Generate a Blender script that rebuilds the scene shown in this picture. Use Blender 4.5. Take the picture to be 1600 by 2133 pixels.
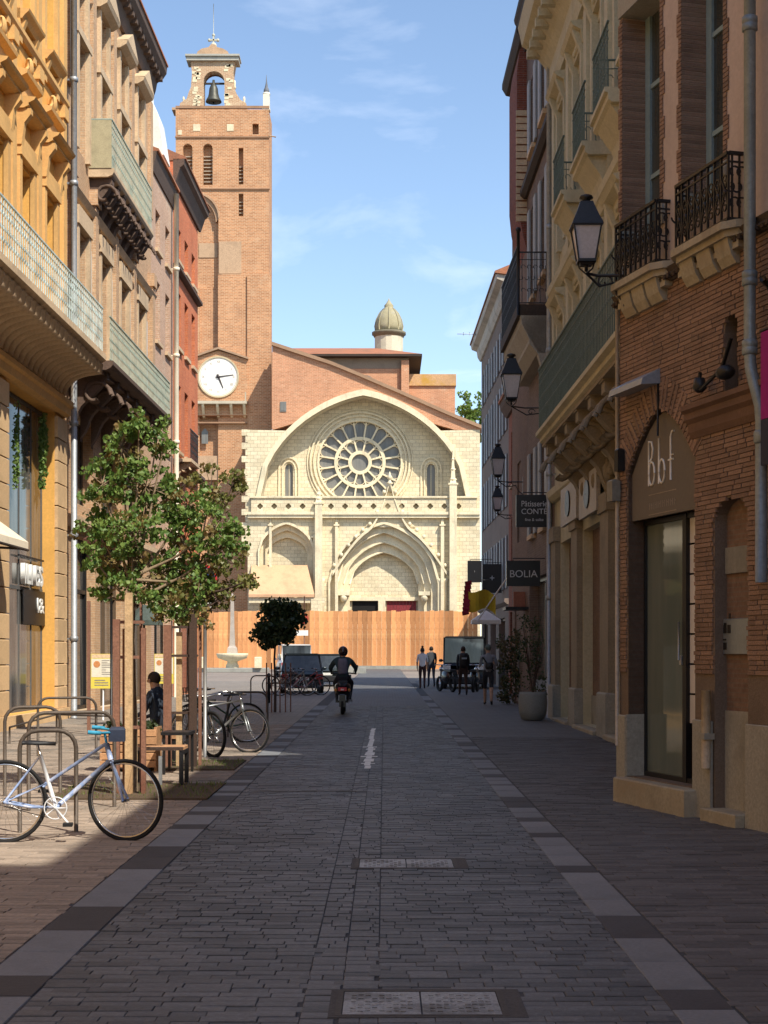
import bpy, math, random
from math import sin, cos, pi, radians as R, tan, atan2, hypot, sqrt
from mathutils import Vector, Matrix
from mathutils.geometry import tessellate_polygon
S = bpy.context.scene
for o in list(bpy.data.objects): bpy.data.objects.remove(o)
col = S.collection
rnd = random.Random(7)
# ------------------------------------------------------------ camera
cd = bpy.data.cameras.new('camera'); cam = bpy.data.objects.new('camera', cd); col.objects.link(cam)
cam.location = (0, 0, 1.6); cam.rotation_euler = (R(90), 0, 0)
cd.sensor_fit = 'HORIZONTAL'; cd.sensor_width = 36; cd.lens = 72
cd.shift_y = 0.1866; cd.clip_end = 6000; cd.clip_start = .1
S.camera = cam
S.render.resolution_x = 768; S.render.resolution_y = 1024
S.view_settings.view_transform = 'Standard'; S.view_settings.look = 'None'
S.view_settings.gamma = 1; S.view_settings.use_curve_mapping = False
S.view_settings.exposure = 0.52
# ------------------------------------------------------------ sky and sun
EL, AZ = R(50), R(39)          # elevation; angle from straight behind the camera towards the right
sunv = Vector((sin(AZ)*cos(EL), -cos(AZ)*cos(EL), sin(EL)))
W = bpy.data.worlds.new('World'); S.world = W; W.use_nodes = True
nt = W.node_tree; nt.nodes.clear()
def N(t, ty, **k):
    n = t.nodes.new(ty)
    for a, b in k.items(): setattr(n, a, b)
    return n
out = N(nt, 'ShaderNodeOutputWorld'); bg = N(nt, 'ShaderNodeBackground')
sky = N(nt, 'ShaderNodeTexSky', sky_type='NISHITA', sun_disc=False)
sky.sun_elevation = EL; sky.sun_rotation = atan2(sunv.x, sunv.y)
sky.air_density = 1.0; sky.dust_density = .35; sky.ozone_density = 1.15
tc = N(nt, 'ShaderNodeTexCoord'); sep = N(nt, 'ShaderNodeSeparateXYZ'); nt.links.new(tc.outputs['Generated'], sep.inputs[0])
zz = N(nt, 'ShaderNodeMath', operation='ADD'); zz.inputs[1].default_value = .12; nt.links.new(sep.outputs[2], zz.inputs[0])
dx = N(nt, 'ShaderNodeMath', operation='DIVIDE'); nt.links.new(sep.outputs[0], dx.inputs[0]); nt.links.new(zz.outputs[0], dx.inputs[1])
dy = N(nt, 'ShaderNodeMath', operation='DIVIDE'); nt.links.new(sep.outputs[1], dy.inputs[0]); nt.links.new(zz.outputs[0], dy.inputs[1])
cb = N(nt, 'ShaderNodeCombineXYZ'); nt.links.new(dx.outputs[0], cb.inputs[0]); nt.links.new(dy.outputs[0], cb.inputs[1])
mp = N(nt, 'ShaderNodeMapping'); mp.inputs['Scale'].default_value = (1.6, 1.3, 1); mp.inputs['Rotation'].default_value = (0, 0, .35); mp.inputs['Location'].default_value = (7.1, 4.2, 0)
nt.links.new(cb.outputs[0], mp.inputs[0])
nz = N(nt, 'ShaderNodeTexNoise'); nz.inputs['Scale'].default_value = 1.6; nz.inputs['Detail'].default_value = 9; nz.inputs['Roughness'].default_value = .56; nz.inputs['Distortion'].default_value = .5
nt.links.new(mp.outputs[0], nz.inputs['Vector'])
rp = N(nt, 'ShaderNodeValToRGB'); rp.color_ramp.elements[0].position = .57; rp.color_ramp.elements[0].color = (0, 0, 0, 1)
rp.color_ramp.elements[1].position = .86; rp.color_ramp.elements[1].color = (.4, .4, .4, 1)
nt.links.new(nz.outputs[0], rp.inputs[0])
mx = N(nt, 'ShaderNodeMixRGB'); mx.inputs[2].default_value = (7.6, 7.9, 8.6, 1)
nt.links.new(rp.outputs[0], mx.inputs[0]); nt.links.new(sky.outputs[0], mx.inputs[1]); nt.links.new(mx.outputs[0], bg.inputs[0])
bg.inputs[1].default_value = .15; nt.links.new(bg.outputs[0], out.inputs[0])
sd = bpy.data.lights.new('sun', 'SUN'); sd.energy = 4.5; sd.angle = R(.53); sd.color = (1, .93, .80)
so = bpy.data.objects.new('sun', sd); col.objects.link(so); so.rotation_euler = sunv.to_track_quat('Z', 'Y').to_euler(); so.location = (20, -20, 40)

# ------------------------------------------------------------ materials
def lin(c):
    return tuple((x/12.92 if x <= .04045 else ((x+.055)/1.055)**2.4) for x in c)
MT = {}
def base_nodes(name):
    m = bpy.data.materials.new(name); m.use_nodes = True; t = m.node_tree
    return m, t, t.nodes['Principled BSDF']
def coords(t, mode):
    c = N(t, 'ShaderNodeTexCoord')
    if mode == 'obj': return c.outputs['Object']
    s = N(t, 'ShaderNodeSeparateXYZ'); t.links.new(c.outputs['Object'], s.inputs[0])
    o = N(t, 'ShaderNodeCombineXYZ')
    if mode == 'wall':
        a = N(t, 'ShaderNodeMath', operation='ADD'); t.links.new(s.outputs[0], a.inputs[0]); t.links.new(s.outputs[1], a.inputs[1])
        t.links.new(a.outputs[0], o.inputs[0]); t.links.new(s.outputs[2], o.inputs[1])
    return o.outputs[0]
def mix(t, a, b, f, ty='MIX'):
    n = N(t, 'ShaderNodeMixRGB', blend_type=ty)
    for i, x in ((0, f), (1, a), (2, b)):
        if hasattr(x, 'is_linked'): t.links.new(x, n.inputs[i])
        elif i == 0: n.inputs[0].default_value = x
        else: n.inputs[i].default_value = (*x[:3], 1)
    return n.outputs[0]
def noise(t, vec, scale, detail=4, rough=.6, stretch=None):
    n = N(t, 'ShaderNodeTexNoise'); n.inputs['Scale'].default_value = scale; n.inputs['Detail'].default_value = detail; n.inputs['Roughness'].default_value = rough
    if stretch:
        m = N(t, 'ShaderNodeMapping'); m.inputs['Scale'].default_value = stretch; t.links.new(vec, m.inputs[0]); vec = m.outputs[0]
    t.links.new(vec, n.inputs['Vector']); return n.outputs[0]
def ramp(t, f, a, b, ca=(0,0,0), cb_=(1,1,1)):
    r = N(t, 'ShaderNodeValToRGB'); e = r.color_ramp.elements
    e[0].position = a; e[0].color = (*ca, 1); e[1].position = b; e[1].color = (*cb_, 1); t.links.new(f, r.inputs[0]); return r.outputs[0]
def bump(t, p, h, s, dist=.02):
    b = N(t, 'ShaderNodeBump'); b.inputs['Strength'].default_value = s; b.inputs['Distance'].default_value = dist
    t.links.new(h, b.inputs['Height']); t.links.new(b.outputs[0], p.inputs['Normal'])
def mat(name, c, rough=.85, var=.2, scale=3, bmp=.25, metal=0, isl=0, stain=.25, streak=0, spec=.3, c2=None, sc2=.6):
    """plain surface: colour with grain, large-scale stains, optional per-piece variation"""
    if name in MT: return MT[name]
    m, t, p = base_nodes(name); v = coords(t, 'obj')
    k = lambda f: tuple(min(1, x*f) for x in c)
    n1 = noise(t, v, scale*6, 5, .7); n2 = noise(t, v, scale*.28, 5, .65)
    o = mix(t, k(1-var), k(1+var), ramp(t, n1, .3, .7))
    o = mix(t, o, k(1-stain), ramp(t, n2, .48, .75))
    if c2: o = mix(t, o, c2, ramp(t, noise(t, v, sc2, 5, .7), .5, .66))
    if streak: o = mix(t, o, k(.45), ramp(t, noise(t, v, 2.5, 5, .6, (1.4, 1.4, .12)), .55, .8, (0,0,0), (streak,)*3))
    if isl:
        g = N(t, 'ShaderNodeNewGeometry'); oi = N(t, 'ShaderNodeObjectInfo')
        a = N(t, 'ShaderNodeMath', operation='ADD'); t.links.new(g.outputs['Random Per Island'], a.inputs[0]); t.links.new(oi.outputs['Random'], a.inputs[1])
        f = N(t, 'ShaderNodeMath', operation='FRACT'); t.links.new(a.outputs[0], f.inputs[0])
        o = mix(t, o, ramp(t, f.outputs[0], 0, 1, (1-isl,)*3, (1+isl, 1+isl*.96, 1+isl*.9)), 1, 'MULTIPLY')
    t.links.new(o, p.inputs['Base Color']); p.inputs['Roughness'].default_value = rough; p.inputs['Metallic'].default_value = metal
    p.inputs['Specular IOR Level'].default_value = spec
    if bmp: bump(t, p, n1, bmp, .01)
    MT[name] = m; return m
def brick(name, c1, c2, mortar, bw=.3, rh=.065, ms=.007, stain=.3, rough=.9, patch=None, offs=.5, cvar=0.0, pa=.55, pb=.68):
    if name in MT: return MT[name]
    m, t, p = base_nodes(name); v = coords(t, 'wall')
    b = N(t, 'ShaderNodeTexBrick'); b.offset = offs; b.inputs['Scale'].default_value = 1
    b.inputs['Brick Width'].default_value = bw; b.inputs['Row Height'].default_value = rh; b.inputs['Mortar Size'].default_value = ms
    b.inputs['Mortar Smooth'].default_value = .2
    for i, c in (('Color1', c1), ('Color2', c2), ('Mortar', mortar)): b.inputs[i].default_value = (*c, 1)
    t.links.new(v, b.inputs['Vector']); o = b.outputs['Color']; vo = coords(t, 'obj')
    o = mix(t, o, (.72, .62, .52), ramp(t, noise(t, vo, .35, 6, .7), .45, .8, (0,0,0), (stain*1.6,)*3), 'MULTIPLY') if 0 else o
    dk = N(t, 'ShaderNodeMixRGB', blend_type='MULTIPLY'); t.links.new(ramp(t, noise(t, vo, .45, 6, .7), .42, .78, (0,0,0), (1,1,1)), dk.inputs[0])
    t.links.new(o, dk.inputs[1]); dk.inputs[2].default_value = (1-stain, 1-stain, 1-stain*.9, 1); o = dk.outputs[0]
    if patch: o = mix(t, o, patch, ramp(t, noise(t, vo, .8, 6, .75), pa, pb, (0,0,0), (.75,)*3))
    o = mix(t, o, ramp(t, noise(t, vo, 14, 3, .7), .3, .7, (.78,)*3, (1.2,)*3), 1, 'MULTIPLY')
    t.links.new(o, p.inputs['Base Color']); p.inputs['Roughness'].default_value = rough; p.inputs['Specular IOR Level'].default_value = .2
    bump(t, p, b.outputs['Fac'], -.5, .012); MT[name] = m; return m
def glass(name, c=(.03,.035,.035), rough=.06, c2=None):
    if name in MT: return MT[name]
    m, t, p = base_nodes(name); v = coords(t, 'obj')
    o = mix(t, c, c2 or tuple(x*2.2 for x in c), ramp(t, noise(t, v, 1.3, 4, .6, (1, 2.5, .25)), .4, .7))
    t.links.new(o, p.inputs['Base Color']); p.inputs['Roughness'].default_value = rough
    bump(t, p, noise(t, v, 1.2, 2), .04, .02); MT[name] = m; return m
def leafm(name, c, c2):
    if name in MT: return MT[name]
    m, t, p = base_nodes(name); g = N(t, 'ShaderNodeNewGeometry')
    o = mix(t, c, c2, g.outputs['Random Per Island']); t.links.new(o, p.inputs['Base Color']); p.inputs['Roughness'].default_value = .5
    tr = N(t, 'ShaderNodeBsdfTranslucent'); t.links.new(o, tr.inputs[0]); ms = N(t, 'ShaderNodeMixShader'); ms.inputs[0].default_value = .3
    t.links.new(p.outputs[0], ms.inputs[1]); t.links.new(tr.outputs[0], ms.inputs[2]); t.links.new(ms.outputs[0], t.nodes['Material Output'].inputs[0])
    MT[name] = m; return m

# ------------------------------------------------------------ geometry helpers
def gz(y): return .004*max(0, y-15)
def gY(py): 
    d = py-1365
    y = 5120/d
    return y if y < 15 else 5312/(d+12.8)
def PX(px, Y): return (px-800)*Y/3200
def PZ(py, Y): return 1.6+(1365-py)*Y/3200
def link(o, parent=None):
    col.objects.link(o)
    if parent: o.parent = parent
    return o
def tag(o, label=None, cat=None, group=None, kind=None):
    if label: o['label'] = label
    if cat: o['category'] = cat
    if group: o['group'] = group
    if kind: o['kind'] = kind
    return o
def thing(name, label, cat, loc=(0,0,0), a=0, group=None):
    o = bpy.data.objects.new(name, None); o.location = loc; o.rotation_euler = (0, 0, a); o.empty_display_size = .2
    link(o); return tag(o, label, cat, group)
class Fr:
    """vertical plane: x = outward from the wall, y = along it (to the right as seen from the street), z = up"""
    def __init__(s, ox, oy, a): s.o = Vector((ox, oy)); s.a = a; s.n = Vector((cos(a), sin(a))); s.y = Vector((-sin(a), cos(a)))
    def at(s, px, py=None, d=0):
        r = Vector(((px-800)/3200, 1)); t = (d+s.o.dot(s.n))/r.dot(s.n); P = r*t
        u = (P-s.o).dot(s.y)
        return u if py is None else (u, 1.6+(1365-py)*t/3200)
    def thing(s, name, label, cat, group=None, z=0): return thing(name, label, cat, (s.o.x, s.o.y, z), s.a, group)
    def sY(s, Y, d=0): return (Y-s.o.y-d*s.n.y)/s.y.y if abs(s.y.y) > .01 else 0
class MB:
    def __init__(s): s.v = []; s.f = []; s.sm = []; s.g = []
    def add(s, vs, fs, sm=False):
        k = len(s.v); s.g.append((k, len(s.f))); s.v += [tuple(v) for v in vs]; s.f += [tuple(i+k for i in f) for f in fs]; s.sm += [sm]*len(fs); return s
    def box(s, x0, x1, y0, y1, z0, z1, bv=0):
        if bv: 
            c = [(x0+bv,y0+bv),(x1-bv,y0+bv),(x1-bv,y1-bv),(x0+bv,y1-bv)]; w = [(x0,y0),(x1,y0),(x1,y1),(x0,y1)]
            vs = [(*p, z0) for p in w]+[(*p, z1-bv) for p in w]+[(*p, z1) for p in c]
            return s.add(vs, [(0,1,5,4),(1,2,6,5),(2,3,7,6),(3,0,4,7),(4,5,9,8),(5,6,10,9),(6,7,11,10),(7,4,8,11),(8,9,10,11),(3,2,1,0)])
        return s.add([(x,y,z) for x in (x0,x1) for y in (y0,y1) for z in (z0,z1)], [(0,1,3,2),(4,6,7,5),(0,4,5,1),(2,3,7,6),(0,2,6,4),(1,5,7,3)])
    def quad(s, *p): return s.add(p, [tuple(range(len(p)))])
    def prism(s, pts, a0, a1, ax='x', cap=True, sm=False):
        """polygon pts extruded along ax; pts are (y,z) for x, (x,z) for y, (x,y) for z"""
        f = {'x': lambda p, a: (a, p[0], p[1]), 'y': lambda p, a: (p[0], a, p[1]), 'z': lambda p, a: (p[0], p[1], a)}[ax]
        n = len(pts); vs = [f(p, a0) for p in pts]+[f(p, a1) for p in pts]
        s.add(vs, [(i, (i+1) % n, (i+1) % n+n, i+n) for i in range(n)], sm)
        if cap:
            tr = tessellate_polygon([[Vector((p[0], p[1], 0)) for p in pts]])
            s.add(vs, [tuple(t) for t in tr]+[tuple(i+n for i in t) for t in tr])
        return s
    def strip(s, A, B, sm=False, closed=False):
        n = len(A); m = n if closed else n-1
        return s.add(list(A)+list(B), [(i, (i+1) % n, (i+1) % n+n, i+n) for i in range(m)], sm)
    def ring(s, outer, inner, x0, x1, closed=False, sm=False):
        """band between two poly-lines of (y,z), solid from x0 to x1 (x1 is the front)"""
        O = lambda x: [(x, *p) for p in outer]; I = lambda x: [(x, *p) for p in inner]
        s.strip(O(x1), I(x1), closed=closed); s.strip(O(x0), O(x1), sm, closed); s.strip(I(x0), I(x1), sm, closed); s.strip(O(x0), I(x0), closed=closed)
        if not closed:
            for k in (0, -1): s.quad((x0,*outer[k]), (x1,*outer[k]), (x1,*inner[k]), (x0,*inner[k]))
        return s
    def tube(s, pts, r, n=6, caps=True, sm=True, closed=False):
        P = [Vector(p) for p in pts]; m = len(P); rs = r if isinstance(r, (list, tuple)) else [r]*m
        vs = []; up0 = None
        for i, p in enumerate(P):
            if closed: d = P[(i+1) % m]-P[i-1]
            else: d = P[min(i+1, m-1)]-P[max(i-1, 0)]
            d.normalize() if d.length else None
            if up0 is None: up0 = Vector((0,0,1)) if abs(d.z) < .9 else Vector((1,0,0))
            a = d.cross(up0)
            if a.length < .05: a = d.orthogonal()
            a.normalize(); b = d.cross(a)
            up0 = -b if 0 else (b*-1 if b.dot(up0) < 0 else b)
            a = d.cross(up0).normalized(); b = up0
            for k in range(n):
                t = 2*pi*(k+.5)/n; vs.append(p+a*(cos(t)*rs[i])+b*(sin(t)*rs[i]))
        fs = []
        for i in range(m if closed else m-1):
            j = (i+1) % m
            for k in range(n): fs.append((i*n+k, i*n+(k+1) % n, j*n+(k+1) % n, j*n+k))
        if caps and not closed: fs += [tuple(range(n)), tuple((m-1)*n+k for k in reversed(range(n)))]
        return s.add(vs, fs, sm)
    def lathe(s, prof, cx=0, cy=0, n=16, sm=True, sq=1):
        vs = []; 
        for (r, z) in prof:
            for k in range(n): t = 2*pi*(k+.5)/n; vs.append((cx+r*cos(t), cy+r*sin(t)*sq, z))
        fs = [(i*n+k, i*n+(k+1) % n, (i+1)*n+(k+1) % n, (i+1)*n+k) for i in range(len(prof)-1) for k in range(n)]
        fs += [tuple(reversed(range(n))), tuple((len(prof)-1)*n+k for k in range(n))]
        return s.add(vs, fs, sm)
    def ball(s, c, r, n=10, m=7):
        if not isinstance(r, (tuple, list)): r = (r, r, r)
        vs = []; fs = []
        for i in range(m+1):
            a = pi*i/m
            for k in range(n): t = 2*pi*k/n; vs.append((c[0]+r[0]*sin(a)*cos(t), c[1]+r[1]*sin(a)*sin(t), c[2]+r[2]*cos(a)))
        for i in range(m):
            for k in range(n): fs.append((i*n+k, i*n+(k+1) % n, (i+1)*n+(k+1) % n, (i+1)*n+k))
        return s.add(vs, fs, True)
    def wall(s, outer, holes, x=0, reveal=.25, back=.45):
        """flat wall with real openings: front face at x, reveals going in, outer edge closed to -back"""
        loops = [outer]+holes; fl = [Vector((p[0], p[1], 0)) for l in loops for p in l]
        tr = tessellate_polygon([[Vector((p[0], p[1], 0)) for p in l] for l in loops])
        s.add([(x, p.x, p.y) for p in fl], [tuple(t) for t in tr])
        for h in holes: s.strip([(x, *p) for p in h], [(x-reveal, *p) for p in h], closed=True)
        s.strip([(x, *p) for p in outer], [(x-back, *p) for p in outer], closed=True)
        return s
    def mesh(s, name, m, shift=None):
        me = bpy.data.meshes.new(name)
        v = s.v if shift is None else [(a-shift[0], b-shift[1], c-shift[2]) for a, b, c in s.v]
        me.from_pydata(v, [], s.f); me.polygons.foreach_set('use_smooth', s.sm)
        if isinstance(m, (list, tuple)):
            for q in m: me.materials.append(q)
        elif m: me.materials.append(m)
        me.update(); return me
    def build(s, name, m, parent=None, label=None, kind=None, loc=None):
        o = bpy.data.objects.new(name, s.mesh(name, m)); link(o, parent)
        if loc: o.location = loc
        return tag(o, label, kind=kind)
def inst(me, name, parent, loc, a=0, label=None):
    o = bpy.data.objects.new(name, me); link(o, parent); o.location = loc
    if a: o.rotation_euler = (0, 0, a) if not isinstance(a, tuple) else a
    if label: o['label'] = label
    return o
def each(b, name, m, parent=None, label=None):
    """build every touching cluster of a builder as an object of its own"""
    gs = b.g+[(len(b.v), len(b.f))]; P = []
    for (v0, f0), (v1, f1) in zip(gs, gs[1:]):
        vs = b.v[v0:v1]
        if not vs: continue
        P.append([[(v0, v1, f0, f1)], [min(q[i] for q in vs)-.003 for i in range(3)], [max(q[i] for q in vs)+.003 for i in range(3)]])
    go = True
    while go:
        go = False
        for i in range(len(P)):
            for j in range(len(P)-1, i, -1):
                if all(P[i][1][k] <= P[j][2][k] and P[j][1][k] <= P[i][2][k] for k in range(3)):
                    P[i][0] += P[j][0]; P[i][1] = [min(x) for x in zip(P[i][1], P[j][1])]; P[i][2] = [max(x) for x in zip(P[i][2], P[j][2])]; P.pop(j); go = True
    o = None
    for gr, _, _ in P:
        n = MB()
        for v0, v1, f0, f1 in gr: n.add(b.v[v0:v1], [tuple(x-v0 for x in f) for f in b.f[f0:f1]], b.sm[f0] if f1 > f0 else False)
        o = n.build(name, m, parent, label)
    return o
def rect(a, b, c, d): return [(a,c),(b,c),(b,d),(a,d)]
def arch(a, b, base, spring, rise=None, n=10, pointed=0):
    """opening outline: straight jambs and a round (or pointed) head"""
    w = (b-a)/2; cx = (a+b)/2; rise = rise or w; pts = [(a, base), (b, base)]
    for i in range(n+1):
        t = pi*i/n; x = cx+w*cos(t); z = spring+rise*(abs(sin(t))**(1-.25*pointed if pointed else 1))
        if pointed: z = spring+rise*(1-abs(cos(t))**(1.75-.25*pointed)) 
        pts.append((x, z))
    return pts
def curve_off(pts, d):
    out = []
    for i, p in enumerate(pts):
        a = Vector(pts[max(0, i-1)]); b = Vector(pts[min(len(pts)-1, i+1)]); t = (b-a).normalized(); out.append((p[0]-t.y*d, p[1]+t.x*d))
    return out
def text(body, size, parent, m, d, s, h, ext=.01, name='lettering', align='CENTER', bold=0, sx=1):
    cu = bpy.data.curves.new('txt', 'FONT'); cu.body = body; cu.size = size; cu.extrude = ext; cu.align_x = align; cu.align_y = 'CENTER'; cu.offset = bold
    o = bpy.data.objects.new('txt', cu); col.objects.link(o); bpy.context.view_layer.update()
    me = bpy.data.meshes.new_from_object(o.evaluated_get(bpy.context.evaluated_depsgraph_get()))
    bpy.data.objects.remove(o)
    for v in me.vertices: x, y, z = v.co; v.co = (d+z, s+x*sx, h+y)
    me.materials.clear(); me.materials.append(m); q = bpy.data.objects.new(name, me); link(q, parent); return q
WC = {}
def window(parent, s0, s1, h0, h1, x=-.22, fm=None, gm=None, cols=2, rows=3, fw=.05, head=0, label=None):
    """casement in an opening: frame part with pane sub-part; identical sizes share mesh data"""
    w = round(s1-s0, 2); h = round(h1-h0, 2); k = (w, h, fm.name, gm.name, cols, rows, head)
    if k not in WC:
        f = MB(); t = .05
        f.box(-t, 0, 0, fw, 0, h).box(-t, 0, w-fw, w, 0, h).box(-t, 0, fw, w-fw, 0, fw).box(-t, 0, fw, w-fw, h-fw, h)
        for i in range(1, cols): f.box(-t, .01, w*i/cols-fw*.6, w*i/cols+fw*.6, fw, h-fw)
        for j in range(1, rows): f.box(-t, -.01, fw, w-fw, h*j/rows-.018, h*j/rows+.018)
        g = MB().box(-t-.012, -t+.012, .01, w-.01, .01, h-.01)
        WC[k] = (f.mesh('window', fm), g.mesh('pane', gm))
    o = inst(WC[k][0], 'window', parent, (x, s0, h0), label=label); inst(WC[k][1], 'pane', o, (0, 0, 0)); return o
def core(root, s0, s1, h0, h1, m, x1=-.45, depth=8, name='building_body'):
    return MB().box(-depth, x1, s0, s1, h0, h1).build(name, m, root)
# ============================================================ SETTING: ground
def struct(o, label=None): o['kind'] = 'structure'; return o
M_ground = mat('earth_base', (.06,.055,.05), var=.3)
M_sett = mat('road_sett', (.105,.110,.118), .55, .35, 5, .6, isl=.36, stain=.42, spec=.4, c2=(.066,.066,.07), sc2=.5)
M_pav = mat('shaded_pavement_slab', (.108,.105,.107), .65, .28, 5, .5, isl=.24, stain=.3, c2=(.085,.075,.07), sc2=.7)  # same paving as the left, darkened in colour for the shaded side
M_pavl = mat('sunlit_pavement_slab', (.31,.25,.20), .75, .28, 5, .5, isl=.22, stain=.3, c2=(.19,.165,.14), sc2=.7)  # same paving as the right, paler in colour for the sunlit side
M_joint = mat('joint_sand', (.066,.069,.075), .95, .4, 10)
M_bandl = mat('band_light', (.19,.2,.215), .7, .16, 7, .35, isl=.1, stain=.22)
M_bandd = mat('band_dark', (.062,.060,.064), .7, .2, 7, .35, isl=.12)
M_plaza = brick('plaza_paving', (.30,.25,.21), (.24,.2,.17), (.12,.1,.09), .4, .4, .012)
def far_mat(name, c, bw, rh):
    m, t, p = base_nodes(name); v = coords(t, 'obj')
    b = N(t, 'ShaderNodeTexBrick'); b.inputs['Scale'].default_value = 1; b.inputs['Brick Width'].default_value = bw; b.inputs['Row Height'].default_value = rh
    b.inputs['Mortar Size'].default_value = .008; b.inputs['Color1'].default_value = (*[x*1.25 for x in c], 1); b.inputs['Color2'].default_value = (*[x*.78 for x in c], 1); b.inputs['Mortar'].default_value = (.05,.047,.045,1)
    t.links.new(v, b.inputs['Vector']); o = mix(t, b.outputs['Color'], tuple(x*.75 for x in c), ramp(t, noise(t, v, .5, 6, .7), .45, .7))
    t.links.new(o, p.inputs['Base Color']); p.inputs['Roughness'].default_value = .72; bump(t, p, b.outputs['Fac'], -.4, .01); return m
M_roadfar = far_mat('road_far', (.11,.114,.122), .2, .1); M_pavfar = far_mat('shaded_pavement_far', (.108,.103,.103), .4, .1); M_pavfarl = far_mat('sunlit_pavement_far', (.25,.215,.18), .4, .1)  # far pavements repeat the shaded and sunlit tones in their colours
def sheet(name, x0, x1, ys, dz, m):
    b = MB()
    for a, c in zip(ys, ys[1:]): b.quad((x0,a,gz(a)+dz), (x1,a,gz(a)+dz), (x1,c,gz(c)+dz), (x0,c,gz(c)+dz))
    return struct(b.build(name, m))
sheet('ground', -2500, 2500, [-300, 15, 160, 3000], -.075, M_ground)
sheet('plaza', -90, 70, [75, 139.5], -.012, M_plaza)
road = sheet('road', -1.72, 1.33, [-30, 15, 140], -.007, M_joint)
struct(MB().quad((-1.66,45,gz(45)-.002),(1.31,45,gz(45)-.002),(1.31,139,gz(139)-.002),(-1.66,139,gz(139)-.002)).build('far_paving', M_roadfar, road))
pavR = sheet('right_pavement', 1.33, 9.5, [-30, 15, 75], -.007, M_joint)
struct(MB().quad((1.6,29,gz(29)-.002),(9,29,gz(29)-.002),(9,80,gz(80)-.002),(1.6,80,gz(80)-.002)).build('far_paving', M_pavfar, pavR))
pavL = sheet('left_pavement', -13, -1.72, [-30, 15, 80], -.007, M_joint)
struct(MB().quad((-12,34,gz(34)-.002),(-2,34,gz(34)-.002),(-2,80,gz(80)-.002),(-12,80,gz(80)-.002)).build('far_paving', M_pavfarl, pavL))
PC = {}
def pavers(parent, name, m, xs, Y0, Y1, lens, course, nind, skip=None, gap=.0035, margin=2.2, skew=0):
    """courses of separate stones laid across the street; the nearest ones are objects, the rest one mesh"""
    near = []; far = MB(); y = Y0
    while y < Y1:
        c = course*rnd.uniform(.93, 1.07); xa, xb = xs; hw = .25*y+margin
        x = xa-rnd.uniform(0, lens[1])*.8
        while x < xb:
            l = rnd.uniform(*lens); a, b_ = max(x, xa), min(x+l, xb); x += l
            if b_-a < .022 or b_ < -hw or a > hw: continue
            cx, cy = (a+b_)/2, y+c/2
            if skip and skip(cx, cy): continue
            z = gz(cy)+rnd.uniform(-.004, .002)
            yy = y+skew*cx
            if abs(cx) < .25*y+.15 and len(near) < nind and y > 6.45:
                w = round((b_-a-gap)/2*200)/200; q = round(c-gap, 2); near.append((cx, yy+c/2, z, max(w, .03), q))
            else:
                k = len(far.v); x0, x1, y0, y1 = a+gap/2, b_-gap/2, yy+gap/2, yy+c-gap/2; e = .0025
                far.add([(x0,y0,z-.035),(x1,y0,z-.035),(x1,y1,z-.035),(x0,y1,z-.035),(x0+e,y0+e,z),(x1-e,y0+e,z),(x1-e,y1-e,z),(x0+e,y1-e,z)],
                        [(0,1,5,4),(1,2,6,5),(2,3,7,6),(3,0,4,7),(4,5,6,7)])
        y += c
    for cx, cy, z, w, q in near:
        k = (w, q, m.name)
        if k not in PC: PC[k] = MB().box(-w, w, -q/2, q/2, -.035, 0, .0025).mesh(name, m)
        o = inst(PC[k], name, parent, (cx, cy, z))
    if far.v: tag(far.build('laid_'+name+'s', m, parent), kind='stuff')
def manhole_zone(x, y):
    return -.22 < x < .56 and (6.80 < y < 7.33 or 11.53 < y < 12.08)
pavers(road, 'sett', M_sett, (-1.645, -.372), 6.2, 45, (.13,.27), .1, 130, skew=-.012)
pavers(road, 'sett', M_sett, (-.026, 1.30), 6.2, 45, (.13,.27), .1, 130, manhole_zone, skew=.012)
pavers(road, 'gutter_sett', M_sett, (-.372, -.20), 6.2, 45, (.2,.2), .115, 20)
pavers(road, 'gutter_sett', M_sett, (-.20, -.026), 6.2, 45, (.2,.2), .1, 20, manhole_zone)
pavers(pavR, 'paving_slab', M_pav, (1.60, 4.9), 6.2, 29, (.22,.44), .1, 290, lambda x, y: x > 4.05 and y > 18)
pavers(pavR, 'paving_slab', M_pav, (4.9, 9), 6.2, 19, (.22,.44), .1, 0, lambda x, y: y > 19)
pavers(pavL, 'paving_slab', M_pavl, (-8.9, -2.0), 6.2, 34, (.22,.44), .1, 290, lambda x, y: x < -8.6)
def band(name, x0, x1, ybs, parent):
    """light and dark slabs laid in line; ybs are distances where the tone changes, starting with light"""
    root = struct(MB().quad((x0-.015,5,-.012),(x1+.015,5,-.012),(x1+.015,15,-.012),(x0-.015,15,-.012)).quad((x0-.015,15,-.012),(x1+.015,15,-.012),(x1+.015,60,gz(60)-.012),(x0-.015,60,gz(60)-.012)).build(name, M_joint))
    for i, (a, b) in enumerate(zip(ybs, ybs[1:])):
        m = M_bandl if i % 2 == 0 else M_bandd; n = max(1, round((b-a)/.62)); d = (b-a)/n
        for k in range(n):
            ya, yb = a+k*d+.004, a+(k+1)*d-.004; zc = gz((ya+yb)/2)
            MB().box(x0, x1, -(yb-ya)/2, (yb-ya)/2, -.03, .001, .004).build('slab', m, root, loc=(0, (ya+yb)/2, zc+rnd.uniform(-.002,.001)))
ry = [2140,2103,2061,1954,1907,1817,1803,1744,1735,1711,1703,1682,1660,1636,1634,1619,1613,1603,1600,1583,1578,1567,1561,1554,1545,1536,1531,1520,1516,1510,1506,1494,1490,1476,1472,1464,1458,1450]
band('right_stone_band', 1.30, 1.585, [gY(p) for p in ry], None)
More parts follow.
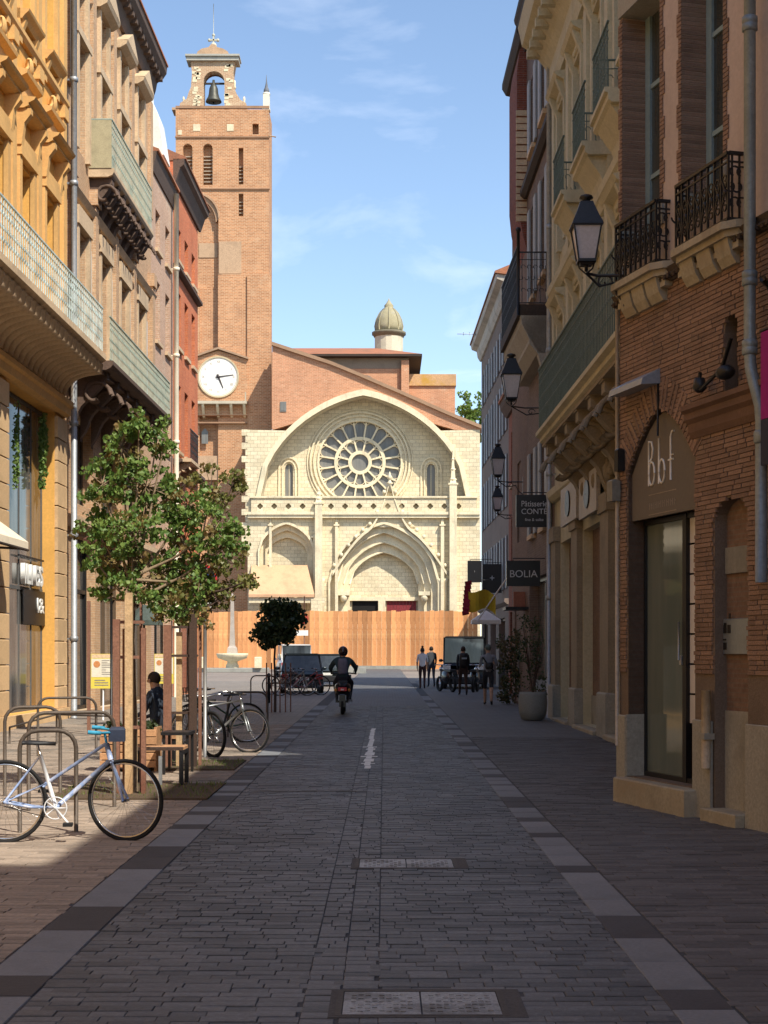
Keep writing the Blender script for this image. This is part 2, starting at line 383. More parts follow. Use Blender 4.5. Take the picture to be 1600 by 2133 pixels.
ly = [2140,2075,2032,1938,1888,1810,1763,1727,1717,1697,1690,1680,1657,1652,1647,1636,1630,1624,1599,1595,1589,1577,1573,1559,1553,1545,1538,1530,1524,1518,1512,1506,1500,1495,1490,1484,1478,1470]
ly = sorted(gY(p) for p in ly); band('left_stone_band', -1.99, -1.655, ly, None)
# manhole covers, set flush in the gutter line
M_iron = mat('manhole_steel', (.34,.34,.34), .5, .45, 9, .5, .45, stain=.5, c2=(.12,.11,.1), sc2=3)
M_rim = mat('manhole_frame', (.07,.065,.06), .7, .3, 8)
M_sur = mat('cement_surround', (.085,.085,.088), .9, .3, 9, .5)
def manhole(y0, y1, label):
    t = thing('manhole_cover', label, 'manhole cover', (.17, (y0+y1)/2, 0), 0, 'manhole covers in the roadway'); h = (y1-y0)/2; w = .36
    f = MB()
    for a, b, c, d in ((-w-.03,w+.03,-h-.025,-h),(-w-.03,w+.03,h,h+.025),(-w-.03,-w,-h,h),(w,w+.03,-h,h)): f.box(a, b, c, d, -.03, .004)
    f.build('frame', M_rim, t); g = MB()
    for a, b, c, d in ((-w-.06,w+.11,-h-.05,-h-.0255),(-w-.06,w+.11,h+.0255,h+.05),(-w-.06,-w-.0305,-h-.0255,h+.0255),(w+.0305,w+.11,-h-.0255,h+.0255)): g.box(a, b, c, d, -.03, .0026)
    g.build('mortar_surround', M_sur, t)
    for sx in (-1, 1):
        x0, x1 = (-w+.004, -.004) if sx < 0 else (.004, w-.004)
        p = MB().box(x0, x1, -h+.006, h-.006, -.03, .002).build('plate', M_iron, t); g = MB()
        k = 9; 
        for i in range(k):
            for j in range(6):
                cx = x0+.03+(x1-x0-.06)*(i+.5)/k; cy = -h+.04+(2*h-.08)*(j+.5)/6
                if (i*7+j*3+int(sx)) % 5: g.box(cx-.012, cx+.012, cy-.02 if (i+j) % 2 else cy-.007, cy+.02 if (i+j) % 2 else cy+.007, .0015, .006)
        tag(g.build('tread_studs', M_iron, p), kind='stuff')
manhole(6.83, 7.30, 'nearest rectangular steel manhole cover with raised pattern, at the bottom of the picture')
manhole(11.56, 12.05, 'farther rectangular pale steel manhole cover in the middle of the street')
# sliver of sunlight on the axis, put in as pale colour
M_sliver = mat('sliver_pale', (.85,.84,.80), .7, .12, 20, .3)
pt = MB(); y = 21.3
while y < 32:
    l = rnd.uniform(.25, .8); w = .05 if rnd.random() < .7 else .085; x = -.225+rnd.uniform(-.012,.012)
    pt.quad((x-w,y,gz(y)+.006),(x+w*.8,y,gz(y)+.006),(x+w*.9,y+l,gz(y+l)+.006),(x-w*.8,y+l,gz(y+l)+.006)); y += l+rnd.uniform(0,.05)
pt.box(-.36,-.1,23.6,23.75,gz(23.6)+.004,gz(23.6)+.008).box(-.36,-.12,25.9,26.05,gz(26)+.004,gz(26)+.008).box(-.33,-.13,22.2,22.3,gz(22)+.004,gz(22)+.008)
struct(pt.build('sun_sliver', M_sliver, road))
for (x0,x1,y) in ((-1.6,-.2,17.9),(-1.75,-.85,21.6),(.0,.95,58),(-.9,.1,60),(-1.1,-.5,63)):
    struct(MB().box(x0,x1,y,y+.06,gz(y)+.003,gz(y)+.007).build('painted_mark', mat('faint_paint',(.2,.2,.2)), road))
# tree pits with thin grass
M_soil = mat('tree_pit_soil', (.10,.07,.045), .95, .35, 9, .6); M_grass = leafm('grass_blade', (.10,.16,.03), (.18,.22,.06))
for (x0,x1,y0,y1) in ((-3.75,-1.95,16.9,18.9),(-3.5,-2.05,21.0,22.9)):
    MBp = MB()
    struct(MB().box(x0,x1,y0,y1,-.02,gz(y1)+.012).build('tree_pit', M_soil, pavL)); g = MB()
    for i in range(1100):
        x, y = rnd.uniform(x0,x1), rnd.uniform(y0,y1)
        if rnd.random() < .5*(1-abs(x-(x0+x1)/2)/(x1-x0)*1.6): continue
        h = rnd.uniform(.02,.07); a = rnd.uniform(0,6.3); dxx, dyy = .008*cos(a), .008*sin(a)
        g.quad((x-dxx,y-dyy,gz(y)), (x+dxx,y+dyy,gz(y)), (x+rnd.uniform(-.03,.03),y+rnd.uniform(-.03,.03),gz(y)+h))
    tag(g.build('pit_grass', M_grass, pavL), kind='stuff')
# ============================================================ materials of the buildings
M_yel = mat('ochre_render', (.74,.40,.105), .9, .14, 2.5, .25, stain=.2, streak=.35)
M_yelt = mat('ochre_trim', (.70,.41,.15), .85, .14, 3, .25, stain=.25, streak=.3)
M_yelst = mat('ochre_block', (.62,.42,.23), .85, .16, 4, .3, isl=.12, stain=.25, streak=.25)
M_b2 = brick('pale_brick', (.56,.35,.20), (.48,.29,.17), (.55,.42,.28), .3, .065, .008, .3)
M_st2 = mat('warm_stone', (.60,.44,.28), .85, .18, 3, .35, stain=.35, streak=.5)
M_b3 = brick('pink_brick', (.58,.36,.25), (.50,.30,.2), (.6,.48,.36), .3, .065, .008, .25, patch=(.6,.5,.38))
M_b4 = brick('orange_brick', (.62,.19,.085), (.54,.15,.07), (.52,.26,.15), .3, .065, .007, .3)
M_dark = mat('dark_timber', (.05,.036,.028), .8, .3, 4, .3)
M_eave = mat('weathered_eave', (.12,.08,.06), .85, .3, 3, .3, streak=.3)
M_zinc = mat('zinc', (.36,.38,.40), .5, .2, 3, .2, .5, stain=.3, streak=.4)
M_grip = mat('verdigris_iron', (.52,.64,.63), .7, .3, 12, .3, stain=.25, c2=(.3,.36,.34), sc2=2)
M_grip2 = mat('green_iron', (.36,.43,.36), .7, .35, 12, .3, stain=.3)
M_blk = mat('black_iron', (.018,.018,.02), .45, .3, 8, .2, .3, spec=.5)
M_tile = mat('roof_tile', (.42,.17,.09), .9, .35, 3, .4, isl=.3, c2=(.25,.14,.09), sc2=.7)
M_gl = glass('window_glass'); M_glb = glass('shop_glass', (.05,.05,.048), .08, (.22,.205,.19))  # shop glass: paler upright streaks in the colour stand for reflections
M_wfr = mat('white_frame', (.62,.60,.55), .6, .1, 4, .1); M_brfr = mat('brown_frame', (.12,.08,.05), .6, .2, 4, .1)
M_shut = mat('grey_shutter', (.36,.37,.37), .7, .15, 4, .2); M_blue = mat('blue_grey_frame', (.22,.31,.34), .6, .12, 4, .15)
M_in = mat('dark_interior', (.012,.011,.01), .9)
# ------------------------------------------------------------ shared pieces
def rail_panel(key, w, h, m, style=0):
    """one wrought iron panel of scrollwork, local: y from 0..w, z 0..h"""
    if key in WC: return WC[key]
    b = MB(); r = .012
    b.box(-.02,.02,0,w,h-.03,h).box(-.014,.014,0,w,0,.025).box(-.01,.01,0,w,h*.84,h*.84+.015)
    def scr(cy, cz, rr, t0, t1, n=11, grow=.55):
        P = [];
        for i in range(n):
            t = t0+(t1-t0)*i/(n-1); q = rr*(1-grow*i/(n-1)); P.append((0, cy+q*cos(t), cz+q*sin(t)))
        b.tube(P, r*.8, 4, sm=False)
    if style == 0:
        k = max(2, round(w/.16))
        for i in range(k): b.box(-r*.8, r*.8, w*(i+.5)/k-r*.7, w*(i+.5)/k+r*.7, .02, h-.03)
        for i in range(k):
            cy = w*(i+.5)/k
            for cz, s in ((h*.25,1),(h*.5,-1),(h*.7,1)): scr(cy+s*.02, cz, .068, 0 if s > 0 else pi, (4.5 if s > 0 else pi+4.5))
    else:
        k = max(2, round(w/.13)); r = .011
        for i in range(k+1): b.box(-r, r, w*i/k-r*.8, w*i/k+r*.8, .02, h-.03)
        for i in range(k):
            cy = w*(i+.5)/k; q = w/k*.42
            scr(cy, h*.22, q, pi/2, pi/2+7, 14, .75); scr(cy, h*.62, q, -pi/2, -pi/2-7, 14, .75)
            b.tube([(0,cy-q,h*.22),(0,cy-q*.2,h*.42),(0,cy+q,h*.62)], r, 4, sm=False); b.tube([(0,cy+q,h*.22),(0,cy+q*.2,h*.42),(0,cy-q,h*.62)], r, 4, sm=False)
            b.ball((0,cy,h*.42),(.02,.035,.035),6,4)
    WC[key] = b.mesh('railing_panel', m); return WC[key]
def railing(root, x, s0, s1, z0, z1, m, style=0, pw=1.0, ret=None):
    n = max(1, round((s1-s0)/pw)); w = (s1-s0)/n; me = rail_panel((round(w,3), round(z1-z0,3), m.name, style), w, z1-z0, m, style)
    for i in range(n): inst(me, 'railing_panel', root, (x, s0+i*w, z0))
    if ret:
        mr = rail_panel((round(ret,3), round(z1-z0,3), m.name, style), ret, z1-z0, m, style)
        for s in (s0, s1): inst(mr, 'railing_panel', root, (x, s, z0), pi/2)
def console_mesh(key, d, h, w, m):
    """scrolled bracket: back at x=0, reaching d forward at the top, hanging h down"""
    if key in WC: return WC[key]
    P = [(0,0),(d,0),(d,-.12*h)]
    for i in range(9): t = i/8; P.append((d*(1-t)**1.3*(.92)+.05*d*sin(t*pi*3), -h*(.14+.8*t)))
    P += [(0,-h)]; b = MB().prism(P, -w/2, w/2, 'y'); k = []
    for i in range(12): t = i/11*5.2; q = .26*h*(1-.7*i/11); k.append((d*.68+q*cos(t), q*sin(t)-.36*h))
    for s in (-1, 1): b.tube([(p[0], s*(w/2+.01), p[1]) for p in k], .03*h+.008, 5)
    b.box(0, d*1.04, -w/2-.03, w/2+.03, 0, .05)
    WC[key] = b.mesh('console', m); return WC[key]
def mould(b, s0, s1, prof, x0=0):
    """horizontal moulding: prof is a list of (projection, z) from bottom to top"""
    P = [(x0, prof[0][1])]+[(x0+p, z) for p, z in prof]+[(x0, prof[-1][1])]; return b.prism(P, s0, s1, 'y')
def downpipe(fr, s, x, z0, z1, r, m, label, bands=(3, 6, 9, 12), group='rainwater pipes on the facades'):
    t = fr.thing('drainpipe', label, 'drainpipe', group)
    MB().tube([(x,s,z0),(x,s,z1)], r, 10).build('pipe', m, t)
    for z in bands:
        if z0 < z < z1: MB().lathe([(r*1.0,z-.06),(r*1.35,z-.05),(r*1.35,z+.05),(r,z+.06)], x, s, 10).build('collar', m, t); MB().box(.0, x, s-.015, s+.015, z-.02, z+.02).build('clip', m, t)
    return t
# ============================================================ LEFT ROW
FL = Fr(-8.4, 0, R(0)-.01875)           # ground line of the left facades
def sL(Y): return Y/cos(.01875)
# ---- ochre building
y0, y1 = 20.0, 37.0
L1 = FL.thing('ochre_building', 'tall ochre yellow building with bracketed windows, pale blue-green balcony and glazed shop', 'building')
core(L1, y0, y1, 0, 21.5, M_yel)
bays = [22.2+2.2*i for i in range(7)]    # window centres: 22.2 ... 35.4
holes = []
for c in bays:
    holes += [rect(c-.55,c+.55,8.85,12.1), rect(c-.5,c+.5,15.3,18.2)]
shop = [rect(20.6,25.4,.35,7.3), rect(26.2,30.6,.35,7.3), rect(31.7,36.0,.35,7.3)]
MB().wall(rect(y0,y1,0,21.5), holes+shop, 0, .3).build('wall', M_yel, L1)
for c in bays:
    window(L1, c-.55, c+.55, 8.85, 12.1, -.3, M_wfr, M_gl, 2, 4); window(L1, c-.5, c+.5, 15.3, 18.2, -.3, M_wfr, M_gl, 2, 4)
def hood_set(key, m):
    if key in WC: return WC[key]
    b = MB(); w = .82
    for s in (-1, 1): b.box(0, .1, s*.62-.1, s*.62+.1, -4.3, -.55)              # jamb strips
    b.box(0,.14,-w+.08,w-.08,-.95,-.55)                                         # lintel
    for s in (-1, 1): b.prism([(0,-.75),(.14,-.75),(.2,-.3),(.34,-.12),(.34,0),(0,0)], s*.68-.09, s*.68+.09, 'y')
    mould(b, -w, w, [(.2,0),(.3,.05),(.3,.1),(.42,.16),(.46,.22),(0.1,.26)])
    b.box(0,.1,-w+.2,w-.2,.3,.72); mould(b, -w+.12, w-.12, [(.12,.72),(.24,.78),(.26,.86),(.05,.9)])
    b.ball((.12,0,1.15),(.09,.2,.2),8,6); b.tube([(.1,-.3,.95),(.13,-.16,1.1),(.13,-.2,1.25)], .04, 5); b.tube([(.1,.3,.95),(.13,.16,1.1),(.13,.2,1.25)], .04, 5)
    WC[key] = b.mesh('window_hood', m); return WC[key]
def sill_mesh(key, w, m):
    if key in WC: return WC[key]
    b = MB(); mould(b, -w, w, [(.14,-.2),(.2,-.12),(.28,-.05),(.3,0),(.0,.02)])
    for s in (-1, 1): b.prism([(0,-.62),(.06,-.6),(.2,-.2),(0,-.2)], s*(w-.18)-.08, s*(w-.18)+.08, 'y')
    WC[key] = b.mesh('sill', m); return WC[key]
for c in bays:
    inst(hood_set('hy', M_yelt), 'window_hood', L1, (.0, c, 13.15)); inst(hood_set('hy', M_yelt), 'window_hood', L1, (0, c, 18.9)); inst(sill_mesh('sy', .72, M_yelt), 'sill', L1, (0, c, 15.28))
pil = MB().box(0,.09,-.16,.16,8.75,14.4).box(0,.13,-.2,.2,14.4,14.7).box(0,.09,-.16,.16,14.8,19.8).mesh('pilaster', M_yelt)
for i in range(8): inst(pil, 'pilaster', L1, (0, 21.1+2.2*i if i < 7 else 36.75, 0))
b = MB(); mould(b, y0, y1, [(.08,14.72),(.14,14.8),(.14,14.9),(.05,14.95)]); mould(b, y0, y1, [(.1,20),(.3,20.3),(.7,20.6),(.8,21),(.85,21.2)]); each(b, 'cornice', M_yelt, L1)
# rusticated piers of separate blocks
def piers(root, spans, z0, z1, ch, m, proj=.08):
    for (a, c) in spans:
        z = z0; k = 0
        while z < z1-.1:
            h = min(ch, z1-z); MB().box(0, proj, a, c, .008, h-.02, .014).build('stone_block', m, root, loc=(0, 0, z)); z += h; k += 1
piers(L1, ((30.6+.02,31.7-.02),(36.0+.02,36.98)), .35, 7.25, .53, M_yelst)
piers(L1, ((25.42,26.18),), .35, 7.25, .53, M_yelst)
each(MB().box(0,.14,30.6,31.7,0,.35).box(0,.14,36.0,37.0,0,.35).box(0,.12,31.7,36,0,.34).box(0,.12,20,30.6,0,.34), 'plinth', M_yelst, L1)
b = MB(); mould(b, y0, 36.9, [(.06,7.3),(.18,7.34),(.2,7.5),(.26,7.55),(.26,7.66)]); each(b, 'string_course', M_yelt, L1)
for (a, c) in ((20.6,25.4),(26.2,30.6),(31.7,36.0)):
    f = MB(); x = -.3; 
    for s in (a, a+(c-a)*.25, a+(c-a)*.5, a+(c-a)*.75, c-.08): f.box(x,x+.02,s,s+.05,.35,7.3)
    for z in (.35,3.05,7.2): f.box(x,x+.025,a,c,z,z+.08)
    w = f.build('shop_window', mat('shop_frame_grey',(.12,.12,.12),.6), L1)
    MB().box(x-.02,x+.005,a,c,.4,7.25).build('pane', M_glb, w)
    MB().box(-1.2,-1.1,a,c,.35,7.3).build('curtain', mat('grey_curtain',(.18,.17,.16),.9), w)
# sloping ribbed cove under the balcony
ribp = []
for i in range(11):
    t = i/10*pi/2; ribp.append((.12+.84*(1-cos(t)), 7.75+.62*sin(t)))
cove = MB()
cove.strip([(p[0], y0, p[1]) for p in ribp], [(p[0], 36.3, p[1]) for p in ribp], True); cove.build('cove', M_st2, L1)
rm = MB().tube([(p[0]+.02, 0, p[1]-.03) for p in ribp]+[(.96, 0, 8.42)], [.09+.006*i for i in range(12)], 8).mesh('rib', M_st2)
s = 20.2
while s < 36.3: inst(rm, 'rib', L1, (0, s, 0)); s += .40
b = MB(); mould(b, y0, 36.3, [(.98,8.4),(1.06,8.44),(1.06,8.5),(1.16,8.56),(1.16,8.7),(1.1,8.73)]); b.build('balcony_slab', M_st2, L1)
railing(L1, 1.08, 20.2, 36.3, 8.74, 9.8, M_grip, 0, 1.15)
t = FL.thing('shop_sign', 'white block letters hung inside the glass front of the ochre building', 'sign')
M_white = mat('sign_white', (.75,.75,.72), .5, .05); 
a0, zA = FL.at(40,1226,-.2); a1, zB = FL.at(92,1176,-.2); MB().box(-.24,-.2,a0,a1,zB+.06,zB+.1).build('mounting_bar', M_blk, t)
text('ILI ES', .62, t, M_white, -.2, (a0+a1)/2, (zA+zB)/2, .05, sx=1.25, bold=.015)
a0, zA = FL.at(48,1300,-.23); a1, zB = FL.at(106,1236,-.23); MB().box(-.24,-.22,a0,a1,zA,zB).build('black_panel', M_blk, t); text('l&', .5, t, M_white, -.21, (a0+a1)/2+.2, zB-.35, .015, sx=1.6)
# cream awning on the near pier
t = FL.thing('awning', 'cream canvas awning sloping out from the ochre building at the left edge', 'awning')
M_canvas = mat('cream_canvas', (.78,.68,.52), .9, .08, 6, .15)
MB().quad((.12,27,4.3),(.12,30.7,4.3),(.72,30.7,3.86),(.72,27,3.86)).quad((.72,27,3.86),(.72,30.7,3.86),(.72,30.7,3.7),(.72,27,3.7)).quad((.12,30.7,4.3),(.72,30.7,3.86),(.72,30.7,3.7),(.12,30.7,3.9)).build('canopy', M_canvas, t)
MB().tube([(.71,27,3.7),(.71,30.7,3.7)], .03, 6).tube([(.1,30.6,3.75),(.69,30.6,3.72)], .025, 6).build('frame', M_dark, t)
downpipe(FL, 37.1, .22, 0, 21, .075, M_zinc, 'grey zinc drainpipe between the ochre building and the cream brick building', (2,4.5,7.2,10.5,13,15.5,18))
# ---- pale brick building with two balconies
y0, y1 = 37.22, 49.3
L2 = FL.thing('cream_brick_building', 'pale brick building with pedimented top windows, deep dark cornice and two long iron balconies', 'building')
core(L2, y0, y1, 0, 20.3, M_b2); bays = [38.8+2.75*i for i in range(4)]; holes = []
for c in bays: holes += [rect(c-.55,c+.55,8.9,12.2), rect(c-.55,c+.55,14.3,17.0), rect(c-.5,c+.5,17.5,18.75)]
shops = [rect(38.0,40.6,.2,4.6), rect(41.3,44.6,.2,4.6), rect(45.2,48.6,.2,4.6)]; mez = [rect(38.2,40.4,5.4,7.6), rect(41.5,44.4,5.4,7.6), rect(45.4,48.4,5.4,7.6)]
MB().wall(rect(y0,y1,0,20.3), holes+shops+mez, 0, .3).build('wall', M_b2, L2)
for c in bays:
    window(L2, c-.55, c+.55, 8.9, 12.2, -.28, M_wfr, M_gl, 2, 4); window(L2, c-.55, c+.55, 14.3, 17, -.28, M_wfr, M_gl, 2, 3); window(L2, c-.5, c+.5, 17.5, 18.75, -.28, M_wfr, M_gl, 2, 2)
    b = MB()
    for z0, z1 in ((8.8,12.5),(14.2,17.2)):
        for s in (-1, 1): b.box(0,.12,c+s*.68-.1,c+s*.68+.1,z0,z1)
    b.box(0,.16,c-.85,c+.85,12.3,12.75).box(0,.14,c-.85,c+.85,17.05,17.25)
    for s in (-1, 1): b.box(0,.1,c+s*.6-.08,c+s*.6+.08,17.3,18.8)
    mould(b, c-.85, c+.85, [(.12,18.8),(.3,18.9),(.34,19.0),(.1,19.02)]); b.prism([(c-.85,19.02),(c+.85,19.02),(c,19.5)], 0, .34)
    each(b, 'window_surround', M_st2, L2)
    MB().box(-.02,.05,c+.78,c+1.3,9.0,12.1).box(.05,.06,c+.82,c+1.26,9.1,12).build('shutter', M_wfr, L2)
for i in range(5):
    c = 37.4+2.75*i if i < 4 else 48.9
    MB().box(0,.16,c-.2,c+.2,8.75,13.3).box(0,.22,c-.26,c+.26,13.3,13.7).box(0,.1,c-.2,c+.2,15.5,19.2).build('pilaster', M_b2, L2)
for i, (a, c) in enumerate(((38.0,40.6),(41.3,44.6),(45.2,48.6))):
    f = MB()
    for s in (a, (a+c)/2-.04, c-.08): f.box(-.3,-.22,s,s+.08,.2,4.6)
    for z in (.2,3.2,4.5): f.box(-.3,-.23,a,c,z,z+.1)
    w = f.build('shop_window', M_brfr if i else M_blk, L2); MB().box(-.33,-.3,a,c,.25,4.55).build('pane', M_glb, w)
    window(L2, a+.2, c-.2, 5.4, 7.6, -.28, M_brfr, M_gl, 3, 2)
b = MB(); mould(b, y0, y1, [(.1,4.75),(.25,4.85),(.25,5.0),(.08,5.05)]); mould(b, y0, y1, [(.1,12.95),(.2,13.1),(.08,13.2)]); each(b, 'string_course', M_st2, L2)
b = MB(); mould(b, y0, y1, [(.1,19.55),(.15,19.7),(.2,19.95),(.4,20.1),(.5,20.25),(.52,20.45)]); each(b, 'cornice', M_eave, L2)
MB().prism([(-.4,20.3),(.56,20.46),(.56,20.52),(-4,22.4),(-8,20.3)], y0, y1, 'y').build('roof', M_tile, L2)
mo = MB().box(.15,.4,-.1,.1,-.16,0).mesh('modillion', M_eave)
s = y0+.3
while s < y1: inst(mo, 'modillion', L2, (0, s, 20.1)); s += .55
cm = console_mesh('cL2', .95, 1.5, .24, M_eave); s = y0+.4
while s < 46.2: inst(cm, 'console', L2, (0, s, 8.5)); s += 1.3
b = MB(); mould(b, y0-.1, 46.3, [(1.0,8.5),(1.1,8.55),(1.16,8.62),(1.16,8.72)]); b.build('balcony_slab', M_eave, L2)
MB().box(0,.9,y0,46.2,8.42,8.49).build('balcony_soffit', M_eave, L2)
railing(L2, 1.08, y0-.1, 46.3, 8.74, 9.8, M_grip2, 0, 1.15, None)
b = MB(); mould(b, 39.8, 45.9, [(.5,14.0),(.62,14.05),(.66,14.12),(.66,14.22)]); b.build('balcony_slab', M_st2, L2)
railing(L2, .6, 39.8, 45.9, 14.22, 15.5, M_grip2, 0, 1.1); inst(rail_panel(('r2',), .58, 1.28, M_grip2), 'railing_panel', L2, (.6, 39.8, 14.22), pi/2)
MB().box(.02,.6,39.78,39.83,14.22,15.46).build('end_panel', mat('ochre_iron',(.42,.36,.22),.7,.3,14), L2)
cm = console_mesh('cL2b', .58, 1.25, .3, M_eave)
for i in range(8): inst(cm, 'console', L2, (0, 40.1+i*.8, 14.0))
# ---- narrow pink building
y0, y1 = 49.32, 53.8
L3 = FL.thing('pink_brick_building', 'narrow pinkish brick building with small windows beside the white drainpipe', 'building')
core(L3, y0, y1, 0, 17.8, M_b3); holes = []
for c in (50.6, 52.6):
    for z0, z1 in ((4.9,7.0),(8.6,10.9),(11.9,13.9),(14.9,16.2)): holes.append(rect(c-.45,c+.45,z0,z1))
MB().wall(rect(y0,y1,0,17.8), holes+[rect(49.9,53.2,.2,3.8)], 0, .25).build('wall', M_b3, L3)
for h in holes:
    a, c = h[0][0], h[1][0]; z0, z1 = h[0][1], h[2][1]; window(L3, a, c, z0, z1, -.25, M_wfr, M_gl, 2, 3)
    MB().box(0,.1,a-.1,c+.1,z0-.12,z0).build('sill', M_st2, L3)
w = MB().box(-.3,-.2,49.9,53.2,.2,.3).box(-.3,-.2,51.5,51.6,.2,3.8).box(-.3,-.2,49.9,53.2,3.7,3.8).build('shop_window', M_blk, L3); MB().box(-.33,-.3,49.9,53.2,.2,3.8).build('pane', M_glb, w)
b = MB(); mould(b, y0, y1, [(.05,17.2),(.12,17.5),(.18,17.8)]); each(b, 'cornice', M_eave, L3)
MB().prism([(-.4,17.8),(.25,17.8),(.25,17.87),(-4,19.5),(-8,17.8)], y0, y1, 'y').build('roof', M_tile, L3)
downpipe(FL, 53.3, .2, 0, 17.6, .085, mat('cream_pipe',(.80,.72,.56),.5,.1), 'cream painted drainpipe at the edge of the red orange building', (3,6,9,12,15))
# chimney above the pink house
t = FL.thing('chimney_stack', 'white plastered chimney stack with clay pots above the pink house roof', 'chimney'); M_wh = mat('white_plaster',(.82,.80,.74),.8,.1)
MB().box(-.9,-.2,50.2,51.0,17.7,20.6).box(-1.0,-.1,50.1,51.1,20.6,20.8).build('stack', M_wh, t)
each(MB().prism([(-.2,17.9),(.25,18.0),(.05,19.3),(-.2,19.9)], 50.3, 51.6, 'y').box(-.9,-.3,52,52.8,17.7,19.6).box(-.95,-.25,51.95,52.85,19.6,19.75), 'flue', M_wh, t)
for s in (50.4, 50.8): MB().lathe([(.12,20.8),(.1,21.1),(.13,21.15)], -.55, s, 8).build('pot', M_tile, t)
# ---- orange brick building
y0, y1 = 53.82, 60.0
L4 = FL.thing('orange_brick_building', 'red orange brick building with deep bracketed eave next to the bell tower', 'building')
core(L4, y0, y1, 0, 18.9, M_b4); holes = []
for c in (55.2, 57.0, 58.8):
    for z0, z1 in ((5.2,7.4),(8.9,11.3),(12.6,14.6),(15.7,16.9)): holes.append(rect(c-.45,c+.45,z0,z1))
MB().wall(rect(y0,y1,0,18.9), holes+[rect(54.3,59.4,.2,3.8)], 0, .25).build('wall', M_b4, L4)
for h in holes:
    a, c = h[0][0], h[1][0]; z0, z1 = h[0][1], h[2][1]; window(L4, a, c, z0, z1, -.25, M_wfr, M_gl, 2, 3); MB().box(0,.1,a-.1,c+.1,z0-.12,z0).build('sill', M_st2, L4)
w = MB().box(-.3,-.2,54.3,59.4,3.7,3.8).box(-.3,-.2,56.8,56.9,.2,3.8).build('shop_window', M_blk, L4); MB().box(-.33,-.3,54.3,59.4,.2,3.8).build('pane', M_glb, w)
b = MB(); mould(b, y0, y1+.3, [(.08,18.2),(.15,18.4),(.25,18.7),(.38,18.8),(.4,19.0)]); each(b, 'cornice', M_eave, L4)
b = MB(); mould(b, y0, y1, [(.08,15.2),(.2,15.25),(.2,15.35)]); mould(b, y0, y1, [(.08,8.3),(.3,8.4),(.3,8.5)]); each(b, 'string_course', M_eave, L4)
MB().prism([(-.4,18.9),(.45,19.0),(.45,19.06),(-4,21),(-8,18.9)], y0, y1+.4, 'y').build('roof', M_tile, L4)
railing(L4, .55, 54.2, 56.2, 8.55, 9.6, M_blk, 0, 1.0); MB().box(0,.6,54.1,56.3,8.42,8.54).build('balcony_slab', M_st2, L4); cm = console_mesh('cL4',.5,.7,.2,M_st2)
for s in (54.4, 56.0): inst(cm, 'console', L4, (0, s, 8.42))
# ============================================================ RIGHT ROW
M_rb = mat('red_brick_piece', (.23,.15,.11), .9, .3, 9, .5, isl=.2, stain=.3, c2=(.21,.15,.11), sc2=1.4)
M_rbm = mat('lime_mortar', (.165,.125,.095), .95, .25, 9, .4)
M_rbw = brick('red_brick_wall', (.23,.145,.105), (.19,.12,.09), (.19,.15,.115), .3, .046, .007, .3, patch=(.17,.115,.07))
M_plas = mat('pink_plaster', (.46,.38,.34), .9, .1, 3, .25, stain=.18, streak=.3)
M_cst = mat('cut_stone', (.35,.315,.24), .88, .2, 4, .4, stain=.35, streak=.5, c2=(.3,.25,.18), sc2=1.5)
M_plin = mat('plinth_stone', (.31,.30,.26), .85, .2, 5, .35, stain=.3, streak=.4)
M_taupe = mat('taupe_panel', (.14,.12,.10), .6, .08, 3, .08, stain=.1)
FB = Fr(2.61, 17.07, R(180+15.1))
B = FB.thing('brick_shop_building', 'narrow red brick building with arched taupe shop fascia and two black iron balconies', 'building')
at = FB.at
SW = 3.9
def hh(px, py, d=0): return at(px, py, d)
sA0, sA1 = at(1307), at(1446); zt = at(1317,1084)[1]; zb = at(1345,1640)[1]; zapx = at(1385,848)[1]; zsp = at(1316,985)[1]
doorA = arch(sA0, sA1, .28, zsp, zapx-zsp, 14, .5)
sB0, sB1 = at(1487), at(1556); zBs = at(1487,1085)[1]; zBt = at(1520,1035)[1]
doorB = arch(sB0, sB1, .1, zBs, zBt-zBs, 10)
sC0, sC1 = at(1508), at(1536); slot = arch(sC0, sC1, at(1508,855)[1], at(1508,690)[1], .14, 8)
zstr = at(1400,566)[1]
H_B = 10.3
w1 = (at(1297), at(1376)); w2 = (at(1420), at(1508)); zw1 = at(1297,430)[1]; zw1t = at(1300,30)[1]; zw2 = zw1
upper = [rect(w1[0], w1[1], zstr+.5, zw1t), rect(w2[0], w2[1], zstr+.5, zw1t)]
core(B, 0, SW, 0, H_B, M_rbw, -.5, 9)
each(MB().wall(rect(0, SW, 0, zstr), [doorA, doorB, slot], -.012, .40, .5), 'lower_wall', M_rbm, B)
MB().wall(rect(0, SW, zstr, H_B), upper, -.004, .36, .5).build('upper_wall', M_plas, B)
